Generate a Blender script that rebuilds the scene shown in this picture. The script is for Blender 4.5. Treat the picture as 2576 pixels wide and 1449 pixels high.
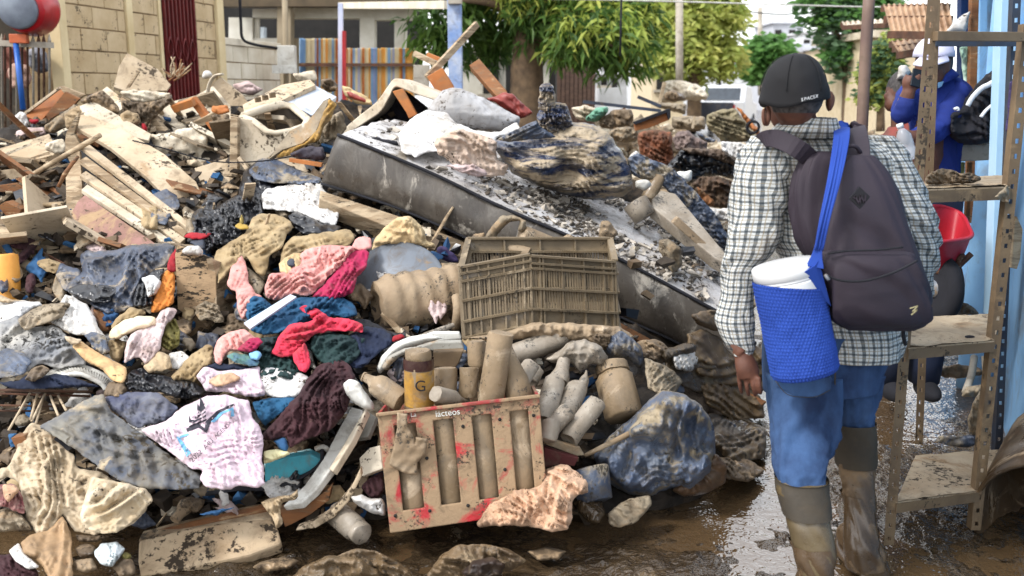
import bpy, bmesh, math, random
import numpy as np
from mathutils import Vector, Matrix
from mathutils.geometry import delaunay_2d_cdt
random.seed(7); np.random.seed(7)
for o in list(bpy.data.objects): bpy.data.objects.remove(o)
S = bpy.context.scene; COL = S.collection
# ---------------------------------------------------------------- camera
H0 = 1.6; FP = 2485.0; CU, CV = 1288.0, 724.5; PIT = math.radians(11.3)
cam = bpy.data.objects.new('camera', bpy.data.cameras.new('camera')); COL.objects.link(cam); S.camera = cam
cam.location = (0, 0, H0); cam.rotation_euler = (math.pi/2 - PIT, 0, 0)
cam.data.sensor_width = 36; cam.data.lens = 36*FP/2576; cam.data.clip_end = 1500; cam.data.clip_start = .05
cam.data.dof.use_dof = True; cam.data.dof.focus_distance = 4.0; cam.data.dof.aperture_fstop = 3.4
# ---------------------------------------------------------------- world and sun
W = bpy.data.worlds.new('World'); S.world = W; W.use_nodes = True
n = W.node_tree.nodes; l = W.node_tree.links; bg = n['Background']
sky = n.new('ShaderNodeTexSky'); sky.sky_type = 'NISHITA'; sky.sun_disc = False
SUN_EL, SUN_AZ = math.radians(47), math.radians(-125)      # azimuth from +Y towards +X
sky.sun_elevation = SUN_EL; sky.sun_rotation = SUN_AZ; sky.air_density = 1.2; sky.dust_density = 1.5; sky.ozone_density = 1.0
hs = n.new('ShaderNodeHueSaturation'); hs.inputs['Saturation'].default_value = .28; hs.inputs['Value'].default_value = 1.7
l.new(sky.outputs[0], hs.inputs['Color']); mxs = n.new('ShaderNodeMix'); mxs.data_type = 'RGBA'; mxs.inputs[0].default_value = .55; mxs.inputs[7].default_value = (9.6, 9.8, 10.2, 1)   # thin bright overcast
l.new(hs.outputs[0], mxs.inputs[6]); l.new(mxs.outputs[2], bg.inputs['Color']); bg.inputs['Strength'].default_value = .15
sd = bpy.data.lights.new('sun', 'SUN'); sun = bpy.data.objects.new('sun', sd); COL.objects.link(sun)
sd.energy = 2.0; sd.angle = math.radians(9.0); sd.color = (1, .98, .955)
sv = Vector((math.cos(SUN_EL)*math.sin(SUN_AZ), math.cos(SUN_EL)*math.cos(SUN_AZ), math.sin(SUN_EL)))
sun.rotation_euler = sv.to_track_quat('Z', 'Y').to_euler()
S.view_settings.view_transform = 'Standard'; S.view_settings.look = 'None'
S.view_settings.exposure = .6; S.view_settings.gamma = 1; S.view_settings.use_curve_mapping = False
S.render.engine = 'CYCLES'; S.cycles.max_bounces = 6; S.cycles.transparent_max_bounces = 8
# ---------------------------------------------------------------- picture point + distance -> place
CP, SP = math.cos(PIT), math.sin(PIT)
def rays(u, v):
    u, v = np.broadcast_arrays(np.asarray(u, float), np.asarray(v, float)); x = (u-CU)/FP; y = (CV-v)/FP
    return np.stack([x, CP+y*SP, -SP+y*CP], -1)
def at(u, v, Y):
    d = rays(u, v); k = np.asarray(Y, float)/d[..., 1]
    return d*k[..., None] + np.array([0, 0, H0])
def gY(v, z=0.):            # distance of the ground seen at height v of the picture
    d = rays(CU, v); return (z-H0)/d[..., 2]*d[..., 1]
def A(u, v, Y): return Vector(at(u, v, Y))
def P(s):                    # 'cr x,y x,y' : outline read off tile column c, row r
    t = s.split(); c, r = int(t[0][0]), int(t[0][1])
    return np.array([(c*858.67+float(a.split(',')[0])/3, r*483+float(a.split(',')[1])/3) for a in t[1:]])
_vs = [-200, 100, 200, 300, 400, 500, 600, 700, 850, 1000, 1200, 1340, 1449, 1700]
_ys = [9.6, 8.0, 7.2, 6.5, 5.9, 5.4, 4.95, 4.6, 4.15, 3.8, 3.5, 3.3, 3.05, 2.5]
def Yd(u, v):                # distance of the debris pile's face
    u = np.asarray(u, float); v = np.asarray(v, float)
    p = np.interp(v, _vs, _ys); g = gY(np.maximum(v, 420), .0)
    w = np.clip((u-1620)/330, 0, 1); w = w*w*(3-2*w)*np.clip((v-700)/350, 0, 1)
    return p*(1-w)+np.maximum(p, g)*w
# ---------------------------------------------------------------- noise
def _h(x, y, s):
    n = (x.astype(np.int64)*374761393 + y.astype(np.int64)*668265263 + int(s)*1442695041) & 0xffffffff
    n = ((n ^ (n >> 13))*1274126177) & 0xffffffff
    return ((n ^ (n >> 16)) & 0xffffff)/float(0xffffff)
def vn(x, y, s=0):
    x = np.asarray(x, float); y = np.asarray(y, float); xi = np.floor(x); yi = np.floor(y); fx = x-xi; fy = y-yi
    fx = fx*fx*fx*(fx*(fx*6-15)+10); fy = fy*fy*fy*(fy*(fy*6-15)+10)
    a = _h(xi, yi, s); b = _h(xi+1, yi, s); c = _h(xi, yi+1, s); d = _h(xi+1, yi+1, s)
    return (a*(1-fx)+b*fx)*(1-fy)+(c*(1-fx)+d*fx)*fy
def fbm(x, y, s=0, o=4, g=.5):
    t = 0; a = 1; m = 0
    for i in range(o): t = t+a*vn(x*2**i, y*2**i, s+i*17); m += a; a *= g
    return t/m
def ridged(x, y, s=0, o=4):
    t = 0; a = 1; m = 0
    for i in range(o): t = t+a*(1-np.abs(2*vn(x*2**i, y*2**i, s+i*31)-1))**2; m += a; a *= .5
    return t/m
def folds(x, y, th, f, s=0, warp=1.0):     # rounded ridges, sharp valleys, running along th
    c, q = math.cos(th), math.sin(th); a = x*c+y*q; b = -x*q+y*c
    p = b*f + warp*1.7*(vn(a*f*.22, b*f*.34, s)-.5)*2 + .5*(vn(a*f*.7, b*f*.7, s+9)-.5)
    t = p-np.floor(p); r = np.where(t < .76, (t/.76)**.8, (np.clip(1-t, 0, 1)/.24)**.9); k = vn(a*f*.35+7, b*f*.5, s+5); return r*(.15+1.1*k*k*1.6)
def trisum(x, y, f, s):                     # crumpled sheet: facets of crossing straight creases
    rg = np.random.RandomState(s % 9973); t = 0; x = x+.12*(vn(x*3, y*3, s)-.5); y = y+.12*(vn(x*3, y*3, s+1)-.5)
    for i in range(7):
        a = rg.uniform(0, math.pi); k = f*rg.uniform(.5, 1.6); p = (x*math.cos(a)+y*math.sin(a))*k+rg.uniform(0, 9); w = vn(x*f*.5+i*3, y*f*.5, s+i)
        t = t+(np.abs((p % 1)*2-1)-.5)*w
    return t*.75
PLAST = {'black_plastic', 'grey_plastic_sheet', 'blue_grey_tarp', 'mould_tarp', 'faded_tarp', 'canvas', 'canvas_b', 'olive_tarp', 'wet_card', 'blue_white_bag', 'sack_blue', 'mould_navy', 'brick_red_sheeting', 'cream_panel', 'muddy_sack'}
# ---------------------------------------------------------------- materials
def lin(c):
    return tuple(((x/255)/12.92 if x/255 <= .04045 else ((x/255+.055)/1.055)**2.4) for x in c)
MUD = (150, 129, 104)
_M = {}
def mat(name, c1, c2=None, scale=6, mud=.3, mudc=MUD, rough=.75, bump=.25, bs=40, spec=.4, wet=0., speck=0., metal=0., stretch=(1,1,1), ms=5, alpha=None, trans=0, mud_r=.8, edge=.09, rot=0, bd=.006, bdet=6, crease=0.):
    if name in _M: return _M[name]
    m = bpy.data.materials.new(name); m.use_nodes = True; T = m.node_tree; N = T.nodes; L = T.links
    B = N['Principled BSDF']; c1 = lin(c1); c2 = lin(c2) if c2 else tuple(x*.62 for x in c1); mc = lin(mudc)
    tc = N.new('ShaderNodeTexCoord'); mp = N.new('ShaderNodeMapping'); mp.inputs['Scale'].default_value = stretch; mp.inputs['Rotation'].default_value = (0, 0, rot)
    L.new(tc.outputs['Object'], mp.inputs['Vector'])
    oi = N.new('ShaderNodeObjectInfo'); va = N.new('ShaderNodeVectorMath'); va.operation = 'ADD'
    mu = N.new('ShaderNodeMath'); mu.operation = 'MULTIPLY'; mu.inputs[1].default_value = 37.; L.new(oi.outputs['Random'], mu.inputs[0])
    L.new(mp.outputs[0], va.inputs[0]); L.new(mu.outputs[0], va.inputs[1])
    def noise(sc, det=6, r=.6, src=va, dist=0):
        q = N.new('ShaderNodeTexNoise'); q.inputs['Scale'].default_value = sc; q.inputs['Detail'].default_value = det; q.inputs['Roughness'].default_value = r; q.inputs['Distortion'].default_value = dist
        L.new(src.outputs[0], q.inputs['Vector']); return q
    def ramp(src, a, b):
        q = N.new('ShaderNodeMapRange'); q.inputs[1].default_value = a; q.inputs[2].default_value = b; q.clamp = True
        L.new(src, q.inputs[0]); return q.outputs[0]
    def mix(f, a, b):
        q = N.new('ShaderNodeMix'); q.data_type = 'RGBA'
        if isinstance(f, float): q.inputs[0].default_value = f
        else: L.new(f, q.inputs[0])
        for s_, i in ((a, 6), (b, 7)):
            if isinstance(s_, tuple): q.inputs[i].default_value = (*s_, 1)
            else: L.new(s_, q.inputs[i])
        return q.outputs[2]
    n1 = noise(scale); col = mix(ramp(n1.outputs[0], .34, .68), c1, c2)
    rgh = None
    if mud > 0:
        n2 = noise(ms, 8, .68, dist=.6); k = .72-.42*mud
        mk = ramp(n2.outputs[0], k, k+edge)
        n3 = noise(scale*4, 4, .6); mcol = mix(n3.outputs[0], tuple(x*.78 for x in mc), tuple(min(1, x*1.2) for x in mc))
        col = mix(mk, col, mcol)
        q = N.new('ShaderNodeMapRange'); q.inputs[3].default_value = rough; q.inputs[4].default_value = mud_r; L.new(mk, q.inputs[0]); rgh = q.outputs[0]
        if mud >= .16:                       # darker grime over everything
            n7 = noise(ms*1.7, 7, .72, dist=.9); g_ = N.new('ShaderNodeMapRange'); g_.inputs[1].default_value = .5; g_.inputs[2].default_value = .66; g_.inputs[4].default_value = min(.75, .3+mud); L.new(n7.outputs[0], g_.inputs[0])
            col = mix(g_.outputs[0], col, tuple(x*.38 for x in mc))
    if speck > 0:
        n4 = noise(bs*1.3, 3, .7); n6 = noise(bs*.16, 3, .6); ml = N.new('ShaderNodeMath'); ml.operation = 'MULTIPLY'; L.new(n4.outputs[0], ml.inputs[0]); L.new(n6.outputs[0], ml.inputs[1]); sk = ramp(ml.outputs[0], .345-.07*speck, .39-.06*speck)
        col = mix(sk, col, tuple(x*.16 for x in mc))
    L.new(col, B.inputs['Base Color'])
    B.inputs['Specular IOR Level'].default_value = spec; B.inputs['Metallic'].default_value = metal
    if wet > 0:
        n5 = noise(7, 5, .7); wk = ramp(n5.outputs[0], .62-.3*wet, .72-.3*wet)
        q = N.new('ShaderNodeMapRange'); q.inputs[4].default_value = .12; L.new(wk, q.inputs[0])
        if rgh: L.new(rgh, q.inputs[3])
        else: q.inputs[3].default_value = rough
        rgh = q.outputs[0]
    if rgh: L.new(rgh, B.inputs['Roughness'])
    else: B.inputs['Roughness'].default_value = rough
    if bump > 0:
        nb = noise(bs, bdet, .65); bb = N.new('ShaderNodeBump'); bb.inputs['Strength'].default_value = bump; bb.inputs['Distance'].default_value = bd
        L.new(nb.outputs[0], bb.inputs['Height']); L.new(bb.outputs[0], B.inputs['Normal'])
        if crease:
            nc = noise(7, 2, .5, dist=1.2); nc.noise_type = 'RIDGED_MULTIFRACTAL'; b2 = N.new('ShaderNodeBump'); b2.invert = True; b2.inputs['Strength'].default_value = .6; b2.inputs['Distance'].default_value = crease
            L.new(nc.outputs[0], b2.inputs['Height']); L.new(bb.outputs[0], b2.inputs['Normal']); L.new(b2.outputs[0], B.inputs['Normal'])
    if alpha is not None: B.inputs['Alpha'].default_value = alpha
    if trans: B.inputs['Transmission Weight'].default_value = trans
    _M[name] = m; return m
# ---------------------------------------------------------------- objects
def tag(o, label, cat, group=None, kind=None):
    if label: o['label'] = label
    if cat: o['category'] = cat
    if group: o['group'] = group
    if kind: o['kind'] = kind
    return o
def thing(name, label, cat, loc, group=None):
    o = bpy.data.objects.new(name, None); o.empty_display_size = .1; COL.objects.link(o); o.location = Vector(loc)
    return tag(o, label, cat, group)
def wloc(o):
    v = Vector(o.location)
    while o.parent: o = o.parent; v += Vector(o.location)
    return v
def obj(name, V, F, m, parent=None, smooth=True, uv=None, mi=None, bevel=0, smangle=None):
    V = np.asarray(V, float); c = (V.min(0)+V.max(0))/2
    if parent is None: c = np.array([c[0], c[1], V[:, 2].min()])
    me = bpy.data.meshes.new(name); me.from_pydata((V-c).tolist(), [], [list(map(int, f)) for f in F]); me.update()
    for x in (m if isinstance(m, (list, tuple)) else [m]): me.materials.append(x)
    if mi is not None: me.polygons.foreach_set('material_index', np.asarray(mi, np.int32))
    if smooth: me.polygons.foreach_set('use_smooth', [True]*len(me.polygons))
    if smangle: me.set_sharp_from_angle(angle=math.radians(smangle))
    if uv is not None:
        ul = me.uv_layers.new(name='UVMap'); li = np.zeros(len(me.loops), np.int32); me.loops.foreach_get('vertex_index', li)
        ul.data.foreach_set('uv', np.asarray(uv, float)[li].ravel())
    o = bpy.data.objects.new(name, me); COL.objects.link(o)
    if parent: o.parent = parent; o.location = Vector(c)-wloc(parent)
    else: o.location = Vector(c)
    if bevel:
        b = o.modifiers.new('bevel', 'BEVEL'); b.width = bevel; b.segments = 2; b.limit_method = 'ANGLE'; b.angle_limit = .6
    return o
def join(*gs):
    V = []; F = []; k = 0
    for v, f in gs:
        v = np.asarray(v, float); V.append(v); F += [[i+k for i in q] for q in f]; k += len(v)
    return np.concatenate(V), F
def extrude(pts, d):          # closed solid from a ring of points pushed along d
    n = len(pts); p = np.asarray(pts, float); V = np.concatenate([p, p+np.asarray(d)])
    F = [list(range(n))[::-1], list(range(n, 2*n))]+[[i, (i+1) % n, n+(i+1) % n, n+i] for i in range(n)]
    return V, F
def box(c, s, R=None):
    c = np.asarray(c, float); s = np.asarray(s, float)/2
    v = np.array([(x, y, z) for x in (-1, 1) for y in (-1, 1) for z in (-1, 1)])*s
    if R is not None: v = v @ np.asarray(R).T
    return v+c, [[0, 1, 3, 2], [4, 6, 7, 5], [0, 4, 5, 1], [2, 3, 7, 6], [0, 2, 6, 4], [1, 5, 7, 3]]
def bar(p0, p1, w, t, up=(0, 0, 1)):     # rectangular bar between two points
    p0 = np.asarray(p0, float); p1 = np.asarray(p1, float); a = p1-p0; L = np.linalg.norm(a); a = a/L
    s = np.cross(a, up); s = s/np.linalg.norm(s); q = np.cross(s, a)
    return box((p0+p1)/2, (L, w, t), np.stack([a, s, q], 1))
def catmull(K, n):
    K = np.asarray(K, float); Pp = np.concatenate([[2*K[0]-K[1]], K, [2*K[-1]-K[-2]]]); out = []
    for i in range(len(K)-1):
        a, b, c, d = Pp[i:i+4]
        for t in np.arange(n)/n: out.append(.5*((2*b)+(c-a)*t+(2*a-5*b+4*c-d)*t*t+(-a+3*b-3*c+d)*t**3))
    out.append(K[-1]); return np.array(out)
def tube(path, r, n=8, cap=True, flat=1.0, sm=0, jit=0):
    path = np.asarray(path, float); r = np.broadcast_to(np.asarray(r, float), (len(path),)).copy()
    if sm: q = catmull(np.concatenate([path, r[:, None]], 1), sm); path = q[:, :3]; r = np.maximum(q[:, 3], 1e-4)
    tg = np.gradient(path, axis=0); tg /= np.linalg.norm(tg, axis=1)[:, None]+1e-9
    up = np.array([0, 0, 1.]) if abs(tg[0][2]) < .9 else np.array([0, 1., 0]); V = []
    s = np.cross(tg[0], up); s /= np.linalg.norm(s)
    for i, p in enumerate(path):
        s = s-tg[i]*np.dot(s, tg[i]); s /= np.linalg.norm(s)+1e-9; q = np.cross(s, tg[i])
        for k in range(n):
            a = 2*math.pi*k/n; V.append(p+r[i]*(math.cos(a)*s+math.sin(a)*q*flat)*(1+jit*(random.random()-.5)))
    m = len(path); F = [[i*n+k, i*n+(k+1) % n, (i+1)*n+(k+1) % n, (i+1)*n+k] for i in range(m-1) for k in range(n)]
    if cap: F += [list(range(n))[::-1], [(m-1)*n+k for k in range(n)]]
    return np.array(V), F
def lathe(p0, p1, prof, n=20, cap=True, dent=0, seed=0):   # prof: (fraction along the axis, radius)
    p0 = np.asarray(p0, float); p1 = np.asarray(p1, float); a = p1-p0; L = np.linalg.norm(a); a /= L
    up = np.array([0, 0, 1.]) if abs(a[2]) < .9 else np.array([0, 1., 0]); s = np.cross(a, up); s /= np.linalg.norm(s); q = np.cross(s, a); V = []
    for t, r in prof:
        for k in range(n):
            g = 2*math.pi*k/n; rr = r*(1+dent*(vn(3*t+seed, 1.3*math.sin(g)+seed*3, seed)-.5)) if dent else r
            V.append(p0+a*L*t+rr*(math.cos(g)*s+math.sin(g)*q))
    m = len(prof); F = [[i*n+k, i*n+(k+1) % n, (i+1)*n+(k+1) % n, (i+1)*n+k] for i in range(m-1) for k in range(n)]
    if cap: F += [list(range(n))[::-1], [(m-1)*n+k for k in range(n)]]
    return np.array(V), F
def planeY(pts, Y):          # distances on one flat plane through the given ones
    Y = np.asarray(Y, float); X = np.column_stack([np.ones(len(pts)), pts])
    if len(pts) > 3: c = np.linalg.lstsq(X, 1/Y, rcond=None)[0]; return 1/(X @ c)
    return Y
def polyY(pts, Y, lift):
    if Y is None: return planeY(pts, Yd(pts[:, 0], pts[:, 1])-lift)
    if np.isscalar(Y): return np.full(len(pts), Y)-lift
    Y = list(Y)
    if len(Y) == 3 and len(pts) > 3:         # plane through the first three
        X = np.column_stack([np.ones(3), pts[:3]]); c = np.linalg.solve(X, 1/np.array(Y)); return 1/(np.column_stack([np.ones(len(pts)), pts]) @ c)-lift
    if len(Y) != len(pts): Y = np.interp(np.linspace(0, 1, len(pts)), np.linspace(0, 1, len(Y)), Y)
    return planeY(pts, Y)-lift
def slab(name, label, cat, s, m, Y=None, lift=.05, t=.02, parent=None, bevel=.002, warp=0, group=None):
    pts = P(s) if isinstance(s, str) else np.asarray(s, float)
    y = polyY(pts, Y, lift); p = at(pts[:, 0], pts[:, 1], y)
    nr = np.zeros(3)
    for i in range(len(p)): nr += np.cross(p[i]-p[0], p[(i+1) % len(p)]-p[0])
    nr /= np.linalg.norm(nr); ctr = p.mean(0)-np.array([0, 0, H0])
    if np.dot(nr, ctr) < 0: nr = -nr
    V, F = extrude(p, nr*t)
    o = obj(name, V, F, m, parent, smooth=False, bevel=bevel)
    if parent is None or label: tag(o, label, cat, group)
    return o
def in_poly(pts, x, y):
    r = np.zeros(len(x), bool); n = len(pts)
    for i in range(n):
        x1, y1 = pts[i]; x2, y2 = pts[(i+1) % n]
        c = ((y1 > y) != (y2 > y)); d = (x2-x1)*(y-y1)/((y2-y1) if y2 != y1 else 1e-9)+x1
        r ^= c & (x < d)
    return r
_seed = [100]
def lump(name, label, cat, s, m, lift=.05, th=.07, fold=None, crum=(3., .015), Y=None, parent=None, step=4.2, rag=2.0, group=None, R=None, kind=None, round_=1., seed=None, smooth=True, crs=None):
    """soft solid: a traced outline at its own distance, swollen and creased, with a back"""
    _seed[0] += 13; sd_ = seed or _seed[0]; rg = np.random.RandomState(sd_)
    pts = P(s) if isinstance(s, str) else np.asarray(s, float); n = len(pts); out = []
    for i in range(n):                     # rounded, ragged boundary
        a, b = pts[i], pts[(i+1) % n]; d = b-a; L = np.hypot(*d); k = max(1, int(L/step))
        for j in range(k): out.append(a+d*j/k)
    out = np.array(out)
    for _ in range(int(2*round_)+0): out = (np.roll(out, 1, 0)+2*out+np.roll(out, -1, 0))/4
    out = out+rag*np.stack([fbm(out[:, 0]/14, out[:, 1]/14, sd_, 3)-.5, fbm(out[:, 0]/14, out[:, 1]/14, sd_+50, 3)-.5], 1)*3
    lo, hi = out.min(0), out.max(0); gx, gy = np.meshgrid(np.arange(lo[0], hi[0], step), np.arange(lo[1], hi[1], step*.87))
    gx = gx + (np.arange(gx.shape[0]) % 2)[:, None]*step/2
    x = gx.ravel()+rg.uniform(-.25, .25, gx.size)*step; y = gy.ravel()+rg.uniform(-.25, .25, gy.size)*step
    k = in_poly(out, x, y); x, y = x[k], y[k]
    seg = np.roll(out, -1, 0)-out; sl = (seg**2).sum(1)+1e-9
    def dist(x, y):
        q = np.stack([x, y], 1)[:, None]-out[None]; t = np.clip((q*seg[None]).sum(2)/sl, 0, 1)
        return np.sqrt((((q-seg[None]*t[..., None])**2).sum(2)).min(1))
    dd = dist(x, y) if len(x) else np.zeros(0)
    k = dd > step*.45; x, y, dd = x[k], y[k], dd[k]; nb = len(out)
    X = np.concatenate([out[:, 0], x]); Z = np.concatenate([out[:, 1], y]); D = np.concatenate([np.zeros(nb), dd])
    r = delaunay_2d_cdt([Vector(q) for q in zip(X, Z)], [(i, (i+1) % nb) for i in range(nb)], [], 1, 1e-5)
    vv = np.array([tuple(q) for q in r[0]]); tri = r[2]
    if len(vv) != len(X): X, Z = vv[:, 0], vv[:, 1]; D = dist(X, Z)
    if Y is None: yy = Yd(X, Z)-lift
    else:
        yv = polyY(pts, Y, 0); c = np.linalg.lstsq(np.column_stack([np.ones(n), pts]), 1/yv, rcond=None)[0]; yy = 1/(np.column_stack([np.ones(len(X)), X, Z]) @ c)-lift
    R_ = R or max(8., min(hi-lo)*.33); q = np.clip(D/R_, 0, 1); bul = th*np.sqrt(1-(1-q)**2)
    sx, sy = X/100, Z/100; h = bul.copy(); e = np.clip(D/(.25*R_), 0, 1)
    if crs is None:
        crs = (2.4, .017) if m.name in PLAST else ((2.2, fold[2]*.3 if not isinstance(fold[0], (tuple, list)) else fold[0][2]*.3) if fold else None)
    if fold:
        k_ = 1. if th > .2 else .42; h = k_*bul*(.6+.8*vn(sx*1.6, sy*1.6, sd_+71)); e2 = .35+.65*e
        for fo in (fold if isinstance(fold[0], (tuple, list)) else [fold]):
            t_ = math.radians(fo[0]); wx = sx+.35*(vn(sx*1.1, sy*1.1, sd_+41)-.5); wy = sy+.35*(vn(sx*1.1, sy*1.1, sd_+42)-.5)
            h += e2*fo[2]*1.35*(folds(wx, wy, t_, fo[1]*1.15, sd_)-.3)+e*fo[2]*.55*(folds(wx, wy, t_+.45, fo[1]*2.2, sd_+7)-.3)+e*fo[2]*.22*(folds(wx, wy, t_-.6, fo[1]*4., sd_+8)-.3)
        if crum == (3., .015): crum = (2., .004)
    if crs: h += (.3+.7*e)*crs[1]*trisum(sx, sy, crs[0], sd_)
    if crum: h += e*crum[1]*(ridged(sx*crum[0], sy*crum[0], sd_+3, 4)-.4)*1.6
    dr = rays(X, Z); dr /= np.linalg.norm(dr, axis=1)[:, None]; p = at(X, Z, yy)
    f = p-dr*h[:, None]; b = p+dr*(.012+.35*bul[:, None]); b[:, 2] -= .0
    N_ = len(X); bnd = {}
    F = []
    for t in tri:
        a = np.array([[X[i], Z[i]] for i in t]); ar = (a[1][0]-a[0][0])*(a[2][1]-a[0][1])-(a[2][0]-a[0][0])*(a[1][1]-a[0][1])
        t = list(t) if ar < 0 else list(t)[::-1]
        F.append(t); F.append([i+N_ for i in t[::-1]])
        for i in range(3):
            e_ = (t[i], t[(i+1) % 3])
            if (e_[1], e_[0]) in bnd: del bnd[(e_[1], e_[0])]
            else: bnd[e_] = 1
    for a, b_ in bnd: F.append([b_, a, a+N_, b_+N_])
    o = obj(name, np.concatenate([f, b]), F, m, parent, smooth=smooth, uv=np.concatenate([np.stack([sx, sy], 1)]*2))
    if parent is None or label: tag(o, label, cat, group, kind)
    return o
# ================================================================ MATERIALS
m_ground = mat('wet_mud', (74, 60, 43), (48, 39, 29), scale=3, mud=.3, mudc=(100, 83, 61), rough=.12, bump=.8, bs=20, bd=.035, bdet=3, spec=.7, wet=.85, speck=.2, ms=2.6, mud_r=.3)
m_mound = mat('pile_dirt_shade', (44, 36, 28), (22, 19, 16), scale=9, mud=.5, mudc=(70, 58, 45), rough=.8, bump=.9, bs=30, wet=.1, speck=.6, ms=6)  # dirt kept extra dark so gaps between things look shaded
m_wood = mat('muddy_wood', (158, 136, 108), (112, 92, 68), scale=3, stretch=(1, 1, 5), mud=.62, mudc=(178, 158, 130), rough=.8, bump=.5, bs=22, speck=.35)
m_wood2 = mat('brown_wood', (134, 88, 50), (96, 60, 34), scale=4, stretch=(1, 1, 4), mud=.38, mudc=(168, 140, 106), rough=.75, bump=.45, bs=24, speck=.2)
m_orange = mat('orange_wood', (186, 118, 62), (150, 88, 44), scale=4, mud=.2, mudc=(182, 150, 112), rough=.7, bump=.35, bs=24)
m_pale = mat('pale_board', (192, 174, 148), (164, 144, 116), scale=3, mud=.3, mudc=(160, 134, 102), rough=.75, bump=.3, bs=26, speck=.3)
m_cream = mat('cream_panel', (208, 198, 178), (178, 162, 138), scale=3, mud=.22, mudc=(166, 142, 110), rough=.65, bump=.2, speck=.25)
m_white = mat('dirty_white_sheet', (206, 205, 204), (186, 180, 170), scale=4, crease=.007, bd=.0015, edge=.25, mud=.22, mudc=(158, 132, 100), rough=.8, bump=.25, bs=60, speck=.15)
m_beige = mat('beige_cloth', crease=.007, c1=(176, 156, 126), c2=(146, 124, 94), scale=4, bd=.002, edge=.25, mud=.25, mudc=(136, 110, 78), rough=.9, bump=.3, bs=90, speck=.1)
m_sack = mat('muddy_sack', (156, 142, 120), (100, 88, 70), scale=6, crease=.007, mud=.45, mudc=(150, 126, 96), rough=.7, bump=.4, bs=60, speck=.35, wet=.15)
m_mudlump = mat('mud_coated_scrap', (118, 100, 78), (66, 54, 42), scale=7, crease=.010, mud=.5, mudc=(158, 134, 104), rough=.7, bump=.6, bs=40, speck=.5, wet=.25)
m_black = mat('black_plastic', (22, 24, 31), (16, 17, 22), scale=5, crease=.010, mud=.2, mudc=(110, 102, 92), rough=.3, bump=.15, bs=40, bd=.003, spec=.6)
m_greyplastic = mat('grey_plastic_sheet', (84, 92, 108), (44, 50, 64), scale=7, crease=.010, mud=.42, mudc=(150, 136, 116), rough=.42, bump=.35, bs=50, spec=.5, speck=.15)
m_bluegrey = mat('blue_grey_tarp', (84, 94, 112), (46, 54, 70), scale=9, crease=.010, mud=.5, mudc=(142, 130, 110), rough=.45, bump=.5, bs=60, spec=.5, speck=.4, wet=.2)
m_brownbag = mat('mud_streaked_bag', (36, 48, 78), (24, 30, 44), scale=3, mud=.6, mudc=(164, 148, 124), rough=.3, bump=.6, bs=22, speck=.4, wet=.3, stretch=(.4, .4, 2.4), ms=6, crease=.007)
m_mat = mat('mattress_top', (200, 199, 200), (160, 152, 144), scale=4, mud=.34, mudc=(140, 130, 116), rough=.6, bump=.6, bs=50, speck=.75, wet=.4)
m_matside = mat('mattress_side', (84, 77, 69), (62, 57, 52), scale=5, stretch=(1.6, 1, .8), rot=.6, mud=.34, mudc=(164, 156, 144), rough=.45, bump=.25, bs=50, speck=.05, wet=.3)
m_steel = mat('dull_steel', (118, 124, 132), (92, 97, 104), scale=4, mud=.3, mudc=(140, 118, 90), rough=.42, bump=.1, metal=.2)
m_caked = mat('caked_mud', (158, 138, 112), (126, 106, 82), scale=5, mud=.3, mudc=(178, 160, 136), rough=.72, bump=.55, bs=55, speck=.25, wet=.18)
m_bottle = mat('mud_covered_glass', (146, 126, 100), (114, 96, 72), scale=6, mud=.35, mudc=(170, 152, 128), rough=.6, bump=.4, bs=60, speck=.25, wet=.2)
m_bottlegrey = mat('grey_mud_glass', (160, 150, 136), (118, 106, 90), scale=8, mud=.3, mudc=(196, 186, 170), rough=.5, bump=.4, bs=60, speck=.5, wet=.45)
m_redcrate = mat('red_crate_plastic', (170, 34, 40), (140, 26, 32), scale=4, mud=.74, mudc=(146, 122, 94), rough=.45, bump=.5, bs=70, spec=.5, ms=7, mud_r=.85, edge=.1, speck=.1)
m_white_pl = mat('white_plastic', (220, 220, 214), (190, 186, 176), scale=4, mud=.25, mudc=(160, 134, 102), rough=.4, bump=.1)
m_grey_pl = mat('grey_plastic_part', (170, 168, 160), (130, 126, 116), scale=4, mud=.35, mudc=(160, 134, 102), rough=.45, bump=.2, speck=.2)
def cloth(name, c1, c2=None, mud=.12, **k):
    k.setdefault('rough', .92); k.setdefault('bump', .3); k.setdefault('bs', 150); k.setdefault('scale', 5); k.setdefault('bd', .0015); k.setdefault('edge', .25); k.setdefault('ms', 4); k.setdefault('crease', .003)
    return mat(name, c1, c2, mud=mud, **k)
m_pink = cloth('pale_pink_cloth', (214, 158, 150), (190, 128, 122), mud=.18); m_hot = cloth('magenta_cloth', (176, 38, 84), (140, 24, 62), mud=.16)
m_coral = cloth('coral_cloth', (206, 56, 78), (168, 36, 58), mud=.16); m_navy = cloth('navy_cloth', (28, 38, 62), (20, 26, 42))
m_teal = cloth('teal_blue_cloth', (34, 84, 118), (22, 58, 88)); m_maroon = cloth('dark_maroon_cloth', (66, 36, 40), (44, 24, 28))
m_khaki = cloth('khaki_cloth', (172, 152, 118), (134, 112, 78), mud=.25); m_ltpink = cloth('light_pink_shirt', (214, 196, 204), (196, 174, 184), mud=.16)
m_ptowel = cloth('cream_towel', (204, 182, 142), (174, 148, 108), mud=.25); m_dkgreen = cloth('dark_green_cloth', (38, 66, 62), (24, 40, 44))
m_denim = cloth('denim_rag', (48, 92, 132), (30, 60, 96)); m_purple = cloth('purple_rag', (78, 66, 110), (50, 42, 70))
m_redcl = cloth('red_rag', (158, 30, 40), (120, 20, 28)); m_brick = cloth('brick_red_sheeting', (150, 66, 56), (120, 48, 42), rough=.4)
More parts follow.
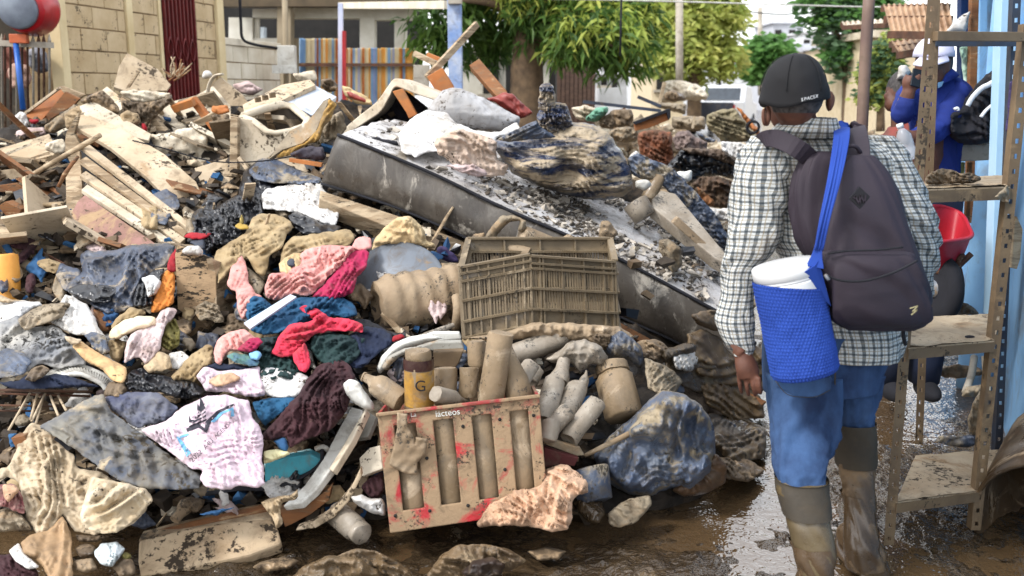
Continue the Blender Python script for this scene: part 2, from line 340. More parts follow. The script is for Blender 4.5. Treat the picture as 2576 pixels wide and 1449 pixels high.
m_blk = cloth('black_cloth', (34, 34, 40), (22, 22, 26)); m_olive = cloth('olive_rag', (120, 112, 58), (80, 74, 40))
m_stripe = cloth('mauve_rag', (196, 178, 176), (164, 140, 134), mud=.25)
m_peach = cloth('peach_rag', (206, 172, 144), (176, 138, 108), mud=.35, mudc=(124, 94, 70), speck=.25)
m_orcl = cloth('orange_cloth', (214, 140, 66), (184, 108, 44))
m_rust = mat('rusted_iron', (96, 62, 44), (60, 42, 34), scale=10, mud=.3, rough=.85, bump=.4)
m_conc = mat('concrete', (176, 168, 154), (146, 138, 124), scale=3, mud=.2, mudc=(130, 112, 90), rough=.9, bump=.3)
m_dark = mat('interior_shade', (40, 38, 36), (28, 27, 26), mud=0, rough=.9, bump=0)  # near-black colour stands in for shade inside windows, holes and gaps
m_block = mat('tan_block', (202, 180, 144), (180, 156, 118), scale=4, mud=.15, mudc=(160, 136, 104), rough=.9, bump=.35, speck=.1)
m_mortar = mat('mortar', (150, 128, 96), mud=0, rough=.95)
m_wblock = mat('whitewashed_block', (222, 214, 196), (200, 188, 164), scale=4, mud=.12, mudc=(170, 146, 114), rough=.9, bump=.3)
m_cream_paint = mat('cream_paint', (224, 206, 164), (204, 182, 138), scale=3, mud=.12, rough=.8, bump=.2)
m_maroonpaint = mat('maroon_iron', (112, 34, 32), (84, 24, 24), scale=6, mud=.12, rough=.55, bump=.15)
m_blue = mat('light_blue_paint', (128, 172, 208), (104, 148, 190), scale=2, mud=.2, mudc=(176, 166, 144), rough=.7, bump=.2, ms=2, edge=.3)
m_dkblue = mat('dark_blue_paint', (34, 62, 112), (26, 46, 86), scale=3, mud=.08, rough=.6, bump=.1)
m_shelf = mat('rusty_olive_steel', (122, 102, 76), (96, 78, 58), scale=5, mud=.35, mudc=(140, 116, 86), rough=.6, bump=.25, speck=.1)
m_shelfboard = mat('muddy_shelf_board', (186, 168, 142), (150, 130, 104), scale=4, mud=.4, mudc=(150, 124, 94), rough=.75, bump=.5, speck=.35)
m_steelblue = mat('dark_steel_post', (58, 66, 80), (42, 46, 56), scale=5, mud=.3, mudc=(110, 92, 70), rough=.6)
m_trunk = mat('tree_bark', (112, 92, 70), (78, 64, 50), scale=8, mud=0, rough=.95, bump=.8, bs=20)
def leafmat(name, a, b, tr=.35):
    m = mat(name, a, b, scale=1.6, mud=0, rough=.5, bump=0, spec=.3); N = m.node_tree.nodes; L = m.node_tree.links
    B = N['Principled BSDF']; T = N.new('ShaderNodeBsdfTranslucent'); X = N.new('ShaderNodeMixShader'); X.inputs[0].default_value = tr
    L.new(B.inputs['Base Color'].links[0].from_socket, T.inputs[0]); L.new(B.outputs[0], X.inputs[1]); L.new(T.outputs[0], X.inputs[2])
    L.new(X.outputs[0], N['Material Output'].inputs[0]); return m
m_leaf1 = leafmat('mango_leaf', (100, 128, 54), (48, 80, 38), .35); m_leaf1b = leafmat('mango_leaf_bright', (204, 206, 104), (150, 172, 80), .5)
m_leaf2 = leafmat('yellow_green_leaf', (196, 200, 110), (134, 156, 80), .5); m_leaf2b = leafmat('leaf_lit_tone', (220, 216, 134), (172, 188, 104), .5); m_leaf3 = leafmat('green_leaf', (124, 166, 90), (74, 118, 62), .5); m_leaf4 = leafmat('blue_green_leaf', (112, 142, 104), (70, 98, 72), .45)  # brighter leaf copies carry sunlight in their colour
# ================================================================ GROUND, WATER, PILE BASE
def grid(x0, x1, nx, y0, y1, ny):
    X, Y = np.meshgrid(np.linspace(x0, x1, nx), np.linspace(y0, y1, ny)); F = [[j*nx+i, j*nx+i+1, (j+1)*nx+i+1, (j+1)*nx+i] for j in range(ny-1) for i in range(nx-1)]
    return X.ravel(), Y.ravel(), F
def strip(x0, x1, y0, y1, h=0): return [(x0, y0, h), (x1, y0, h), (x1, y1, h), (x0, y1, h)]
V = []; F = []
for q in (strip(-400, 400, 14, 900), strip(-400, -6, -20, 14), strip(6, 400, -20, 14), strip(-6, 6, -20, 1.5)): F.append(list(range(len(V), len(V)+4))); V += q
tag(obj('ground', V, F, m_ground, smooth=False), 'flat muddy ground stretching away past the houses', None, kind='structure')
X, Y, F = grid(0, 1, 620, 0, 1, 560); X = np.interp(X, [0, .15, .85, 1], [-6, -1, 3, 6]); Y = np.interp(Y, [0, .1, .75, 1], [1.5, 2.7, 6.5, 14])
Z = .06*(fbm(X*1.1, Y*.8, 3, 4)-.52)+.022*(ridged(X*4.5, Y*3.5, 5, 4)-.4)+.030*(fbm(X*13, Y*10, 8, 3)-.5)+.016*(ridged(X*24, Y*17, 12, 2)-.45)*np.clip(2.2*fbm(X*1.6, Y*1.3, 14, 2)-.6, 0, 1)
e = np.clip(np.minimum(np.minimum(X+6, 6-X), np.minimum(Y-1.5, 14-Y)), 0, .6)/.6; Z += .028*np.exp(-((X+.25)/1.1)**2-((Y-3.02)/.38)**2)*(.4+1.2*fbm(X*2.5, Y*2.5, 19, 3)); Z = Z*e-.012*e
tag(obj('street_mud', np.stack([X, Y, Z], 1), F, m_ground), 'churned wet mud street with shallow puddles', None, kind='structure')
wm = bpy.data.materials.new('brown_water'); wm.use_nodes = True; N = wm.node_tree.nodes; L = wm.node_tree.links; B = N['Principled BSDF']
B.inputs['Base Color'].default_value = (*lin((86, 68, 47)), 1); B.inputs['Roughness'].default_value = .02; B.inputs['IOR'].default_value = 2.3
tc = N.new('ShaderNodeTexCoord'); mp = N.new('ShaderNodeMapping'); mp.inputs['Scale'].default_value = (1, .8, 1); q = N.new('ShaderNodeTexNoise'); q.inputs['Scale'].default_value = 13; q.inputs['Detail'].default_value = 3; q.inputs['Roughness'].default_value = .62
L.new(tc.outputs['Object'], mp.inputs[0]); L.new(mp.outputs[0], q.inputs['Vector'])
bb = N.new('ShaderNodeBump'); bb.inputs['Strength'].default_value = .8; bb.inputs['Distance'].default_value = .016; L.new(q.outputs[0], bb.inputs['Height']); L.new(bb.outputs[0], B.inputs['Normal'])
X, Y, F = grid(-5.5, 5.5, 20, 1.6, 13.5, 20)
tag(obj('puddle_water', np.stack([X, Y, X*0-.011], 1), F, wm), 'brown rain water lying in the low parts of the mud', None, kind='structure')
# pile base: one heightfield under the rubbish
nu, nv_ = 300, 190; U, Vv = np.meshgrid(np.linspace(-500, 2010, nu), np.linspace(1400, 190, nv_))
top = np.interp(U, [-500, 0, 300, 560, 800, 1000, 1250, 1500, 1640, 1760, 1850, 1930, 2010], [330, 330, 250, 260, 255, 260, 300, 400, 470, 640, 800, 960, 1120])
bot = np.interp(U, [-500, 0, 400, 900, 1400, 1760, 1880, 1930, 2010], [1400, 1400, 1400, 1300, 1290, 1240, 1180, 1130, 1130])
t = (1400-Vv)/(1400-190); Vx = bot+(top-bot)*t
yy = Yd(U, Vx)+.16+.5*np.clip((U-1150)/250, 0, 1)*np.clip((Vx-430)/120, 0, 1)*np.clip((1080-Vx)/150, 0, 1); p = at(U, Vx, yy).reshape(-1, 3)
p[:, 2] += .09*(fbm(p[:, 0]*4, p[:, 1]*4, 21, 4)-.5)+.08*(ridged(p[:, 0]*7, p[:, 1]*7, 22, 4)-.4)
r0 = at(U[0], Vx[0], Yd(U[0], Vx[0])+.3); r0[:, 2] = -.25; r1 = p[-nu:].copy(); r1[:, 1] += .9; r1[:, 2] -= .5; r2 = r1.copy(); r2[:, 1] += .6; r2[:, 2] = -.3
p = np.concatenate([p, r1, r2, r0]); F = [[j*nu+i, j*nu+i+1, (j+1)*nu+i+1, (j+1)*nu+i] for j in range(nv_+1) for i in range(nu-1)]
k = (nv_+2)*nu; F += [[k+i, k+i+1, i+1, i] for i in range(nu-1)]
tag(obj('rubbish_mound', p, F, m_mound), 'mud and crushed rubbish forming the body of the heap, darkened for shaded gaps', None, kind='stuff')
# ================================================================ LEFT HOUSE (side wall runs down the street)
K = .19; XA, YA = -3.904, 8.6; dv = np.array([K, 1, 0])/math.hypot(K, 1); nvv = np.array([dv[1], -dv[0], 0])
def wpt(Y, z=0, off=0): return np.array([XA+K*(Y-YA), Y, z])+nvv*off
def wbox(Y0, Y1, z0, z1, o0, o1):
    V = [wpt(Y, z, o) for Y in (Y0, Y1) for o in (o0, o1) for z in (z0, z1)]
    return np.array(V), [[0, 1, 3, 2], [4, 6, 7, 5], [0, 4, 5, 1], [2, 3, 7, 6], [0, 2, 6, 4], [1, 5, 7, 3]]
def blocks(par, Y0, Y1, z0, z1, m, bw=.39, bh=.195, off=.012, seed=0):
    rg = random.Random(seed); z = z0; r = 0; base = {}
    while z+bh*.5 < z1:
        y = Y0-(bw/2 if r % 2 else 0)
        while y < Y1-.04:
            a, b = max(y, Y0), min(y+bw, Y1)
            if b-a > .06:
                h = min(bh, z1-z); j = rg.uniform(-.004, .004)
                V, F = wbox(a+.007, b-.007, z+.006, z+h-.006, -.05, off+j)
                obj('block', V, F, m, par, smooth=False, bevel=.004)
            y += bw
        z += bh; r += 1
hs_ = thing('block_house', 'tan concrete block house side wall with a maroon barred door at the left', 'house', wpt(9.6, 0, -.3))
obj('wall_core', *wbox(8.6, 11.66, 0, 3.1, -.25, -.0), m_mortar, hs_, smooth=False)
obj('roof_slab', *wbox(8.3, 11.8, 3.1, 3.2, -3.2, .02), m_conc, hs_, smooth=False)
obj('end_wall', *wbox(11.5, 11.66, 0, 3.1, -3.1, -.26), m_mortar, hs_, smooth=False)
blocks(hs_, 8.62, 9.72, .78, 3.1, m_block, seed=1); blocks(hs_, 9.84, 10.30, .78, 3.1, m_block, seed=2); blocks(hs_, 11.06, 11.50, .78, 3.1, m_block, seed=3)
obj('pilaster', *wbox(9.73, 9.83, 0, 3.1, -.02, .03), m_cream_paint, hs_, smooth=False, bevel=.006)
obj('pilaster', *wbox(11.51, 11.66, 0, 3.1, -.02, .04), m_cream_paint, hs_, smooth=False, bevel=.006)
dr_ = obj('door', *wbox(10.36, 11.02, .2, 3.0, -.02, .012), mat('door_dark', (70, 24, 24), (48, 18, 20), mud=.1, rough=.6), hs_, smooth=False)
for i in range(9):
    y = 10.39+i*.075; V, F = wbox(y, y+.022, .2, 3.0, .014, .04); obj('door_bar', V, F, m_maroonpaint, dr_, smooth=False)
for i in range(4):
    y = 10.44+i*.15
    for sgn in (-1, 1):
        pa = [wpt(y+.05*math.sin(a)*sgn, 2.02+.12*(a/3.14-.5)*2, .05) for a in np.linspace(0, 3.14, 9)]; obj('door_scroll', *tube(pa, .009, 6), m_maroonpaint, dr_)
obj('door_jamb', *wbox(10.31, 10.36, 0, 3.05, 0, .02), m_cream_paint, hs_, smooth=False); obj('door_jamb', *wbox(11.02, 11.06, 0, 3.05, 0, .012), m_conc, hs_, smooth=False)  # far jamb in grey, its shadow put into the colour
p_ = thing('cream_pillar', 'cream painted pillar between the iron fence and the block wall', 'pillar', at(147, 400, 8.4))
V, F = box((A(148, 100, 8.45)[0], 8.45, 1.3), (.1, .14, 3.4)); obj('shaft', V, F, m_cream_paint, p_, smooth=False, bevel=.006)
# dark porch behind the fence
po = thing('dark_porch', 'dark recessed porch wall behind the iron fence', 'porch', at(60, 300, 9.3))
a = A(-420, 100, 9.4); b = A(138, 100, 9.4)
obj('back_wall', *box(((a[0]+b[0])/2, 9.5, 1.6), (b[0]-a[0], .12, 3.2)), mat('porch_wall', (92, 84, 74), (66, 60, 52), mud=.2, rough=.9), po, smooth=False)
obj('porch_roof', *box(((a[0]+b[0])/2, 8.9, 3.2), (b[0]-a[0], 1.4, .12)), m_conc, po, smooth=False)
fe = thing('iron_fence', 'iron railing with spiked tips in front of the dark porch', 'fence', at(50, 370, 8.0))
for i, x in enumerate([-38, -24, -10, 4, 12, 26, 41, 55, 69, 83, 97, 110, 124]):
    b0, b1 = A(x+2, 400, 8.0), A(x, 84, 8.0); obj('fence_bar', *lathe(b0, b1, [(0, .010), (.93, .010), (.935, .016), (.95, .014), (1, .001)], 6), m_rust if i % 3 else m_conc, fe)
for v, v2 in ((106, 114), (332, 332)): obj('fence_rail', *bar(A(-60, v, 8.0), A(134, v2, 8.0), .03, .045), m_conc, fe, smooth=False)
# things seen through or over the fence
bs_ = thing('wash_basin', 'round red basin with a grey base hanging above the iron fence', 'basin', at(60, 66, 7.8))
c0, c1 = A(40, 24, 7.75), A(80, 22, 8.05)
obj('rim', *lathe(c0+Vector((.02, .05, 0)), c1, [(0, .155), (.05, .165), (.5, .19), (.9, .21), (1, .215), (1, .2), (.9, .19)], 28), mat('red_enamel', (176, 28, 34), (140, 20, 28), mud=.1, rough=.3, bump=.05), bs_)
obj('base', *lathe(c0, c0+(c1-c0)*.15, [(0, .02), (0, .13), (.4, .145), (1, .15)], 28), mat('grey_enamel', (120, 128, 138), (92, 98, 110), mud=.15, rough=.35, bump=.05), bs_)
sq = thing('squeegee', 'blue handled squeegee with an orange head leaning on the iron fence', 'squeegee', at(58, 275, 7.9))
obj('handle', *tube([A(40, 108, 7.93), A(58, 276, 7.85)], .022, 8), mat('blue_handle', (40, 96, 178), mud=.1, rough=.4), sq)
obj('head', *bar(A(26, 97, 7.93), A(70, 98, 7.93), .05, .07), mat('orange_head', (196, 96, 50), mud=.1, rough=.5), sq, smooth=False, bevel=.006)
lump('rag_bundle', 'rusty brown rag hanging behind the iron fence', 'rag', '00 20,370 120,340 200,380 210,520 150,620 60,600 20,520', cloth('rust_rag', (112, 66, 52), (80, 46, 40)), Y=8.5, th=.12, fold=(80, 5, .03))
lump('rag_bundle', 'grey and white rag hung on the iron railing beside the pillar', 'rag', '00 200,380 300,350 360,400 365,540 300,560 220,500', cloth('grey_rag', (150, 150, 156), (84, 86, 94)), Y=8.35, th=.12, fold=(70, 6, .03))
lump('sack', 'pinkish beige sack slumped behind the blue squeegee', 'sack', '00 50,520 110,470 220,490 240,600 200,670 80,660', cloth('pinkish_sack', (176, 146, 132), (148, 116, 102)), Y=8.3, th=.14, fold=(10, 4, .02))
# ================================================================ whitewashed yard wall further on
yw = thing('yard_wall', 'low whitewashed block wall behind the pile next to the house corner', 'wall', wpt(12.4, 0, 0))
obj('wall_core', *wbox(11.67, 13.2, 0, 2.12, -.15, -.0), m_mortar, yw, smooth=False); blocks(yw, 11.69, 13.18, .95, 2.12, m_wblock, seed=5)
obj('coping', *wbox(11.67, 13.2, 2.12, 2.2, -.16, .03), m_wblock, yw, smooth=False, bevel=.006)
# open concrete building with dark window holes
cb = thing('concrete_building', 'unfinished grey concrete house with dark open windows behind the painted fence', 'building', at(850, 200, 18))
YB = 18.
def wl(name, u0, v0, u1, v1, m, y=YB, t=.3): return slab(name, None, None, [(u0, v0), (u1, v0), (u1, v1), (u0, v1)], m, Y=y, lift=0, t=t, parent=cb, bevel=0)
m_gc = mat('grey_plaster', (214, 210, 198), (190, 184, 168), scale=3, mud=.15, rough=.9, bump=.2)
m_gc2 = mat('brown_plaster', (156, 142, 118), (134, 120, 98), scale=3, mud=.15, rough=.9, bump=.2)  # browner plaster tone for column, lower walls and meter pole
wl('wall', 575, 44, 635, 240, m_gc); wl('wall', 635, 22, 697, 44, m_gc); wl('pier', 637, 96, 700, 240, m_gc, YB+.05)
wl('column', 697, 0, 731, 240, m_gc2, YB-.4); wl('lintel', 731, 20, 905, 46, m_gc, YB+.02); wl('wall', 731, 96, 860, 240, m_gc2, YB+.03)
wl('column', 905, 44, 942, 240, m_gc, YB-.05); wl('lintel', 905, 10, 1040, 50, m_gc, YB-.02); wl('column', 992, 50, 1020, 240, m_gc); wl('wall', 942, 122, 992, 240, m_gc2, YB+.04)
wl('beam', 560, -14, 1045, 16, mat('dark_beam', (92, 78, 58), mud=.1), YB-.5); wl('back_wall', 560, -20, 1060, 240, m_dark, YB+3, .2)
wl('ceiling_beam', 560, -60, 1150, -16, m_gc, YB-.3); obj('eave', *bar(A(860, 14, 17.2), A(1128, 12, 12.8), .12, .1), m_wblock, cb, smooth=False)
wl('window_mullion', 642, 46, 650, 96, m_gc, YB+.08, .1); wl('window_mullion', 655, 68, 664, 98, mat('pale_object', (190, 200, 206), mud=0), YB+1, .2)
# painted corrugated fence, sheet by sheet
pf = thing('painted_fence', 'corrugated metal fence painted in worn yellow and sky blue stripes', 'fence', at(900, 240, 13.4))
m_ys = [mat('yellow_sheet', (240, 206, 130), (232, 176, 92), scale=5, mud=0, rough=.6), mat('sky_sheet', (176, 204, 226), (140, 176, 212), scale=5, mud=0, rough=.6),
        mat('cream_sheet', (236, 228, 206), (222, 206, 168), scale=5, mud=0, rough=.6), mat('rust_sheet', (206, 124, 66), (226, 176, 110), scale=5, mud=0, rough=.7), mat('lilac_sheet', (204, 204, 220), (176, 184, 208), mud=0, rough=.6)]
rg = random.Random(4); i = 0
for (ua, ub, vt, Yf) in ((753, 853, 97, 13.4), (871, 1041, 121, 15.0)):
    u = ua
    while u < ub:
        w = rg.uniform(4, 7.5); k = 4; pts = [(u+w*j/k, Yf-(.035 if j % 2 else 0)) for j in range(k+1)]; dt = rg.uniform(-1, 1)
        top_ = [at(a, vt+dt, b) for a, b in pts]; botm = [at(a, vt+170, b) for a, b in pts]; V = np.array(top_+botm+[q+[0, .02, 0] for q in top_]+[q+[0, .02, 0] for q in botm]); n_ = k+1
        F = [[j, j+1, n_+j+1, n_+j] for j in range(k)]+[[2*n_+j+1, 2*n_+j, 3*n_+j, 3*n_+j+1] for j in range(k)]+[[j+1, j, 2*n_+j, 2*n_+j+1] for j in range(k)]+[[0, n_, 3*n_, 2*n_], [k, 2*n_+k, 3*n_+k, n_+k]]
        obj('sheet', V, F, m_ys[rg.choice([0, 0, 1, 2, 2, 4, 3, 0] if (u < 800 and u > 768) or (u > 920 and rg.random() < .5) else [1, 4, 2, 1, 0, 3])], pf, smooth=False); u += w
    obj('rail', *bar(at(ua, 163, Yf-.07), at(ub, 163, Yf-.07), .03, .045), m_rust, pf, smooth=False)
post0 = obj('fence_post', *bar(A(857, 8, 13.2), A(858, 330, 13.2), .06, .06, (0, 1, 0)), m_ys[4], pf, smooth=False)
tag(obj('red_post', *bar(A(866, 78, 13.1), A(866, 330, 13.1), .045, .07, (0, 1, 0)), mat('red_paint', (176, 46, 50), mud=.1), smooth=False), 'thin red post standing before the painted fence', 'post')
bp_ = thing('porch_post', 'flaking blue and white post in front of the mango tree', 'post', at(1150, 260, 12.5))
obj('shaft', *bar(A(1143, -20, 12.5), A(1150, 420, 12.5), .17, .17, (0, 1, 0)), mat('white_blue_paint', (178, 186, 200), (110, 140, 190), scale=4, mud=.2, rough=.8), bp_, smooth=False, bevel=.01)
obj('cap_beam', *bar(A(1128, 0, 12.45), A(1162, 0, 12.45), .2, .1), m_conc, bp_, smooth=False)
mb = thing('utility_meter', 'white utility meter box on a pole by the yard wall', 'meter', at(720, 190, 12.6))
obj('pole', *tube([A(716, -20, 12.7), A(722, 300, 12.7)], .035, 8), m_gc2, mb); obj('box', *box(A(722, 146, 12.55), (.22, .12, .3)), m_white_pl, mb, smooth=False, bevel=.01); obj('plate', *box(A(716, 174, 12.5), (.3, .05, .1)), m_white_pl, mb, smooth=False)
tag(obj('cable', *tube([A(603, -10, 12), A(606, 60, 12), A(611, 98, 12), A(640, 112, 12.1), A(697, 121, 12.3)], .018, 6, sm=4), m_blk), 'black cable hanging down and along the whitewashed wall', 'cable')
# ================================================================ TREES
def tree(name, label, blobs, Y, trunk, m, mb_, nl, L_, wd, droop, limbs=(), seed=0, group=None, split=.5, dark=(), leafparts=0):
    rg = np.random.RandomState(seed); t = thing(name, label, 'tree', at(trunk[0][0], trunk[0][1], Y), group)
    path = [at(a, b, Y) for a, b, _ in trunk]; obj('trunk', *tube(path, [c for _, _, c in trunk], 12, sm=4, jit=.12), m_trunk, t)
    for lb in limbs: obj('limb', *tube([at(a, b, Y+d) for a, b, d, _ in lb], [c for *_, c in lb], 8, sm=4), m_trunk, t)
    tot = sum(b[2]*b[3]*b[4] for b in blobs); s = Y/FP
    lm = {}; nleaf = [0]
    for mi, (mm, fr) in enumerate(((m, split), (mb_, 1-split))):
        if leafparts:
            lm = bpy.data.meshes.new('leaf'); lm.from_pydata([(0, 0, 0), (.25, -.5, .02), (.6, -.42, .03), (1, 0, -.06), (.6, .42, .03), (.25, .5, .02), (.5, 0, -.02)], [], [(0, 1, 6), (1, 2, 6), (2, 3, 6), (3, 4, 6), (4, 5, 6), (5, 0, 6)]); lm.materials.append(mm)
        Vs = []; 
        for bi, b in enumerate(blobs):
            if mi and bi in dark: continue  # dark crown parts skip the bright leaves, shade put into colour
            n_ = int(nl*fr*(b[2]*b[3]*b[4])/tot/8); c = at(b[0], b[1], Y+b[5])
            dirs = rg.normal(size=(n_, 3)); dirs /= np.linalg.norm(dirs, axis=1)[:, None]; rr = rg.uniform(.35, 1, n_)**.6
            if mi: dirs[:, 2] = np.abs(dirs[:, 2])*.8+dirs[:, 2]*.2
            pc = c+dirs*rr[:, None]*np.array([b[2]*s, b[4]*s, b[3]*s]); pc += .25*rg.normal(size=pc.shape)*b[3]*s*.4
            for q in pc:
                ax = rg.uniform(0, 6.28, 8); dz = rg.uniform(-.2, .9, 8)*droop-.1; ln = L_*rg.uniform(.6, 1.2, 8)
                d = np.stack([np.cos(ax), np.sin(ax), -dz], 1); d /= np.linalg.norm(d, axis=1)[:, None]
                sdv = np.cross(d, rg.normal(size=(8, 3))); sdv /= np.linalg.norm(sdv, axis=1)[:, None]
                o = q+rg.normal(size=(8, 3))*L_*.3; mid = o+d*ln[:, None]*.5; e = o+d*ln[:, None]; e[:, 2] -= ln*.15*droop
                if leafparts and nleaf[0] < leafparts*(mi+1)/2 and q[1] < Y-.1 and rg.rand() < .16:
                    for j in (0, 1):
                        lv = bpy.data.objects.new('leaf', lm); COL.objects.link(lv); lv.parent = t; x_ = e[j]-o[j]; Lx = np.linalg.norm(x_); x_ = x_/Lx; y_ = sdv[j]-x_*np.dot(sdv[j], x_); y_ /= np.linalg.norm(y_); z_ = np.cross(x_, y_)
                        lv.matrix_local = Matrix([[*(x_[k]*Lx, y_[k]*wd, z_[k]*Lx*.6, o[j][k]-t.location[k])] for k in range(3)]+[[0, 0, 0, 1]]); nleaf[0] += 1
                Vs.append(np.stack([o, mid+sdv*wd/2, e, mid-sdv*wd/2], 1).reshape(-1, 3))
        V = np.concatenate(Vs); o = obj('crown', V, [[i, i+1, i+2, i+3] for i in range(0, len(V), 4)], mm, t, smooth=False); o['kind'] = 'stuff'
    return t
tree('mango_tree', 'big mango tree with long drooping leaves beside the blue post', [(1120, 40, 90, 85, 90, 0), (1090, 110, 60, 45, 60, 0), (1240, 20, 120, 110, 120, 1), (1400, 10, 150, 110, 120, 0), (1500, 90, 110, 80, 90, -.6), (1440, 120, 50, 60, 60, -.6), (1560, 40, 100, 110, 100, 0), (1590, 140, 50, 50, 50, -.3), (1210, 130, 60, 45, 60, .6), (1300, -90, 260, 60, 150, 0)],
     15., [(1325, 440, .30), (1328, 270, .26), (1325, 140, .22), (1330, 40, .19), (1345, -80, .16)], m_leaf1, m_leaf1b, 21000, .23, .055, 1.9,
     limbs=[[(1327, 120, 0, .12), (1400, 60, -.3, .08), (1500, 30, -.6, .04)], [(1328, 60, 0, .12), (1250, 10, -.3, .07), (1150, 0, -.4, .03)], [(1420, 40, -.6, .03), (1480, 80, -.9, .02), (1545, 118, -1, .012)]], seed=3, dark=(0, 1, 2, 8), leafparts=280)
tree('leafy_tree', 'yellow green leafy tree over the street behind the white pickup', [(1700, 70, 80, 70, 70, 0), (1790, 60, 80, 80, 80, 0), (1740, 150, 110, 60, 80, 0), (1830, 150, 50, 55, 50, 0), (1650, 160, 40, 40, 40, 0), (1760, -20, 110, 50, 80, 0), (1690, 20, 60, 50, 50, 0)],
     27., [(1745, 330, .2), (1748, 200, .17), (1756, 100, .12), (1760, 0, .08)], m_leaf2, m_leaf2b, 11000, .26, .11, .9, limbs=[[(1748, 190, 0, .1), (1700, 120, 0, .06), (1660, 60, 0, .03)], [(1750, 170, 0, .1), (1800, 90, 0, .05), (1850, 40, 0, .02)]], seed=5)
tree('round_tree', 'round dark green tree to the left of the capped man\'s head', [(1930, 150, 55, 48, 50, 0), (1900, 175, 30, 30, 30, 0), (1962, 165, 25, 35, 30, 0)], 34., [(1932, 260, .2), (1931, 190, .15), (1930, 150, .1)], m_leaf3, m_leaf3, 6000, .34, .17, .3, seed=6)
tree('shade_tree', 'tall bluish green tree above and right of the black cap', [(2120, 60, 60, 90, 60, 0), (2130, 150, 55, 50, 50, 0), (2050, 10, 55, 25, 40, 0), (2180, 100, 50, 90, 50, 1), (2040, 60, 30, 22, 30, 0), (2200, 20, 60, 60, 50, 0), (2120, 0, 60, 40, 40, 0)], 24., [(2140, 330, .22), (2138, 200, .18), (2135, 100, .13), (2130, 0, .1)], m_leaf4, m_leaf3, 6500, .26, .11, .5,
     limbs=[[(2136, 120, 0, .08), (2080, 60, 0, .05), (2040, 20, 0, .03)]], seed=8)
tree('bush', 'sunlit yellow green bush between the rusty pole and the awning', [(2215, 190, 45, 55, 40, 0), (2240, 130, 30, 40, 30, 0), (2200, 240, 30, 30, 30, 0)], 14., [(2215, 330, .06), (2216, 250, .05), (2218, 200, .03)], m_leaf2, m_leaf4, 5000, .13, .06, .5, seed=9)
tree('bush', 'dusty bush low behind the far rubbish to the right of the black cap', [(2080, 215, 50, 30, 40, 0), (2140, 225, 50, 25, 40, 0)], 30., [(2100, 290, .1), (2102, 240, .08), (2104, 220, .05)], leafmat('dusty_leaf', (170, 158, 120), (130, 122, 88)), m_leaf2, 3500, .28, .12, .3, seed=10)
# ================================================================ FAR STREET
def house(label, u0, u1, vt, Y, m, roofm, wins=(), dp=6, name='far_house', rt=.15):
    a, b = A(u0, 228, Y), A(u1, 228, Y); zt = A(u0, vt, Y)[2]; t = thing(name, label, 'house', ((a[0]+b[0])/2, Y, 0))
    obj('wall', *box(((a[0]+b[0])/2, Y+dp/2, zt/2), (b[0]-a[0], dp, zt)), m, t, smooth=False)
    obj('roof', *box(((a[0]+b[0])/2, Y+dp/2, zt+rt/2+.003), (b[0]-a[0]+.4, dp+.4, rt)), roofm, t, smooth=False)
    for (x0, y0, x1, y1) in wins:
        p, q = A(x0, y0, Y), A(x1, y1, Y); w = obj('window', *box(((p[0]+q[0])/2, Y-.02, (p[2]+q[2])/2), (abs(q[0]-p[0]), .12, abs(q[2]-p[2]))), m_dark, t, smooth=False)
        obj('sill', *box(((p[0]+q[0])/2, Y-.06, min(p[2], q[2])-.05), (abs(q[0]-p[0])+.2, .2, .08)), m_conc, w, smooth=False)
    return t
m_far1 = mat('far_grey', (186, 188, 194), (168, 170, 176), mud=.1, rough=.9); m_far2 = mat('far_white', (214, 216, 218), (200, 200, 200), mud=.05, rough=.9); m_far3 = mat('far_cream', (206, 190, 160), (190, 172, 140), mud=.1, rough=.9)
house('grey two storey block house at the far end of the street', 1937, 2013, 60, 80, m_far1, m_far1, [(1950, 75, 1965, 90), (1985, 75, 2000, 90)])
house('small white house beside the far grey one', 2014, 2062, 84, 76, m_far2, m_far2, [(2022, 100, 2036, 112)])
house('low dark roofed house behind the black cap', 1984, 2080, 132, 60, m_far3, m_far1, [(1998, 148, 2016, 170), (2040, 148, 2058, 170)], rt=.5)
house('long pale building closing the far left of the street', 1560, 1900, 120, 90, m_far2, m_far1, [(1880, 140, 1890, 155)])
house('pale shop with a canopy behind the bright tree', 1640, 1720, 168, 34, m_far3, m_cream, [(1652, 190, 1668, 225), (1690, 186, 1704, 230)])
house('white shack with shuttered openings behind the mango tree trunk', 1500, 1575, 188, 24, m_far2, m_far2, [(1512, 196, 1526, 214), (1540, 196, 1552, 225)], dp=3)
house('low house with black doorways under the mango tree', 1150, 1420, 140, 19.5, m_gc, m_conc, [(1215, 150, 1255, 235), (1272, 150, 1290, 235), (1382, 165, 1470, 235)], dp=4)
house('distant cream house behind the shade tree', 2085, 2300, 120, 55, m_far3, m_far1, [(2110, 150, 2130, 170)])
wp = thing('plank_shack', 'dark weathered plank shack between the two big trees', 'shack', at(1450, 260, 18)); a = A(1400, 228, 18); b = A(1498, 228, 18)
obj('core', *box(((a[0]+b[0])/2, 18.55, 1.05), (b[0]-a[0]-.05, 1, 2.1)), m_dark, wp, smooth=False)
for i in range(9):
    x = a[0]+(b[0]-a[0])*(i+.5)/9; obj('plank', *box((x, 18, 1.05+random.uniform(-.04, .04)), ((b[0]-a[0])/9-.012, .03, 2.1)), mat('old_plank', (96, 74, 62), (70, 54, 46), mud=.1, stretch=(1, 1, 6)), wp, smooth=False)
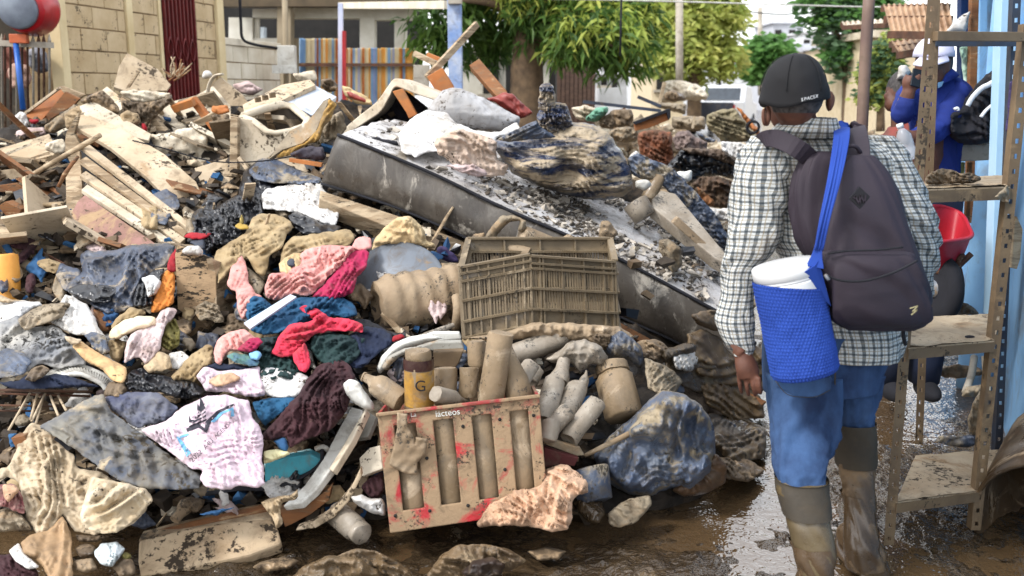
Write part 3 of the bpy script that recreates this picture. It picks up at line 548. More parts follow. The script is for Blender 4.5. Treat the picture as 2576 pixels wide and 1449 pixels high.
for (u_, y_, v0, v1, r_, lab) in ((1912, 60, 18, 240, .14, 'distant utility pole against the white sky'), (1709, 24, -20, 240, .09, 'pale utility pole among the bright tree leaves'), (2226, 20, 120, 260, .05, 'slim pale pole right of the rusty pole')):
    tag(obj('utility_pole', *tube([A(u_, v0, y_), A(u_, v1, y_)], r_, 8), m_conc), lab, 'pole')
tag(obj('wire', *tube([A(1280, -6, 11), A(1700, 4, 14), A(2160, 17, 18), A(2260, 16, 19)], .012, 5, sm=5), m_white_pl), 'pale overhead wire crossing in front of the mango tree', 'wire')
tag(obj('wire', *tube([A(1870, 28, 40), A(1960, 36, 40), A(2060, 30, 40)], .03, 5, sm=5), m_blk), 'thin overhead wire crossing the white sky', 'wire')
tag(obj('wire', *tube([A(1563, -10, 9), A(1560, 140, 9.0)], .01, 5), m_blk), 'black wire hanging straight down before the mango tree', 'wire')
ss = thing('stop_sign', 'small red octagonal sign on a thin pole by the bright tree', 'sign', at(1811, 214, 28))
obj('post', *tube([A(1811, 215, 28), A(1813, 150, 28)], .035, 6), m_steel, ss); c = A(1815, 156, 27.95)
V, F = extrude([(c[0]+.15*math.cos(a), c[1], c[2]+.15*math.sin(a)) for a in np.arange(8)*math.pi/4+math.pi/8], (0, .03, 0)); obj('plate', V, F, mat('sign_red', (200, 40, 36), mud=0), ss, smooth=False)
lump('flag', 'red flag above the bright tree near the far pole', 'flag', '20 425,180 460,170 480,190 470,205 430,200', mat('flag_red', (200, 50, 40), mud=0), Y=40, th=.1, crum=None, step=3)
# white pickup
tk = thing('pickup_truck', 'white pickup truck parked down the street with its dark tailgate towards us', 'pickup', at(1790, 330, 36)); yaw = math.radians(-22)
tp = A(1790, 228, 36); Rz = np.array(Matrix.Rotation(yaw, 3, 'Z'))
def tb(c, s): v, f = box(c, s); return v, f
def tput(name, g, m, par=tk, **k): v, f = g; v = np.asarray(v) @ Rz.T+np.array([tp[0], 36, 0]); return obj(name, v, f, m, par, **k)
m_tw = mat('truck_white', (222, 224, 228), (206, 208, 212), mud=.12, mudc=(170, 150, 120), rough=.3, bump=.02); m_glass = mat('dark_window', (56, 66, 76), (40, 48, 58), mud=.05, rough=.12, bump=0)
def prof(pts, w): return extrude([(-w/2, y, z) for y, z in pts], (w, 0, 0))
tput('bed', prof([(0.03, .55), (2.0, .55), (2.0, 1.2), (.03, 1.2)], 1.72), m_tw, smooth=False, bevel=.03)
tput('cab', prof([(2.02, .5), (4.9, .5), (5.2, .7), (5.15, 1.1), (4.1, 1.18), (3.55, 1.76), (2.3, 1.80), (2.05, 1.2)], 1.74), m_tw, smooth=False, bevel=.05)
tput('rear_window', prof([(2.055, 1.26), (2.265, 1.70), (2.235, 1.70), (2.02, 1.26)], 1.35), m_glass, smooth=False)
tg_ = tput('tailgate', box((0, 0, .88), (1.6, .05, .62)), mat('tailgate_dark', (44, 50, 64), (34, 38, 50), mud=.2, rough=.5), smooth=False, bevel=.01)
tput('bumper', box((0, -.1, .5), (1.7, .14, .16)), m_steel, smooth=False, bevel=.02)
for sx in (-1, 1):
    tput('tail_light', box((sx*.83, -.01, .95), (.07, .05, .3)), mat('tail_red', (150, 20, 20), mud=0, rough=.3), smooth=False)
    for y in (.95, 4.3): 
        w = tput('wheel', lathe((sx*.72, y, .36), (sx*.88, y, .36), [(0, .3), (0, .36), (1, .36), (1, .24)], 18), m_blk)
        v, f = lathe((sx*.86, y, .36), (sx*.895, y, .36), [(0, .2), (1, .17)], 12); v = v @ Rz.T+np.array([tp[0], 36, 0]); obj('rim', v, f, m_steel, w)
# ================================================================ RIGHT SIDE: BLUE BUILDING, PORCH
def rw(Y): return 1.98+.40*(Y-3.55)
bw_ = thing('blue_house', 'light blue plastered house front running along the right side', 'house', (2.6, 5, 0))
a, b = np.array([rw(2.2), 2.2]), np.array([rw(7.2), 7.2]); dq = (b-a)/np.linalg.norm(b-a); nq = np.array([dq[1], -dq[0]])
V, F = extrude([(*a, -.1), (*b, -.1), (*b, 3.2), (*a, 3.2)], (*(nq*.2), 0)); obj('wall', V, F, m_blue, bw_, smooth=False)
V, F = extrude([(*b, -.1), (*(b+dq*5), -.1), (*(b+dq*5), 3.2), (*b, 3.2)], (*(nq*.2), 0)); obj('far_wall', V, F, m_dkblue, bw_, smooth=False)
for Y0 in (5.2, 7.4):
    c = np.array([rw(Y0), Y0])-nq*.08; obj('column', *lathe((*c, 0), (*c, 2.9), [(0, .112), (.05, .11), (1, .1)], 20), m_blue, bw_)
pr = thing('porch_roof', 'low corrugated porch roof over the right side of the street', 'roof', (2.2, 5, 2.7))
for i in range(8):
    y0 = 2.4+i*.85; x0 = 1.95+.30*(y0-3.4); 
    n_ = 12; V = []
    for j in range(n_+1):
        yy_ = y0+.87*j/n_; V += [(x0, yy_, 2.62+.02*(j % 2)), (x0+2.2, yy_+.1, 2.95+.02*(j % 2)), (x0, yy_, 2.64+.02*(j % 2)), (x0+2.2, yy_+.1, 2.97+.02*(j % 2))]
    F = []
    for j in range(n_): k = 4*j; F += [[k, k+4, k+5, k+1], [k+2, k+3, k+7, k+6], [k, k+2, k+6, k+4], [k+1, k+5, k+7, k+3]]
    F += [[0, 1, 3, 2], [4*n_, 4*n_+2, 4*n_+3, 4*n_+1]]; obj('roof_sheet', V, F, m_conc, pr, smooth=False)
tag(obj('rusty_pole', *tube([A(2188, -30, 5.4), A(2176, 160, 5.4), A(2163, 420, 5.4), A(2140, 700, 5.4)], .032, 10, sm=3), mat('pole_rust', (92, 70, 66), (130, 108, 92), scale=2, mud=.2, rough=.6)), 'tall rusty pole rising behind the man\'s shoulder', 'pole')
def post(u0, u1, w, Y, m, label, v0=-20, v1=800, name='wooden_post'):
    return tag(obj(name, *bar(A(u0, v0, Y), A(u1, v1, Y), w*Y/FP, w*Y/FP, (0, 1, 0)), m, smooth=False, bevel=.003), label, 'post')
post(2531, 2500, 38, 4.3, mat('pale_blue_post', (172, 202, 222), (148, 184, 210), scale=3, mud=.12, rough=.7), 'pale blue square post nearest the shelf rack', v1=790)
post(2471, 2462, 18, 6.2, m_blue, 'thin sky blue post deep in the porch', v1=560)
post(2450, 2437, 18, 5.6, m_wood2, 'brown wooden post next to the thin blue one', v1=560)
post(2425, 2420, 24, 7.6, m_dkblue, 'dark blue post at the far end of the porch', v1=500)
post(2440, 2432, 10, 5.0, m_wood2, 'thin brown stick post under the concrete ledge', v0=408, v1=560)
post(2418, 2414, 14, 5.05, mat('yellow_green_post', (176, 176, 110), mud=.2), 'yellowish post under the concrete ledge', v0=408, v1=520)
lump('white_canopy', 'white cloth canopy corner above the shelf top bar', 'canopy', [(2378, 80), (2400, 52), (2441, 26), (2436, 60), (2430, 82)], m_white, Y=5.6, th=.06, fold=(60, 2, .02))
lump('curtain', 'green and white cloth hanging behind the blue jacket', 'cloth', [(2414, 118), (2438, 116), (2442, 215), (2424, 210)], cloth('green_white', (84, 156, 96), (214, 220, 220), scale=2), Y=5.7, th=.05, fold=(85, 3, .03))
lump('green_tarp', 'green tarp seen below the top shelf board', 'tarp', [(2350, 495), (2412, 500), (2410, 524), (2350, 526)], cloth('green_tarp', (60, 140, 88), (44, 110, 66)), Y=5.6, th=.05, fold=(5, 2, .02))
lg = thing('concrete_ledge', 'concrete ledge that carries the black backpack', 'ledge', at(2450, 405, 4.8))
slab('top', None, None, [(2399, 366), (2508, 362), (2510, 402), (2402, 408)], m_conc, Y=4.75, lift=0, t=.35, parent=lg, bevel=.01)
obj('grit', *tube([A(2402, 365, 4.78), A(2430, 361, 4.8), A(2465, 363, 4.78), (A(2505, 360, 4.8))], [.02, .035, .03, .02], 8, flat=.5, jit=.4), m_mudlump, lg)
# corrugated awnings across the lane
def awning(label, c4, Y4, nrib, m, name='awning'):
    t = thing(name, label, 'awning', at(*c4[3], Y4[3])); c = [np.asarray(at(*q, y)) for q, y in zip(c4, Y4)]; n_ = nrib*2; V = []
    nn = np.cross(c[1]-c[0], c[3]-c[0]); nn /= np.linalg.norm(nn)
    for i in range(n_+1):
        f_ = i/n_; off = nn*(.02 if i % 2 else 0)
        for p_ in (c[0]+(c[1]-c[0])*f_+off, c[3]+(c[2]-c[3])*f_+off): V += [p_, p_+np.array([0, 0, .012])]
    F = []
    for i in range(n_): k = 4*i; F += [[k, k+2, k+6, k+4], [k+1, k+5, k+7, k+3], [k, k+4, k+5, k+1], [k+2, k+3, k+7, k+6]]
    F += [[0, 1, 3, 2], [4*n_, 4*n_+2, 4*n_+3, 4*n_+1]]
    obj('corrugated_sheet', V, F, m, t, smooth=False)
    for f_ in (.02, .45, .97): obj('purlin', *bar(c[0]+(c[3]-c[0])*f_-[0, 0, .03], c[1]+(c[2]-c[1])*f_-[0, 0, .03], .05, .06), m_rust, t, smooth=False)
    return t
m_aw = mat('awning_sheet', (190, 158, 126), (150, 116, 88), scale=4, mud=.2, rough=.7)
awning('corrugated tin awning hanging above the white capped head', [(2222, 12), (2385, 8), (2400, 82), (2240, 80)], [9.5, 8.5, 7.4, 8.2], 11, m_aw)
awning('lower torn tin awning under the upper one', [(2242, 104), (2372, 88), (2380, 112), (2262, 132)], [10, 9, 8.2, 9], 8, m_aw)
awning('thin pale awning sheet crossing behind the rusty pole', [(2118, 55), (2230, 48), (2232, 58), (2122, 64)], [14, 13, 12.5, 13.5], 8, m_cream)
house('cream house with a tin roof far behind the awnings', 2200, 2330, 95, 22, m_far3, m_cream, [(2236, 110, 2256, 150)], dp=4)
# ================================================================ PILE, CENTRE: MATTRESS AND WHAT LIES ON IT
mt = thing('mattress', 'big grey mattress lying tilted across the pile, its top smeared with wet mud', 'mattress', at(1300, 800, 5.2))
eT = catmull([(846, 345), (930, 378), (1092, 446), (1248, 522), (1400, 588), (1542, 652), (1690, 730), (1840, 812)], 8)
eB = catmull([(806, 470), (900, 498), (1017, 538), (1172, 606), (1350, 700), (1555, 804), (1717, 878), (1850, 965)], 8)
eK = catmull([(1010, 305), (1110, 330), (1230, 370), (1350, 415), (1470, 462), (1590, 512), (1720, 575), (1860, 645)], 8)
ns = len(eT); f_ = np.linspace(0, 1, ns); yT = 5.18-.42*f_; yK = 6.25-.55*f_
Tt = at(eT[:, 0], eT[:, 1], yT); Bb = at(eB[:, 0], eB[:, 1], yT+.03); Kk = at(eK[:, 0], eK[:, 1], yK); Kb = Kk+(Bb-Tt)
def ring(i):
    T_, B_, K_, J_ = Tt[i], Bb[i], Kk[i], Kb[i]; out = []
    def seg(a, b, n, e=True): return [a+(b-a)*t for t in np.linspace(0, 1, n, endpoint=e)]
    for k, q in enumerate(seg(B_*.93+T_*.07, T_*.93+B_*.07, 9)): out.append(q+np.array([0, -.03, 0])*math.sin(math.pi*k/8))
    out += [T_*.985+K_*.015+(T_-B_)*.03]
    for k, q in enumerate(seg(T_*.95+K_*.05, K_, 16)): out.append(q+np.array([0, 0, .03])*math.sin(math.pi*k/15))
    out += seg(K_*.9+J_*.1, J_, 5); out += seg(J_*.9+B_*.1, B_*.97+J_*.03, 6); return out
R_ = [ring(i) for i in range(ns)]; m_ = len(R_[0]); V = np.array(R_).reshape(-1, 3)
dd = .03*(fbm(V[:, 0]*6, V[:, 1]*6+V[:, 2]*3, 77, 4)-.5)+.02*(ridged(V[:, 0]*9, V[:, 1]*9, 78, 3)-.4); V[:, 2] += dd; V[:, 1] -= dd*.5
F = [[i*m_+k, (i+1)*m_+k, (i+1)*m_+(k+1) % m_, i*m_+(k+1) % m_] for i in range(ns-1) for k in range(m_)]+[list(range(m_)), [(ns-1)*m_+k for k in range(m_)][::-1]]
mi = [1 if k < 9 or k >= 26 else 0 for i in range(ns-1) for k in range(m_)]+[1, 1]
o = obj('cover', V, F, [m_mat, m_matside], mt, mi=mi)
obj('piping', *tube([R_[i][9]+np.array([0, -.012, .004]) for i in range(ns)], .009, 6), m_blk, mt)
obj('piping', *tube([R_[i][0]+np.array([0, -.01, 0]) for i in range(ns)], .007, 6), m_blk, mt)
slab('bed_board', 'long muddy bed board under the left part of the mattress', 'board', [(806, 478), (1000, 542), (1180, 612), (1172, 652), (1010, 584), (803, 500)], m_wood, Y=[5.1, 5.08, 5.05, 4.98, 5.0, 5.05], t=.12, lift=0, bevel=.006)
slab('bed_board', 'brown wooden bed board under the right end of the mattress', 'board', [(1552, 806), (1850, 968), (1930, 1010), (1905, 1028), (1700, 905), (1556, 830)], m_wood2, Y=[4.8, 4.72, 4.66, 4.62, 4.7, 4.76], t=.1, lift=0, bevel=.005)
# mud crumbs and scraps lying on the mattress: one mass
def crumbs(name, label, n, gen, m, smin, smax, flat=.5, seed=0):
    rg = np.random.RandomState(seed); V = []; F = []; k = 0
    pts = gen(rg, n)
    bx_ = np.array([(x, y, z) for x in (-1, 1) for y in (-1, 1) for z in (-1, 1)], float)
    for q in pts:
        s = rg.uniform(smin, smax)*np.array([rg.uniform(.5, 2.2), rg.uniform(.5, 1.2), rg.uniform(.2, flat)])
        w = bx_*s*rg.uniform(.6, 1.3, (8, 3)); e = Matrix.Rotation(rg.uniform(0, 6.28), 3, 'Z') @ Matrix.Rotation(rg.uniform(-.9, .9), 3, 'X') @ Matrix.Rotation(rg.uniform(-.7, .7), 3, 'Y')
        V.append(w @ np.array(e).T+q); F += [[a+k for a in f] for f in ([0, 1, 3, 2], [4, 6, 7, 5], [0, 4, 5, 1], [2, 3, 7, 6], [0, 2, 6, 4], [1, 5, 7, 3])]; k += 8
    return tag(obj(name, np.concatenate(V), F, m, smooth=False), label, None, kind='stuff')
def on_mat(rg, n):
    out = []
    while len(out) < n:
        a = rg.beta(2.6, 1.5); b = rg.uniform(.02, .95); dens = fbm(np.array([a*9]), np.array([b*5]), 4, 3)[0]
        if rg.rand() > (dens-.35)*4: continue
        i = int(a*(ns-2)); q = R_[i][10]*(1-b)+R_[i][25]*b; 
        if a < .3 and rg.rand() < .6: continue
        out.append(np.array(q)+[rg.uniform(-.02, .02), 0, .035*math.sin(math.pi*b)+.004])
    return out
m_darkmud = mat('dark_wet_crumb', (92, 84, 74), (50, 46, 42), scale=12, mud=.3, rough=.5, bump=.4, wet=.5); m_litmud = mat('pale_mud_crumb', (196, 188, 176), (150, 140, 126), scale=12, mud=.2, rough=.5, wet=.3)
crumbs('mud_crumbs', 'dark wet crumbs scattered over the mattress top', 1800, on_mat, m_darkmud, .003, .013, seed=1)
crumbs('mud_crumbs', 'pale crumbs of dried mud on the mattress top', 500, on_mat, m_litmud, .004, .02, seed=2)
# arch of folded foam
fo = thing('foam_sheet', 'thick foam sheet folded into an arch with a dark hollow', 'foam', at(1000, 330, 6.4))
arc_o = [(850, 345), (868, 322), (905, 290), (945, 258), (970, 225), (990, 199), (1010, 200), (1050, 215), (1110, 238), (1150, 262)]
V = []; F = []; ao = catmull(arc_o, 3); kk = len(ao)
for i, q in enumerate(ao):
    t = i/(kk-1); ctr = np.array([1000, 345]); inn = q+(ctr-q)/np.linalg.norm(ctr-q)*(26 if t < .5 else 22); y0 = 6.25
    V += [at(q[0], q[1], y0), at(inn[0], inn[1], y0-.02), at(inn[0], inn[1], y0-.02)+[0, .75, .0], at(q[0], q[1], y0)+[0, .75, .0]]
for i in range(kk-1): F += [[4*i+a, 4*i+(a+1) % 4, 4*i+4+(a+1) % 4, 4*i+4+a] for a in range(4)]
F += [[3, 2, 1, 0], [4*kk-4, 4*kk-3, 4*kk-2, 4*kk-1]]
o = obj('sheet', V, F, m_cream, fo, bevel=.008, smangle=50)
lump('dark_fill', 'dark purple grey filling in the hollow of the foam arch', 'cloth', '10 110,1010 240,900 330,760 400,660 500,690 640,800 600,880 480,930 420,1010 300,1035', cloth('plum_dark', (52, 46, 54), (34, 30, 38)), Y=6.75, th=.1, fold=(40, 3, .02))  # creased dark filling for the inside of the arch
slab('wood_block', 'short orange brown timber poking out of the foam arch', 'timber', '10 385,690 460,668 570,865 510,895 490,850', m_orange, Y=6.15, lift=0, t=.07, bevel=.004)
lump('mattress_pad', 'grey folded mattress pad leaning behind the white sheet', 'mattress', '10 650,820 760,680 850,660 970,690 1120,760 1350,890 1340,960 1240,985 900,960 700,900', mat('grey_pad', (176, 176, 178), (150, 146, 142), scale=4, mud=.2, rough=.8, speck=.1), Y=6.2, th=.1, fold=None, crum=(1.2, .02))
slab('timber', 'long brown timber plank sticking up from the red sheeting', 'timber', '10 965,490 1040,440 1245,680 1270,740 1200,760', m_wood2, Y=[6.9, 6.9, 6.7, 6.6, 6.6], lift=0, t=.06, bevel=.005)
slab('timber', 'stubby orange timber block behind the foam arch', 'timber', '10 645,580 700,545 760,510 840,640 850,665 760,690 720,700', m_orange, Y=6.95, lift=0, t=.1, bevel=.005)
tag(obj('batten', *bar(A(1074, 196, 7.0), A(1200, 60, 7.3), .03, .045), m_wood, smooth=False, bevel=.002), 'long thin batten slanting up in front of the blue post', 'batten')
tag(obj('batten', *bar(A(1042, 134, 7.6), A(1096, 160, 7.5), .025, .04), m_wood, smooth=False, bevel=.002), 'short pale batten beside the painted fence end', 'batten')
tag(obj('batten', *bar(A(1075, 137, 7.8), A(1120, 155, 7.7), .02, .03), m_orange, smooth=False, bevel=.002), 'thin brown batten behind the long slanting one', 'batten')
slab('grey_board', 'grey square board standing at the end of the painted fence', 'board', '10 545,490 665,490 660,660 545,660', m_conc, Y=8.2, lift=0, t=.04)
lump('red_sheeting', 'crumpled brick red sheeting behind the garbage bag', 'sheet', '10 1090,740 1180,720 1230,690 1300,720 1380,790 1450,850 1420,880 1350,900 1240,830 1130,760', m_brick, Y=6.35, th=.08, fold=(35, 4, .03))
lump('white_sheet', 'white bed sheet draped over the head of the mattress', 'sheet', '10 430,1010 520,900 640,830 800,850 860,930 1000,980 1180,1000 1330,920 1360,1000 1170,1040 1160,1100 900,1130 640,1150 560,1190 450,1150', m_white, Y=[5.35, 5.6, 5.8, 5.85, 5.9, 5.9, 5.8, 5.8, 5.7, 5.6, 5.45, 5.4, 5.3, 5.25, 5.25], th=.07, fold=(30, 1.6, .035), crum=(1.5, .01))
lump('crumpled_cloth', 'beige and white knotted cloth lying on the mattress left of the black bag', 'cloth', '10 700,1060 880,960 1060,1020 1170,1060 1170,1200 1260,1250 1240,1320 1120,1340 1000,1300 860,1260 800,1200 720,1160', mat('mauve_beige', (204, 184, 168), (166, 144, 124), mud=.3, rough=.85, speck=.15), Y=5.25, th=.09, fold=((20, 4, .03), (75, 3, .02)), crum=(3.5, .02))
lump('knotted_rag', 'small muddy knotted rag at the edge of the mattress', 'rag', '10 780,1250 900,1240 1010,1240 1110,1300 1100,1330 1000,1330 900,1300', m_stripe, Y=5.15, th=.05, fold=(10, 6, .02))
lump('cloth_scrap', 'small dark and white scrap at the top left corner of the mattress', 'cloth', '10 130,1040 250,1035 420,1060 440,1100 330,1090 260,1080', m_blk, Y=5.4, th=.03, fold=(5, 4, .01))
# garbage bag
gb = thing('garbage_bag', 'full black garbage bag streaked with mud, tied at the top, on the mattress', 'bag', at(1430, 500, 5.3))
lump('bag_body', None, None, [(1246, 352), (1275, 346), (1358, 334), (1438, 308), (1492, 311), (1530, 333), (1566, 383), (1590, 433), (1592, 475), (1570, 495), (1525, 503), (1470, 500), (1420, 490), (1360, 470), (1290, 436), (1262, 402), (1246, 375)], m_brownbag, Y=5.45, th=.3, fold=((13, 4.5, .03), (22, 9, .012)), crum=(2.5, .006), crs=(1.6, .02), parent=gb, step=4)
lump('bag_neck', None, None, [(1350, 335), (1352, 280), (1372, 265), (1395, 255), (1425, 262), (1436, 290), (1445, 320), (1400, 345)], m_brownbag, Y=5.35, th=.1, fold=(85, 9, .045), crum=(6, .04), parent=gb, step=3.5)
lump('bag_knot', None, None, [(1352, 275), (1356, 240), (1360, 212), (1378, 205), (1392, 215), (1396, 245), (1398, 270), (1375, 282)], m_brownbag, Y=5.3, th=.06, fold=(90, 11, .03), crum=(8, .03), parent=gb, step=3)
lump('bag_flap', None, None, [(1250, 350), (1300, 325), (1350, 300), (1362, 320), (1400, 345), (1330, 352), (1280, 358)], m_bluegrey, Y=5.2, th=.03, fold=(150, 5, .03), crum=(5, .02), parent=gb, step=4)
# things on the mattress, near edge
m_bottledk = mat('dark_mud_glass', (110, 94, 72), (76, 62, 46), scale=7, mud=.4, mudc=(150, 132, 106), rough=.45, bump=.4, bs=60, speck=.3, wet=.35)
def bottle(label, b, t, r, m=None, kind='cyl', name='bottle', n=18, cat='bottle', dent=.06, group=None, parent=None):
    """b, t: (u, v, distance) of base and top; r in picture units"""
    if m is m_bottle or m is None: m = (m_bottle, m_bottle, m_caked, m_bottledk)[int(b[0]*7+b[1]) % 4]
    pr = {'cyl': [(0, .86), (.0, .97), (.03, 1), (.3, 1), (.72, 1), (.97, .97), (1, .9), (1.0, .62), (.97, .5)],
          'beer': [(0, .8), (0, .95), (.03, 1), (.55, 1), (.66, .86), (.76, .5), (.84, .38), (.96, .34), (.965, .42), (.99, .42), (1, .34)],
          'jar': [(0, .9), (.03, 1), (.74, 1), (.80, .86), (.82, .8), (.83, .92), (.97, .92), (1, .86)],
          'cone': [(0, .9), (.03, 1), (.35, .97), (.7, .66), (1, .42)],
          'cup': [(0, .55), (.4, .66), (.75, .95), (.95, 1), (1, .95), (1, .8), (.9, .75)]}[kind]
    p0, p1 = at(*b), at(*t); R = r*b[2]/FP; V, F = lathe(p0, p1, [(a, c*R) for a, c in pr], n, dent=dent, seed=int(b[0]) % 50)
    V = V+.0035*(np.stack([vn(V[:, 0]*60, V[:, 2]*60, 3), vn(V[:, 0]*60, V[:, 2]*60, 9), vn(V[:, 1]*60, V[:, 2]*60, 5)], 1)-.5)*2
    o = obj(name, V, F, m or m_bottle, parent, smangle=60)
    if not parent: tag(o, label, cat, group)
    return o
bottle('thick mud coated container lying on the mattress above the tan crate', (1312, 590, 4.75), (1430, 640, 4.85), 26, m_caked, 'cyl', name='container', cat='container')
bottle('rounded mud coated jar right of the lying container on the mattress', (1420, 610, 4.72), (1472, 645, 4.8), 24, m_caked, 'jar', name='jar', cat='jar')
bottle('mud covered bottle lying along the back rim of the tan crate', (1330, 640, 4.5), (1218, 604, 4.55), 17, m_caked, 'beer')
lump('boot', 'muddy folded boot shaft curling over the edge of the mattress', 'boot', '11 1080,340 1130,260 1210,170 1320,180 1400,220 1380,300 1330,300 1350,215 1260,230 1170,330 1190,370 1120,360', m_sack, Y=4.8, th=.06, fold=(40, 3, .015))
lump('mud_clump', 'dark muddy wad of cloth left of the tan crate', 'cloth', '11 930,400 1000,320 1090,300 1080,360 1090,480 1060,520 960,500 925,470', m_mudlump, Y=4.85, th=.07, fold=(80, 5, .03))
lump('mud_flake', 'pale mud flake standing on the mattress', 'scrap', '11 1840,370 1940,350 1960,220 2020,215 2090,310 2040,360 1960,400 2000,500 1960,505 1880,430', m_caked, Y=5.1, th=.04, crum=(4, .03))
lump('rag', 'grey slimy rag on the mattress near the plaid sleeve', 'rag', '11 2390,370 2470,350 2560,420 2576,560 2500,620 2440,520 2400,460', m_sack, Y=5.0, th=.07, fold=(70, 4, .03))
# mud ridges on the mattress surface
# right of the garbage bag
pi_ = thing('pipe_elbow', 'muddy ceramic pipe end with an open mouth right of the garbage bag', 'pipe', at(1610, 545, 5.3))
V, F = lathe(at(1597, 508, 5.25), at(1622, 548, 5.22), [(.35, .045), (.2, .05), (0, .052), (0, .066), (.1, .07), (.5, .066), (1, .06)], 22, dent=.08); obj('body', V, F, m_bottlegrey, pi_)
bottle('beige plastic pipe stub leaning behind the pipe mouth', (1628, 500, 5.35), (1658, 445, 5.4), 17, m_bottle, 'cyl', name='pipe', cat='pipe')
slab('light_fitting', 'long mud crusted box section slanting down beside the mattress', 'fitting', [(1640, 500), (1662, 478), (1700, 486), (1828, 640), (1835, 668), (1800, 650), (1640, 520)], m_bottlegrey, Y=[5.3, 5.35, 5.35, 5.0, 4.95, 4.95, 5.25], lift=0, t=.08, bevel=.008)
slab('light_fitting', 'narrow muddy strip lying against the box section', 'fitting', [(1690, 560), (1705, 545), (1722, 560), (1828, 660), (1818, 672)], m_caked, Y=5.05, lift=0, t=.05, bevel=.006)
lump('plastic_sheeting', 'shredded grey plastic sheeting hanging right of the garbage bag', 'sheeting', [(1575, 400), (1600, 385), (1640, 400), (1690, 420), (1740, 470), (1800, 540), (1835, 600), (1832, 640), (1780, 590), (1720, 520), (1670, 470), (1620, 455), (1590, 440)], m_bluegrey, Y=5.45, th=.06, fold=((40, 8, .04), (35, 16, .02)), crum=(6, .02), step=4)
lump('white_scrap', 'white plastic scrap right of the tied bag', 'scrap', [(1585, 400), (1600, 378), (1625, 400), (1630, 430), (1605, 445)], m_white, Y=5.6, th=.04)
lump('white_scrap', 'white tray fragment above the pipe stub', 'scrap', [(1668, 440), (1712, 432), (1742, 428), (1740, 450), (1715, 468), (1690, 455)], m_white_pl, Y=5.9, th=.04)
lump('pale_scrap', 'greenish white plastic scrap beside the pipe stub', 'scrap', [(1597, 455), (1630, 450), (1640, 468), (1620, 480), (1598, 472)], m_white_pl, Y=5.3, th=.03)
# ================================================================ TAN PLASTIC CRATE
def lerp(a, b, t): return np.asarray(a)*(1-t)+np.asarray(b)*t
def quadpt(c, s, t): return lerp(lerp(c[0], c[1], s), lerp(c[3], c[2], s), t)
m_tan = mat('tan_mud_plastic', (128, 112, 88), (100, 86, 66), scale=5, mud=.3, mudc=(152, 136, 112), rough=.6, bump=.3, bs=50, speck=.15, wet=.2)
tc_ = thing('plastic_crate', 'tan mud covered slatted plastic crate standing against the mattress', 'crate', at(1350, 850, 4.3))
TL, TM, TR = at(1157, 672, 4.16), at(1333, 640, 4.20), at(1544, 655, 4.36); BL, BM, BR = at(1168, 852, 4.08), at(1338, 820, 4.12), at(1553, 828, 4.3)
dpv = np.array([.0, .30, .08]); TB1, TB2 = TL+dpv+[.02, 0, 0], TR+dpv*.8; BB1, BB2 = BL+dpv+[.02, 0, 0], BR+dpv*.8; 
def crate_face(c, xs, ys, sl, nm='side'):
    nr = np.cross(c[1]-c[0], c[3]-c[0]); nr /= np.linalg.norm(nr)
    if nr[1] > 0: nr = -nr
    g = []
    for y in ys: g.append(bar(quadpt(c, 0, y)+nr*.006, quadpt(c, 1, y)+nr*.006, .026, .009, (0, 0, 1)))
    for x in xs: g.append(bar(quadpt(c, x, 0), quadpt(c, x, 1), .008, .020, nr))
    fr = obj('frame', *join(*g), m_tan, tc_, smooth=False)
    for i in range(len(ys)-1):
        if (i, ) and sl[i]:
            g = []; n_ = int(np.linalg.norm(c[1]-c[0])/.0125)
            for k in range(n_+1):
                s = k/n_+random.uniform(-.003, .003); g.append(bar(quadpt(c, s, ys[i]), quadpt(c, s, ys[i+1]), .0065, .005, nr))
            ob = obj('slats', *join(*g), m_tan, fr, smooth=False); ob['kind'] = 'stuff'
        else:
            q = [quadpt(c, a, b)-nr*.006 for a, b in ((0, ys[i]), (1, ys[i]), (1, ys[i+1]), (0, ys[i+1]))]
            obj('panel', *extrude(q, -nr*.004), m_tan, fr, smooth=False)
crate_face([TL, TM, BM, BL], [0, .1, .26, .4, .62, .78, .9, 1], [0, .09, .2, .47, .76, .985], [0, 0, 1, 1, 0])
crate_face([TM, TR, BR, BM], [0, .1, .14, .36, .62, .86, .96, 1], [.02, .12, .19, .47, .76, .99], [0, 0, 1, 1, 0])
crate_face([TB1, TB2, BB2, BB1], [0, .25, .5, .75, 1], [0, .2, .47, .76, 1], [0, 1, 1, 0]); crate_face([TL, TB1, BB1, BL], [0, .5, 1], [0, .2, .47, .76, 1], [0, 1, 1, 0]); crate_face([TR, TB2, BB2, BR], [0, .5, 1], [0, .2, .47, .76, 1], [0, 1, 1, 0])
obj('floor', *extrude([BL, BM, BR, BB2, BB1], (0, 0, .01)), m_tan, tc_, smooth=False)
lump('mud_clod', 'crust of wet mud spilling under the tan crate', 'mud', [(1165, 850), (1260, 838), (1340, 812), (1440, 812), (1560, 822), (1600, 850), (1560, 870), (1440, 858), (1340, 850), (1250, 862)], m_caked, Y=4.05, th=.05, crum=(4, .03))
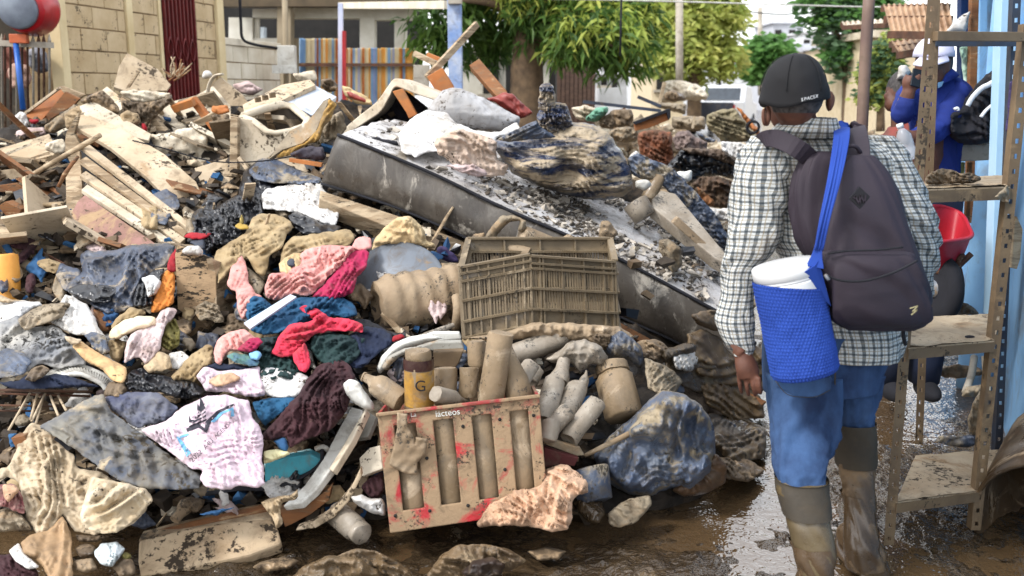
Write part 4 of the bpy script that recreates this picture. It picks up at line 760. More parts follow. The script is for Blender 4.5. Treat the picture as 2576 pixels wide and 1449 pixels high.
# ================================================================ DRUM, LID
dr0 = thing('water_jug', 'big mud caked ribbed water jug lying left of the tan crate', 'jug', at(1050, 840, 4.35))
prf = []
for t in np.linspace(.02, .98, 46): prf.append((t, .132+.005*math.cos(t*38)-(.03*max(0, .10-t)/.1)))
V, F = lathe(at(946, 772, 4.32), at(1176, 732, 4.5), [(.05, .035), (.05, .06), (.0, .072), (0, .09), (.015, .105)]+prf+[(1, .12)], 40, dent=.05)
V += .005*(np.stack([fbm(V[:, 0]*30, V[:, 2]*30, i, 3) for i in (3, 4, 5)], 1)-.5)*2; obj('body', V, F, m_caked, dr0)
obj('handle', *tube([at(1148, 745, 4.26), at(1152, 775, 4.22), at(1150, 800, 4.22), at(1146, 826, 4.26)], .022, 8, sm=3), m_caked, dr0)
ld = thing('pot_lid', 'large grey metal lid leaning behind the ribbed water jug', 'lid', at(1000, 820, 4.6))
c = at(998, 728, 4.55); ax = np.array([-.10, -.80, .52]); ax /= np.linalg.norm(ax)
obj('disc', *lathe(c, c+ax*.06, [(0, .235), (.25, .238), (.3, .225), (.45, .21), (.8, .18), (1, .06), (1, .002)], 48), m_steel, ld)
lump('yellow_bundle', 'cream cloth bundle heaped on top of the grey lid', 'cloth', '11 235,360 350,250 420,190 520,180 570,220 640,300 640,360 700,390 710,430 620,420 500,400 370,410 290,460 230,480', m_ptowel, Y=4.75, th=.1, fold=((30, 4, .025), (110, 5, .02)))
lump('purple_rag', 'purple rag between the lid and the bed board', 'rag', '11 720,410 770,400 860,470 890,520 830,540 770,550 730,470', m_purple, Y=4.9, th=.05, fold=(60, 4, .02))
# ================================================================ RED BOTTLE CRATE
rc = thing('bottle_crate', 'tilted red bottle crate caked with mud and full of bottles', 'crate', at(1165, 1341, 3.3))
YF = 3.22
fc = [at(949, 1040, YF), at(1356, 993, YF+.03), at(1380, 1284, YF-.04), at(981, 1342, YF-.08)]
wv = fc[1]-fc[0]; hv = fc[3]-fc[0]; nr = np.cross(wv, hv); nr /= np.linalg.norm(nr); nr = nr if nr[1] > 0 else -nr; DPT = .34
def holed(c, xs, ys, holes, d):
    nx, ny = len(xs), len(ys); V = [quadpt(c, x, y) for y in ys for x in xs]; V += [v+d for v in V]; N_ = nx*ny; F = []
    solid = lambda i, j: 0 <= i < nx-1 and 0 <= j < ny-1 and (i, j) not in holes
    for j in range(ny-1):
        for i in range(nx-1):
            if not solid(i, j): continue
            a, b, e, f = j*nx+i, j*nx+i+1, (j+1)*nx+i+1, (j+1)*nx+i; F += [[a, f, e, b], [a+N_, b+N_, e+N_, f+N_]]
            for (p, q, ii, jj) in ((a, b, i, j-1), (b, e, i+1, j), (e, f, i, j+1), (f, a, i-1, j)):
                if not solid(ii, jj): F.append([p, q, q+N_, p+N_])
    return V, F
xs = [0, .03, .095, .228, .335, .458, .575, .697, .81, .925, 1]; ys = [0, .02, .115, .145, .80, .83, .93, 1]
hol = {(i, j) for i in (2, 4, 6, 8) for j in (2, 3, 4)}
obj('front_panel', *holed(fc, xs, ys, {(i, j) for i in (2, 4, 6, 8) for j in (3,)} | {(i, j) for i in (2, 4, 6, 8) for j in (2, 4)}, nr*.014), m_redcrate, rc, smooth=False, bevel=.004)
ribs = []
bk = [p+nr*DPT for p in fc]
obj('back_panel', *extrude([bk[0], bk[1], bk[2], bk[3]], -nr*.012), m_redcrate, rc, smooth=False)
obj('side_panel', *extrude([fc[0]+nr*.016, bk[0]-nr*.014, bk[3]-nr*.014, fc[3]+nr*.016], wv/np.linalg.norm(wv)*.010), m_redcrate, rc, smooth=False)
obj('side_panel', *extrude([fc[1]+nr*.016, bk[1]-nr*.014, bk[2]-nr*.014, fc[2]+nr*.016], -wv/np.linalg.norm(wv)*.010), m_redcrate, rc, smooth=False)
obj('bottom_panel', *extrude([fc[3]*.97+fc[0]*.03+nr*.016, fc[2]*.97+fc[1]*.03+nr*.016, bk[2]*.97+bk[1]*.03, bk[3]*.97+bk[0]*.03], hv/np.linalg.norm(hv)*-.008), m_redcrate, rc, smooth=False)
q0, q1 = lerp(fc[0], fc[1], -.006)-nr*.008, lerp(fc[0], fc[1], 1.006)-nr*.008; obj('top_rim', *bar(q0+hv*.008, q1+hv*.008, .014, .012, hv), m_redcrate, rc, smooth=False, bevel=.003)
for i, (s, t) in enumerate(((.275, .42), (.515, .19), (.745, .17), (.955, .17), (.045, .86), (.26, .86), (.5, .86), (.75, .6))):
    p = quadpt(fc, s, t); obj('peg_hole', *lathe(p-nr*.0035, p+nr*.002, [(0, .006), (1, .006)], 8), m_dark, rc)
# printed white lettering on the rim, worn
def text(name, body, p, xdir, ydir, size, m, parent, ext=.0006, shear=0):
    cu = bpy.data.curves.new(name, 'FONT'); cu.body = body; cu.size = size; cu.extrude = ext; cu.align_x = 'CENTER'; cu.shear = shear
    o = bpy.data.objects.new(name, cu); COL.objects.link(o); x = Vector(xdir).normalized(); y = Vector(ydir); y = (y-x*y.dot(x)).normalized(); z = x.cross(y)
    me = bpy.data.meshes.new_from_object(o); bpy.data.objects.remove(o); M = Matrix((x, y, z)).transposed(); V = [M @ v.co+Vector(p) for v in me.vertices]; F = [list(f.vertices) for f in me.polygons]
    return obj(name, V, F, m, parent, smooth=False)
p = quadpt(fc, .43, .085)-nr*.004; text('lettering', 'lácteos', p, wv, -hv, .03, m_white_pl, rc)
p = quadpt(fc, .22, .06)-nr*.004; text('lettering', 'La', p, wv, -hv, .022, m_white_pl, rc)
lump('torn_label', 'torn muddy cardboard scrap draped over the red crate front', 'cardboard', '12 420,215 500,225 495,320 545,390 555,450 560,400 650,410 640,530 570,590 575,690 480,680 360,605 400,450 420,330', m_caked, Y=3.17, lift=0, th=.007, crum=None, crs=(2.5, .006), R=5, round_=0, rag=1)
# bottles standing inside the crate behind the slots
for i, (s, lab) in enumerate(((.16, 'first'), (.395, 'second'), (.635, 'third'), (.865, 'fourth'))):
    p1 = quadpt(fc, s, .10)+nr*.075; p0 = quadpt(fc, s, .93)+nr*.075; V, F = lathe(p0, p1, [(0, .05), (.02, .055), (.6, .055), (.62, .053), (.64, .055), (1, .053)], 18, dent=.03)
    tag(obj('bottle', V, F, m_bottle, smangle=60), '%s muddy bottle from the left seen through the red crate slots' % lab, 'bottle', 'bottles in the red crate')
yl = bottle('upright mud covered jar with a yellow label in the red crate', (1055, 1040, 3.32), (1053, 880, 3.32), 38, m_bottle, 'jar', cat='jar', name='jar')
V, F = lathe(at(1055, 1016, 3.32), at(1054, 928, 3.32), [(0, .0525), (1, .0525)], 24, cap=False); F = [f for i, f in enumerate(F) if 1]
lb = obj('label_band', V, F, mat('yellow_label', (176, 134, 56), (146, 104, 38), scale=12, mud=.4, rough=.6), None); lb.parent = yl; lb.location = Vector(lb.location)-Vector(yl.location)
V, F = lathe(at(1053, 926, 3.32), at(1053, 900, 3.32), [(0, .0530), (.5, .0535), (1, .0525)], 24, cap=False); dk = obj('dark_band', V, F, mat('dark_red_glass', (66, 30, 24), (44, 22, 20), mud=.2, rough=.4), None); dk.parent = yl; dk.location = Vector((0, 0, 0))+Vector(dk.location)-Vector(yl.location)
p = at(1058, 984, 3.262); tx = text('letter', 'G', p, (1, 0, 0), (0, 0, 1), .055, m_blk, None); tx.parent = yl; tx.location = Vector(tx.location)-Vector(yl.location)
G = 'mud covered bottles piled in and around the red crate'
bottle('tallest mud bottle standing bottom up in the red crate', (1262, 838, 3.36), (1228, 1040, 3.34), 34, m_bottle, 'cyl', group=G)
bottle('short tapered bottle behind the tallest one in the crate', (1198, 858, 3.5), (1205, 960, 3.48), 25, m_bottle, 'beer', group=G)
bottle('muddy glass right of the yellow labelled jar', (1120, 925, 3.45), (1122, 1020, 3.42), 30, m_bottle, 'cyl', group=G, name='glass', cat='glass')
bottle('small bottle lying with its round base towards us in the crate', (1096, 990, 3.24), (1175, 1010, 3.4), 20, m_bottlegrey, 'beer', group=G)
bottle('bottle leaning left over the crate corner with its neck outside', (1010, 1010, 3.33), (914, 945, 3.4), 32, m_bottle, 'beer', group=G)
bottle('slope shouldered bottle leaning in the right half of the crate', (1310, 1010, 3.36), (1268, 862, 3.46), 36, m_bottle, 'cone', group=G)
bottle('short mud covered tumbler between the jar and the tall bottle', (1180, 925, 3.42), (1178, 1000, 3.4), 24, m_bottle, 'cyl', group=G, name='glass', cat='glass')
bottle('squat bottle tucked at the back right of the crate', (1335, 920, 3.6), (1300, 975, 3.5), 24, m_bottlegrey, 'cyl', group=G)
for lab, b, t, r, k in (('bottle base pointing up just right of the crate corner', (1395, 960, 3.62), (1366, 1060, 3.45), 27, 'cyl'), ('bottle base with a white cap of mud beside two others', (1452, 976, 3.65), (1420, 1050, 3.5), 27, 'cyl'),
        ('lower left bottle of the loose fan beside the crate', (1428, 1032, 3.42), (1372, 1096, 3.35), 23, 'cyl'), ('rightmost bottle of the loose fan, pointing up right', (1502, 1012, 3.5), (1430, 1106, 3.38), 26, 'cyl'),
        ('bottle base lying behind the crate\'s right rim', (1345, 928, 3.75), (1330, 960, 3.7), 25, 'cyl'), ('tumbler shaped bottle base above the loose fan', (1420, 905, 3.8), (1405, 965, 3.7), 27, 'cup'),
        ('small bottle neck sticking up from the loose fan', (1462, 985, 3.68), (1476, 930, 3.72), 14, 'beer'), ('bottle hidden under the loose fan by the crate side', (1388, 1060, 3.34), (1378, 1110, 3.3), 24, 'cyl')):
    bottle(lab, b, t, r, m_bottlegrey, k, group=G)
lb2 = bottle('long bottle with traces of a yellow label lying below the tan crate', (1292, 893, 3.95), (1474, 828, 4.02), 29, m_bottlegrey, 'beer')
bottle('big round shouldered muddy clay jar right of the loose bottles', (1572, 1052, 3.72), (1536, 918, 3.86), 50, m_bottle, 'jar', name='clay_jar', cat='jar', n=26, dent=.12)
lump('foam_lump', 'whitish foamy rag beside the loose bottle bases', 'rag', '11 1540,1260 1640,1200 1720,1130 1840,1110 1960,1160 2020,1260 1980,1330 1880,1300 1800,1380 1740,1290 1600,1290', m_bottlegrey, Y=3.9, th=.08, crum=(3, .03))
lump('plastic_bag', 'bluish grey plastic bag below the right side of the tan crate', 'bag', '11 1990,1200 2030,1090 2110,1040 2200,1100 2270,1190 2285,1290 2250,1340 2180,1260 2060,1250', m_bluegrey, Y=4.0, th=.1, fold=(60, 4, .02))
lump('net_bag', 'dark stringy scraps under the tan crate', 'scrap', '11 1850,1100 1960,1060 2040,1080 2020,1180 1960,1200 1900,1150', m_mudlump, Y=4.0, th=.06, fold=(20, 7, .03))
# dishes behind the crate
dz = thing('serving_dish', 'long pale oval dish leaning behind the red crate', 'dish', at(1010, 940, 3.9))
lump('dish_body', None, None, '11 262,1340 300,1240 400,1140 520,1090 640,1070 780,1100 640,1140 480,1180 380,1250 330,1330 290,1380', m_white_pl, Y=3.8, th=.035, crum=None, parent=dz, rag=.5)
lump('dish_rim', None, None, '11 300,1330 350,1240 470,1180 620,1160 560,1200 440,1240 380,1300 340,1350', m_grey_pl, Y=3.74, th=.02, crum=None, parent=dz, rag=.5)
slab('tray', 'pale flat tray with a dark edge behind the yellow labelled jar', 'tray', '11 635,1080 700,1060 890,1062 905,1110 640,1135', m_white_pl, Y=3.9, lift=0, t=.03, bevel=.005)
slab('tray', 'greenish white tray below the flat one', 'tray', '11 560,1180 700,1135 905,1130 925,1190 700,1200', m_grey_pl, Y=3.82, lift=0, t=.04, bevel=.005)
slab('tray', 'olive box side between the tray and the jar', 'box', '11 690,1205 925,1195 890,1290 860,1330 700,1320', m_shelf, Y=3.78, lift=0, t=.04, bevel=.005)
bottle('slim muddy bottle pointing right above the trays', (1040, 862, 4.05), (1142, 818, 4.15), 13, m_bottlegrey, 'cone')
lump('oval_plate', 'white muddy oval plate rim left of the red crate', 'plate', '12 10,0 60,-40 130,-20 180,60 240,140 250,200 170,190 90,140 40,80', m_white_pl, Y=3.45, th=.03, crum=(2, .006), rag=.8)
slab('small_tray', 'small clear plastic lid by the dark blue cloth', 'lid', '11 20,1420 40,1400 100,1395 130,1440 60,1449', m_white_pl, Y=3.9, lift=0, t=.01)
# right lower: sack, tray, stick
lump('tarp_sack', 'blue grey tarpaulin sack standing by the water with deep creases', 'sack', [(1488, 1145), (1535, 1095), (1590, 1050), (1640, 1000), (1668, 980), (1720, 990), (1765, 1020), (1795, 1070), (1802, 1130), (1792, 1190), (1740, 1235), (1690, 1228), (1640, 1252), (1590, 1250), (1545, 1230), (1512, 1190)], mat('sack_blue', (78, 92, 118), (96, 102, 110), scale=5, crease=.016, mud=.5, mudc=(150, 136, 112), rough=.5, bump=.5, bs=50, spec=.5, speck=.35, wet=.25), Y=3.72, th=.22, fold=((105, 1.7, .06), (88, 3.6, .012)), crum=(2, .004), crs=(1.5, .045), R=40, step=5)
lump('wet_bundle', 'brown wet bundle under the tarpaulin sack by the water', 'bundle', [(1690, 1235), (1740, 1180), (1800, 1140), (1830, 1170), (1825, 1215), (1780, 1240), (1720, 1250)], mat('brown_wet', (96, 72, 50), (66, 50, 38), mud=.3, rough=.45, wet=.4), Y=3.66, th=.12, fold=(30, 2, .03))
tag(obj('cane', *tube([at(1470, 1147, 3.45), at(1560, 1102, 3.5), at(1636, 1062, 3.55)], [.008, .011, .012], 8, sm=4, jit=.2), m_wood), 'muddy cane resting across the tarpaulin sack', 'stick')
slab('metal_tray', 'thin rimmed muddy tray under the loose bottles', 'tray', '12 1520,450 1540,405 1800,480 1835,540 1780,545', m_sack, Y=3.36, lift=0, t=.02, bevel=.004)
slab('red_board', 'dark red painted board under the tray at the crate\'s right side', 'board', '12 1530,480 1700,535 1790,560 1760,620 1640,610 1535,630', mat('dark_red_paint', (84, 32, 30), (56, 26, 26), mud=.25), Y=3.34, lift=0, t=.03)
V, F = lathe(at(1478, 1182, 3.42), at(1500, 1262, 3.36), [(.0, .06), (0, .075), (.04, .078), (1, .06), (1, .05)], 24, dent=.12); tag(obj('bucket', V, F, m_bluegrey), 'small crushed dark bucket between the peach rag and the sack', 'bucket')
lump('peach_rag', 'crumpled peach coloured rag lying on the mud before the crate', 'rag', '12 1020,1060 1090,960 1120,900 1200,870 1300,800 1420,790 1480,770 1540,720 1545,640 1640,605 1700,610 1780,660 1860,740 1868,820 1780,840 1740,900 1740,1020 1700,1100 1600,1120 1450,1080 1300,1070 1100,1070 1040,1085', m_peach, Y=[3.2, 3.2, 3.22, 3.22, 3.22, 3.22, 3.22, 3.24, 3.28, 3.3, 3.3, 3.3, 3.3, 3.28, 3.25, 3.2, 3.12, 3.1, 3.08, 3.08, 3.1, 3.12, 3.16, 3.18], th=.11, fold=((25, 3.2, .045), (110, 4, .02)), crum=(3, .015), step=4)
for i, (s, lab) in enumerate((('12 2010,980 2100,900 2200,860 2330,840 2350,900 2230,1040 2100,1090 2020,1060', 'mud covered slab of rubbish at the foot of the tarpaulin sack'), ('12 1780,860 1880,830 1970,880 2000,980 1960,1060 1850,1040 1780,960', 'wet mud clod right of the peach rag'),
        ('22 30,-380 150,-420 320,-330 520,-300 640,-260 690,-150 680,-20 600,60 420,60 250,20 100,-60 40,-180', 'slumped brown sack of mud beside the man\'s jeans'), ('22 60,-520 200,-560 360,-540 480,-480 560,-400 420,-380 240,-400 120,-440', 'folded muddy cloth below the bed board end'),
        ('12 2400,-120 2480,-200 2560,-180 2600,-120 2560,-60 2470,-60', 'pale crumpled plastic under the mattress edge'), ('12 2300,-40 2450,-60 2576,-20 2600,60 2480,90 2360,50', 'grey wet rag on top of the tarpaulin sack'))):
    lump('mud_clod' if i < 2 else 'muddy_sack', lab, 'mud' if i < 2 else ('plastic' if i == 4 else 'sack'), s, [m_sack, m_ground, mat('dark_brown_sack', (112, 92, 64), (76, 60, 42), mud=.35, mudc=(140, 116, 84), rough=.6, wet=.2), m_mudlump, m_white, m_bluegrey][i], Y=None, lift=.03, th=(.06, .06, .2, .08, .05, .06)[i], fold=((30, 3, .02), None, (22, 1.8, .06), (8, 2.5, .03), (40, 5, .02), (30, 5, .02))[i])

m_brsack = mat('dark_brown_sack', (112, 92, 64)); m_swet = mat('slick_brown_rag', (84, 70, 52), (52, 43, 33), scale=6, mud=.4, mudc=(120, 104, 80), rough=.5, wet=.4, crease=.016, speck=.3)
for i, (pp, m, f, lab) in enumerate((([(1660, 880), (1740, 860), (1800, 900), (1830, 960), (1760, 990), (1690, 960)], m_swet, (15, 2.2, .05), 'slick dark rag under the right end of the mattress'), ([(1760, 960), (1850, 950), (1915, 1000), (1925, 1050), (1850, 1060), (1780, 1020)], m_brsack, (28, 2.4, .05), 'brown folded sacking beside the man\'s hand'),
        ([(1780, 1040), (1870, 1050), (1930, 1080), (1925, 1150), (1850, 1170), (1790, 1120)], m_swet, (150, 2., .06), 'wet brown cloth slumped by the man\'s left knee'), ([(1620, 900), (1680, 920), (1720, 960), (1690, 1000), (1630, 980)], m_sack, (60, 6, .03), 'pale grey rag above the tarpaulin sack'),
        ([(1600, 860), (1650, 850), (1690, 880), (1650, 910), (1610, 900)], m_mudlump, (30, 7, .03), 'clod of mud at the lower edge of the mattress'), ([(1800, 1150), (1880, 1150), (1925, 1185), (1880, 1215), (1810, 1200)], m_mudlump, (10, 6, .03), 'mud lump at the water line by the left boot'),
        ([(1690, 895), (1745, 880), (1760, 905), (1740, 935), (1700, 930)], m_white, (70, 6, .03), 'white plastic wrapper crumpled beside the bed board'))):
    lump('muddy_rag', lab, 'rag', pp, m, lift=.12 if i in (3, 6) else .06, th=.1, fold=(f, (f[0]+60, f[1]*1.5, .02)), step=4)
# ================================================================ PILE, LEFT: TOP OF THE HEAP
dw = thing('drawer', 'orange brown wooden drawer tipped up beside the iron fence', 'drawer', at(70, 300, 6.9))
slab('bottom', None, None, '00 175,865 450,665 492,692 300,925', mat('rust_panel', (150, 92, 46), (112, 62, 32), mud=.25), Y=[6.7, 6.9, 6.85, 6.65], lift=0, t=.02, parent=dw)
slab('side', None, None, '00 440,655 465,648 640,715 600,745 480,700', m_wood, Y=6.8, lift=0, t=.03, parent=dw); slab('side', None, None, '00 160,862 440,655 452,668 180,875', m_pale, Y=6.7, lift=0, t=.03, parent=dw)
slab('side', None, None, '00 300,925 492,692 600,745 560,790 380,900 330,945', m_wood2, Y=6.72, lift=.02, t=.03, parent=dw)
lump('white_rag', 'white rag hooked over the drawer edge at the fence', 'rag', '00 105,880 150,840 190,850 215,920 210,970 160,990 125,940', m_white, Y=6.55, th=.08, fold=(80, 5, .03))
lump('red_rag', 'small red orange rag below the tipped drawer', 'rag', '00 210,900 280,895 300,920 260,940 215,930', m_redcl, Y=6.5, th=.03)
lump('grey_rag', 'muddy rag bunch under the white rag by the fence', 'rag', '00 120,990 220,960 330,960 350,1020 200,1040 130,1060', m_stripe, Y=6.4, th=.06, fold=(10, 5, .03))
def S(label, s, m, name='board', cat='board', **k): k.setdefault('t', .02); return slab(name, label, cat, s, m, **k)
def Lu(label, s, m, name='cloth', cat='cloth', **k): k.setdefault('th', .07); return lump(name, label, cat, s, m, **k)
Lu('grey brown sacking folded under the drawer', '00 330,950 480,850 560,780 600,800 580,900 500,960 400,1010 340,1010', m_sack, 'sacking', 'sacking', Y=6.4, fold=(140, 4, .03))
Lu('palm like frayed bundle lying across the heap top', '00 600,760 700,700 780,680 860,760 905,820 900,865 800,860 720,810 640,790', m_mudlump, 'frond_bundle', 'bundle', Y=6.3, fold=(35, 9, .03))
Lu('dusty sacking between drawer and tall panels', '00 480,860 600,790 720,830 690,900 600,960 500,980', m_beige, 'sacking', 'sacking', Y=6.25, fold=(20, 5, .025))
S('tall pale hardboard panel standing on the heap top below the maroon door', '00 860,655 900,500 960,400 1190,520 1290,640 1260,682 1060,690 940,684', m_pale, Y=[6.9, 6.95, 7.1, 7.2, 7.1, 7.0, 6.95, 6.9], lift=0, t=.03)
S('ragged inner layer of the tall pale panel', '00 945,668 1040,525 1052,540 975,660', m_wood, Y=6.85, lift=0, t=.02)
tw = thing('twig_bunch', 'bunch of dry twigs sticking up in front of the maroon door', 'twigs', at(455, 215, 7.0))
rg = random.Random(11)
for i in range(16): 
    a = (1330+rg.uniform(-60, 90), 590+rg.uniform(-20, 20)); b = (a[0]+rg.uniform(-90, 130), 430+rg.uniform(-10, 110)); m0 = ((a[0]+b[0])/2+rg.uniform(-25, 25), (a[1]+b[1])/2)
    obj('twig', *tube([at(x/3, y/3, 7.1) for x, y in (a, m0, b)], [.008, .007, .004], 5, sm=3), m_wood2 if i % 2 else m_wood, tw)
Lu('small white plastic scrap on top of the heap by the twigs', '00 1515,570 1540,530 1570,525 1605,560 1600,590 1540,600', m_white, 'white_scrap', 'scrap', Y=6.9, th=.05)
tag(obj('bent_strip', *tube([at(x/3, y/3, 6.7) for x, y in ((1680, 560), (1620, 575), (1580, 640), (1565, 740), (1570, 830), (1540, 900))], .035, 8, flat=.25, sm=4), m_cream), 'long pale bent strip curling over the battened panel', 'strip')
Lu('torn pale paper and rags across the heap top', '00 900,690 1000,680 1150,690 1290,700 1240,740 1130,770 1010,770 930,730', m_cream, 'torn_paper', 'paper', Y=6.5, fold=(10, 4, .02), th=.03)
Lu('brown tangle of rubbish below the torn paper', '00 900,730 1010,770 1130,775 1240,745 1300,700 1290,770 1210,850 1150,900 1130,1000 1060,1010 980,900 930,860', m_mudlump, 'tangle', 'rubbish', Y=6.45, fold=((30, 6, .05), (100, 8, .04)), crum=(7, .04))
Lu('beige rag hanging in the brown tangle', '00 905,860 960,830 1050,860 1060,930 980,960 910,930', m_beige, 'rag', 'rag', Y=6.2, fold=(60, 5, .03))
Lu('small dark red scrap in the brown tangle', '00 1060,930 1100,925 1115,1000 1080,1010', m_redcl, 'rag', 'rag', Y=6.2, th=.03)
bp = thing('battened_panel', 'large plywood panel with brown battens leaning on the heap', 'panel', at(480, 420, 6.4))
pts = P('00 1160,870 1320,760 1480,720 1620,640 1740,760 1745,1280 1600,1290 1380,1240 1180,1020'); ypl = [6.55, 6.7, 6.75, 6.85, 6.8, 6.2, 6.2, 6.25, 6.4]
slab('sheet', None, None, pts, m_cream, Y=ypl, lift=0, t=.02, parent=bp)
for a, b in (((1310, 820), (1462, 768)), ((1455, 745), (1725, 1105)), ((1478, 940), (1645, 862)), ((1158, 900), (1325, 1090)), ((1555, 1040), (1655, 1012))):
    obj('batten', *bar(at(a[0]/3, a[1]/3, 6.42), at(b[0]/3, b[1]/3, 6.36), .05, .035, (0, 1, .4)), m_orange if a[1] in (745, 820) else m_wood, bp, smooth=False, bevel=.003)
Lu('torn pale hardboard sheet hanging over the wide plank', '00 1130,1010 1260,1000 1450,960 1560,1040 1580,1170 1560,1250 1440,1230 1300,1200 1180,1160', m_cream, 'hardboard', 'board', Y=6.1, lift=0, th=.03, crum=(1.5, .02), rag=3, R=20)
Lu('curl of bark like cardboard under the hardboard', '00 1400,1210 1480,1200 1560,1240 1585,1330 1570,1440 1540,1449 1530,1350 1500,1260 1430,1250', m_pale, 'curled_card', 'cardboard', Y=5.95, th=.04, fold=(80, 3, .02))
# wide diagonal planks
S('widest pale plank running diagonally down the left of the heap', '00 580,960 600,840 900,960 1240,1160 1480,1370 1560,1560 1400,1640 1100,1330 830,1110', m_pale, Y=[6.0, 6.1, 6.0, 5.85, 5.65, 5.4, 5.35, 5.6, 5.85], lift=0, t=.03, bevel=.004)
S('thin plank lying over the top end of the widest plank', '00 600,800 700,760 1140,1010 1120,1060 1000,1030 640,870', m_cream, Y=[6.15, 6.25, 6.05, 6.0, 6.0, 6.1], lift=0, t=.02)
S('dark grey board under the thin top plank', '00 1000,1030 1140,1050 1160,1140 1060,1090', m_bluegrey, Y=6.1, lift=0, t=.02)
# slatted wooden box
sb = thing('slatted_box', 'overturned slatted wooden box with a pinkish side lying diagonally', 'box', at(320, 620, 5.2))
side = [P('01 500,-330')[0], P('01 600,-380')[0], P('01 620,-60')[0], P('01 440,370')[0]]
slab('end_panel', None, None, '01 495,-150 600,-320 625,30 500,220 430,380 425,300 500,110', m_wood, Y=[5.45, 5.6, 5.35, 5.2, 5.15, 5.2, 5.3], lift=0, t=.03, parent=sb)
slab('side_panel', None, None, '01 585,70 640,20 1190,400 1130,420 920,415 520,190', mat('pinkish_board', (150, 112, 104), (122, 92, 78), scale=5, mud=.55, mudc=(156, 130, 98), rough=.8, bump=.5, speck=.3), Y=[5.2, 5.25, 4.9, 4.88, 4.92, 5.15], lift=0, t=.035, parent=sb, bevel=.004)
for i, (a, b, c, d) in enumerate((((600, -350), (655, -375), (1455, 250), (1440, 290)), ((600, -240), (650, -270), (1420, 300), (1390, 330)), ((600, -130), (650, -160), (1400, 350), (1360, 385)), ((615, -20), (660, -60), (1330, 385), (1260, 395)))):
    slab('slat', None, None, '01 %d,%d %d,%d %d,%d %d,%d' % (*a, *b, *c, *d), (m_pale, m_wood, m_pale, m_cream)[i], Y=[5.6-.1*i, 5.65-.1*i, 5.1-.05*i, 5.05-.05*i], lift=0, t=.025, parent=sb, bevel=.003)
slab('inside', None, None, '01 600,-330 660,-370 1450,250 1280,390 640,10', m_dark, Y=[5.75, 5.8, 5.3, 5.15, 5.45], lift=-.05, t=.02, parent=sb)  # dark panel added behind the slats as shade for the gaps
for i, s in enumerate((.25, .62)):
    a, b = lerp(at(610/3, 483-350/3, 5.62), at(1440/3, 483+270/3, 5.12), s), lerp(at(630/3, 483-20/3, 5.32), at(1290/3, 483+390/3, 4.97), s); obj('cross_rail', *bar(a+[0, .05, -.02], b+[0, .05, -.02], .03, .03), m_wood2, sb, smooth=False)
tag(obj('stick', *tube([at(0+200/3, 1345/3, 5.7), at(480/3, 1180/3, 5.6), at(758/3, 1020/3, 5.55)], [.014, .016, .014], 8, sm=4, jit=.2), m_wood), 'long muddy stick lying across the planks at the far left', 'stick')
tag(obj('stick', *tube([at(590/3, 483-270/3, 5.35), at(500/3, 483-150/3, 5.3), at(440/3, 483-40/3, 5.3)], [.01, .012, .01], 8, sm=4, jit=.3), m_wood2), 'short crooked stick against the end of the slatted box', 'stick')
S('big muddy plank at the left edge below the drawer', '00 -40,1130 370,1010 440,1140 400,1170 0,1270 -40,1275', m_pale, Y=[6.0, 6.1, 5.95, 5.9, 5.85, 5.85], lift=0, t=.06)
S('dark grey brown panel leaning behind the slatted box end', '00 500,1000 570,880 600,840 560,1010 610,1100 600,1200 540,1250 480,1130', m_wood, Y=5.95, lift=0, t=.03)
S('short plank ending left of the slatted box', '00 -20,1290 170,1265 300,1340 230,1370 40,1350 -20,1380', m_pale, Y=5.75, lift=0, t=.05)
Lu('dusty rag heap on the big left plank', '00 350,1080 470,1040 500,1100 480,1150 400,1160 340,1130', m_cream, 'rag', 'rag', Y=5.8, fold=(20, 6, .03))
S('brown board below the left planks', '00 -20,1400 120,1380 200,1430 140,1449 -20,1449', m_wood2, Y=5.5, lift=0, t=.04)
# cabinet with oval hole
wc = thing('cabinet', 'white muddy washing cabinet with an open top at the middle of the heap', 'cabinet', at(650, 510, 6.0))
cf = [at(590, 292, 5.95), at(772, 300, 5.8), at(700, 420, 5.7), at(596, 478, 5.8)]
slab('front_panel', None, None, '00 1795,890 1900,905 2010,1000 2080,1010 2200,985 2120,1100 2030,1190 1900,1260 1860,1440 1790,1440', m_cream, Y=5.85, lift=0, t=.04, parent=wc, bevel=.004)
slab('corner_post', None, None, '00 1738,875 1795,890 1790,1440 1728,1440', m_wood, Y=5.8, lift=0, t=.06, parent=wc, bevel=.004)
rim = np.array([P('00 %d,%d' % q)[0] for q in ((1830, 880), (1980, 825), (2120, 790), (2200, 800), (2320, 900), (2300, 950), (2200, 985), (2080, 1005), (2010, 990), (1900, 905))])
yr = np.interp(np.arange(len(rim)), np.linspace(0, len(rim)-1, 10), [5.95, 6.05, 6.2, 6.2, 6.1, 6.0, 5.9, 5.85, 5.83, 5.88])
obj('rim', *tube(at(np.r_[rim[:, 0], rim[0, 0]], np.r_[rim[:, 1], rim[0, 1]], np.r_[yr, yr[0]]), .016, 8, flat=1.6, sm=0), m_cream, wc)
slab('hollow', None, None, rim, mat('hollow_shade', (74, 64, 52), (42, 38, 34), scale=10, mud=.3), Y=6.2, lift=-.12, t=.02, parent=wc)  # dark sheet below the rim, its colour standing in for shade
S('pale panel with four slots on top of the cabinet', '00 1830,790 2120,640 2340,600 2380,640 2130,755 1850,880', m_pale, Y=[6.3, 6.55, 6.6, 6.55, 6.3, 6.1], lift=0, t=.03)
for i, (x, y) in enumerate(((1945, 755), (2000, 740), (2055, 722))): tag(obj('clip', *bar(at(x/3-6, y/3, 6.18), at(x/3+7, y/3-2, 6.2), .02, .03), m_shelf, smooth=False), 'small dark clip, %s of three on the slotted panel' % ('first', 'second', 'third')[i], 'clip')
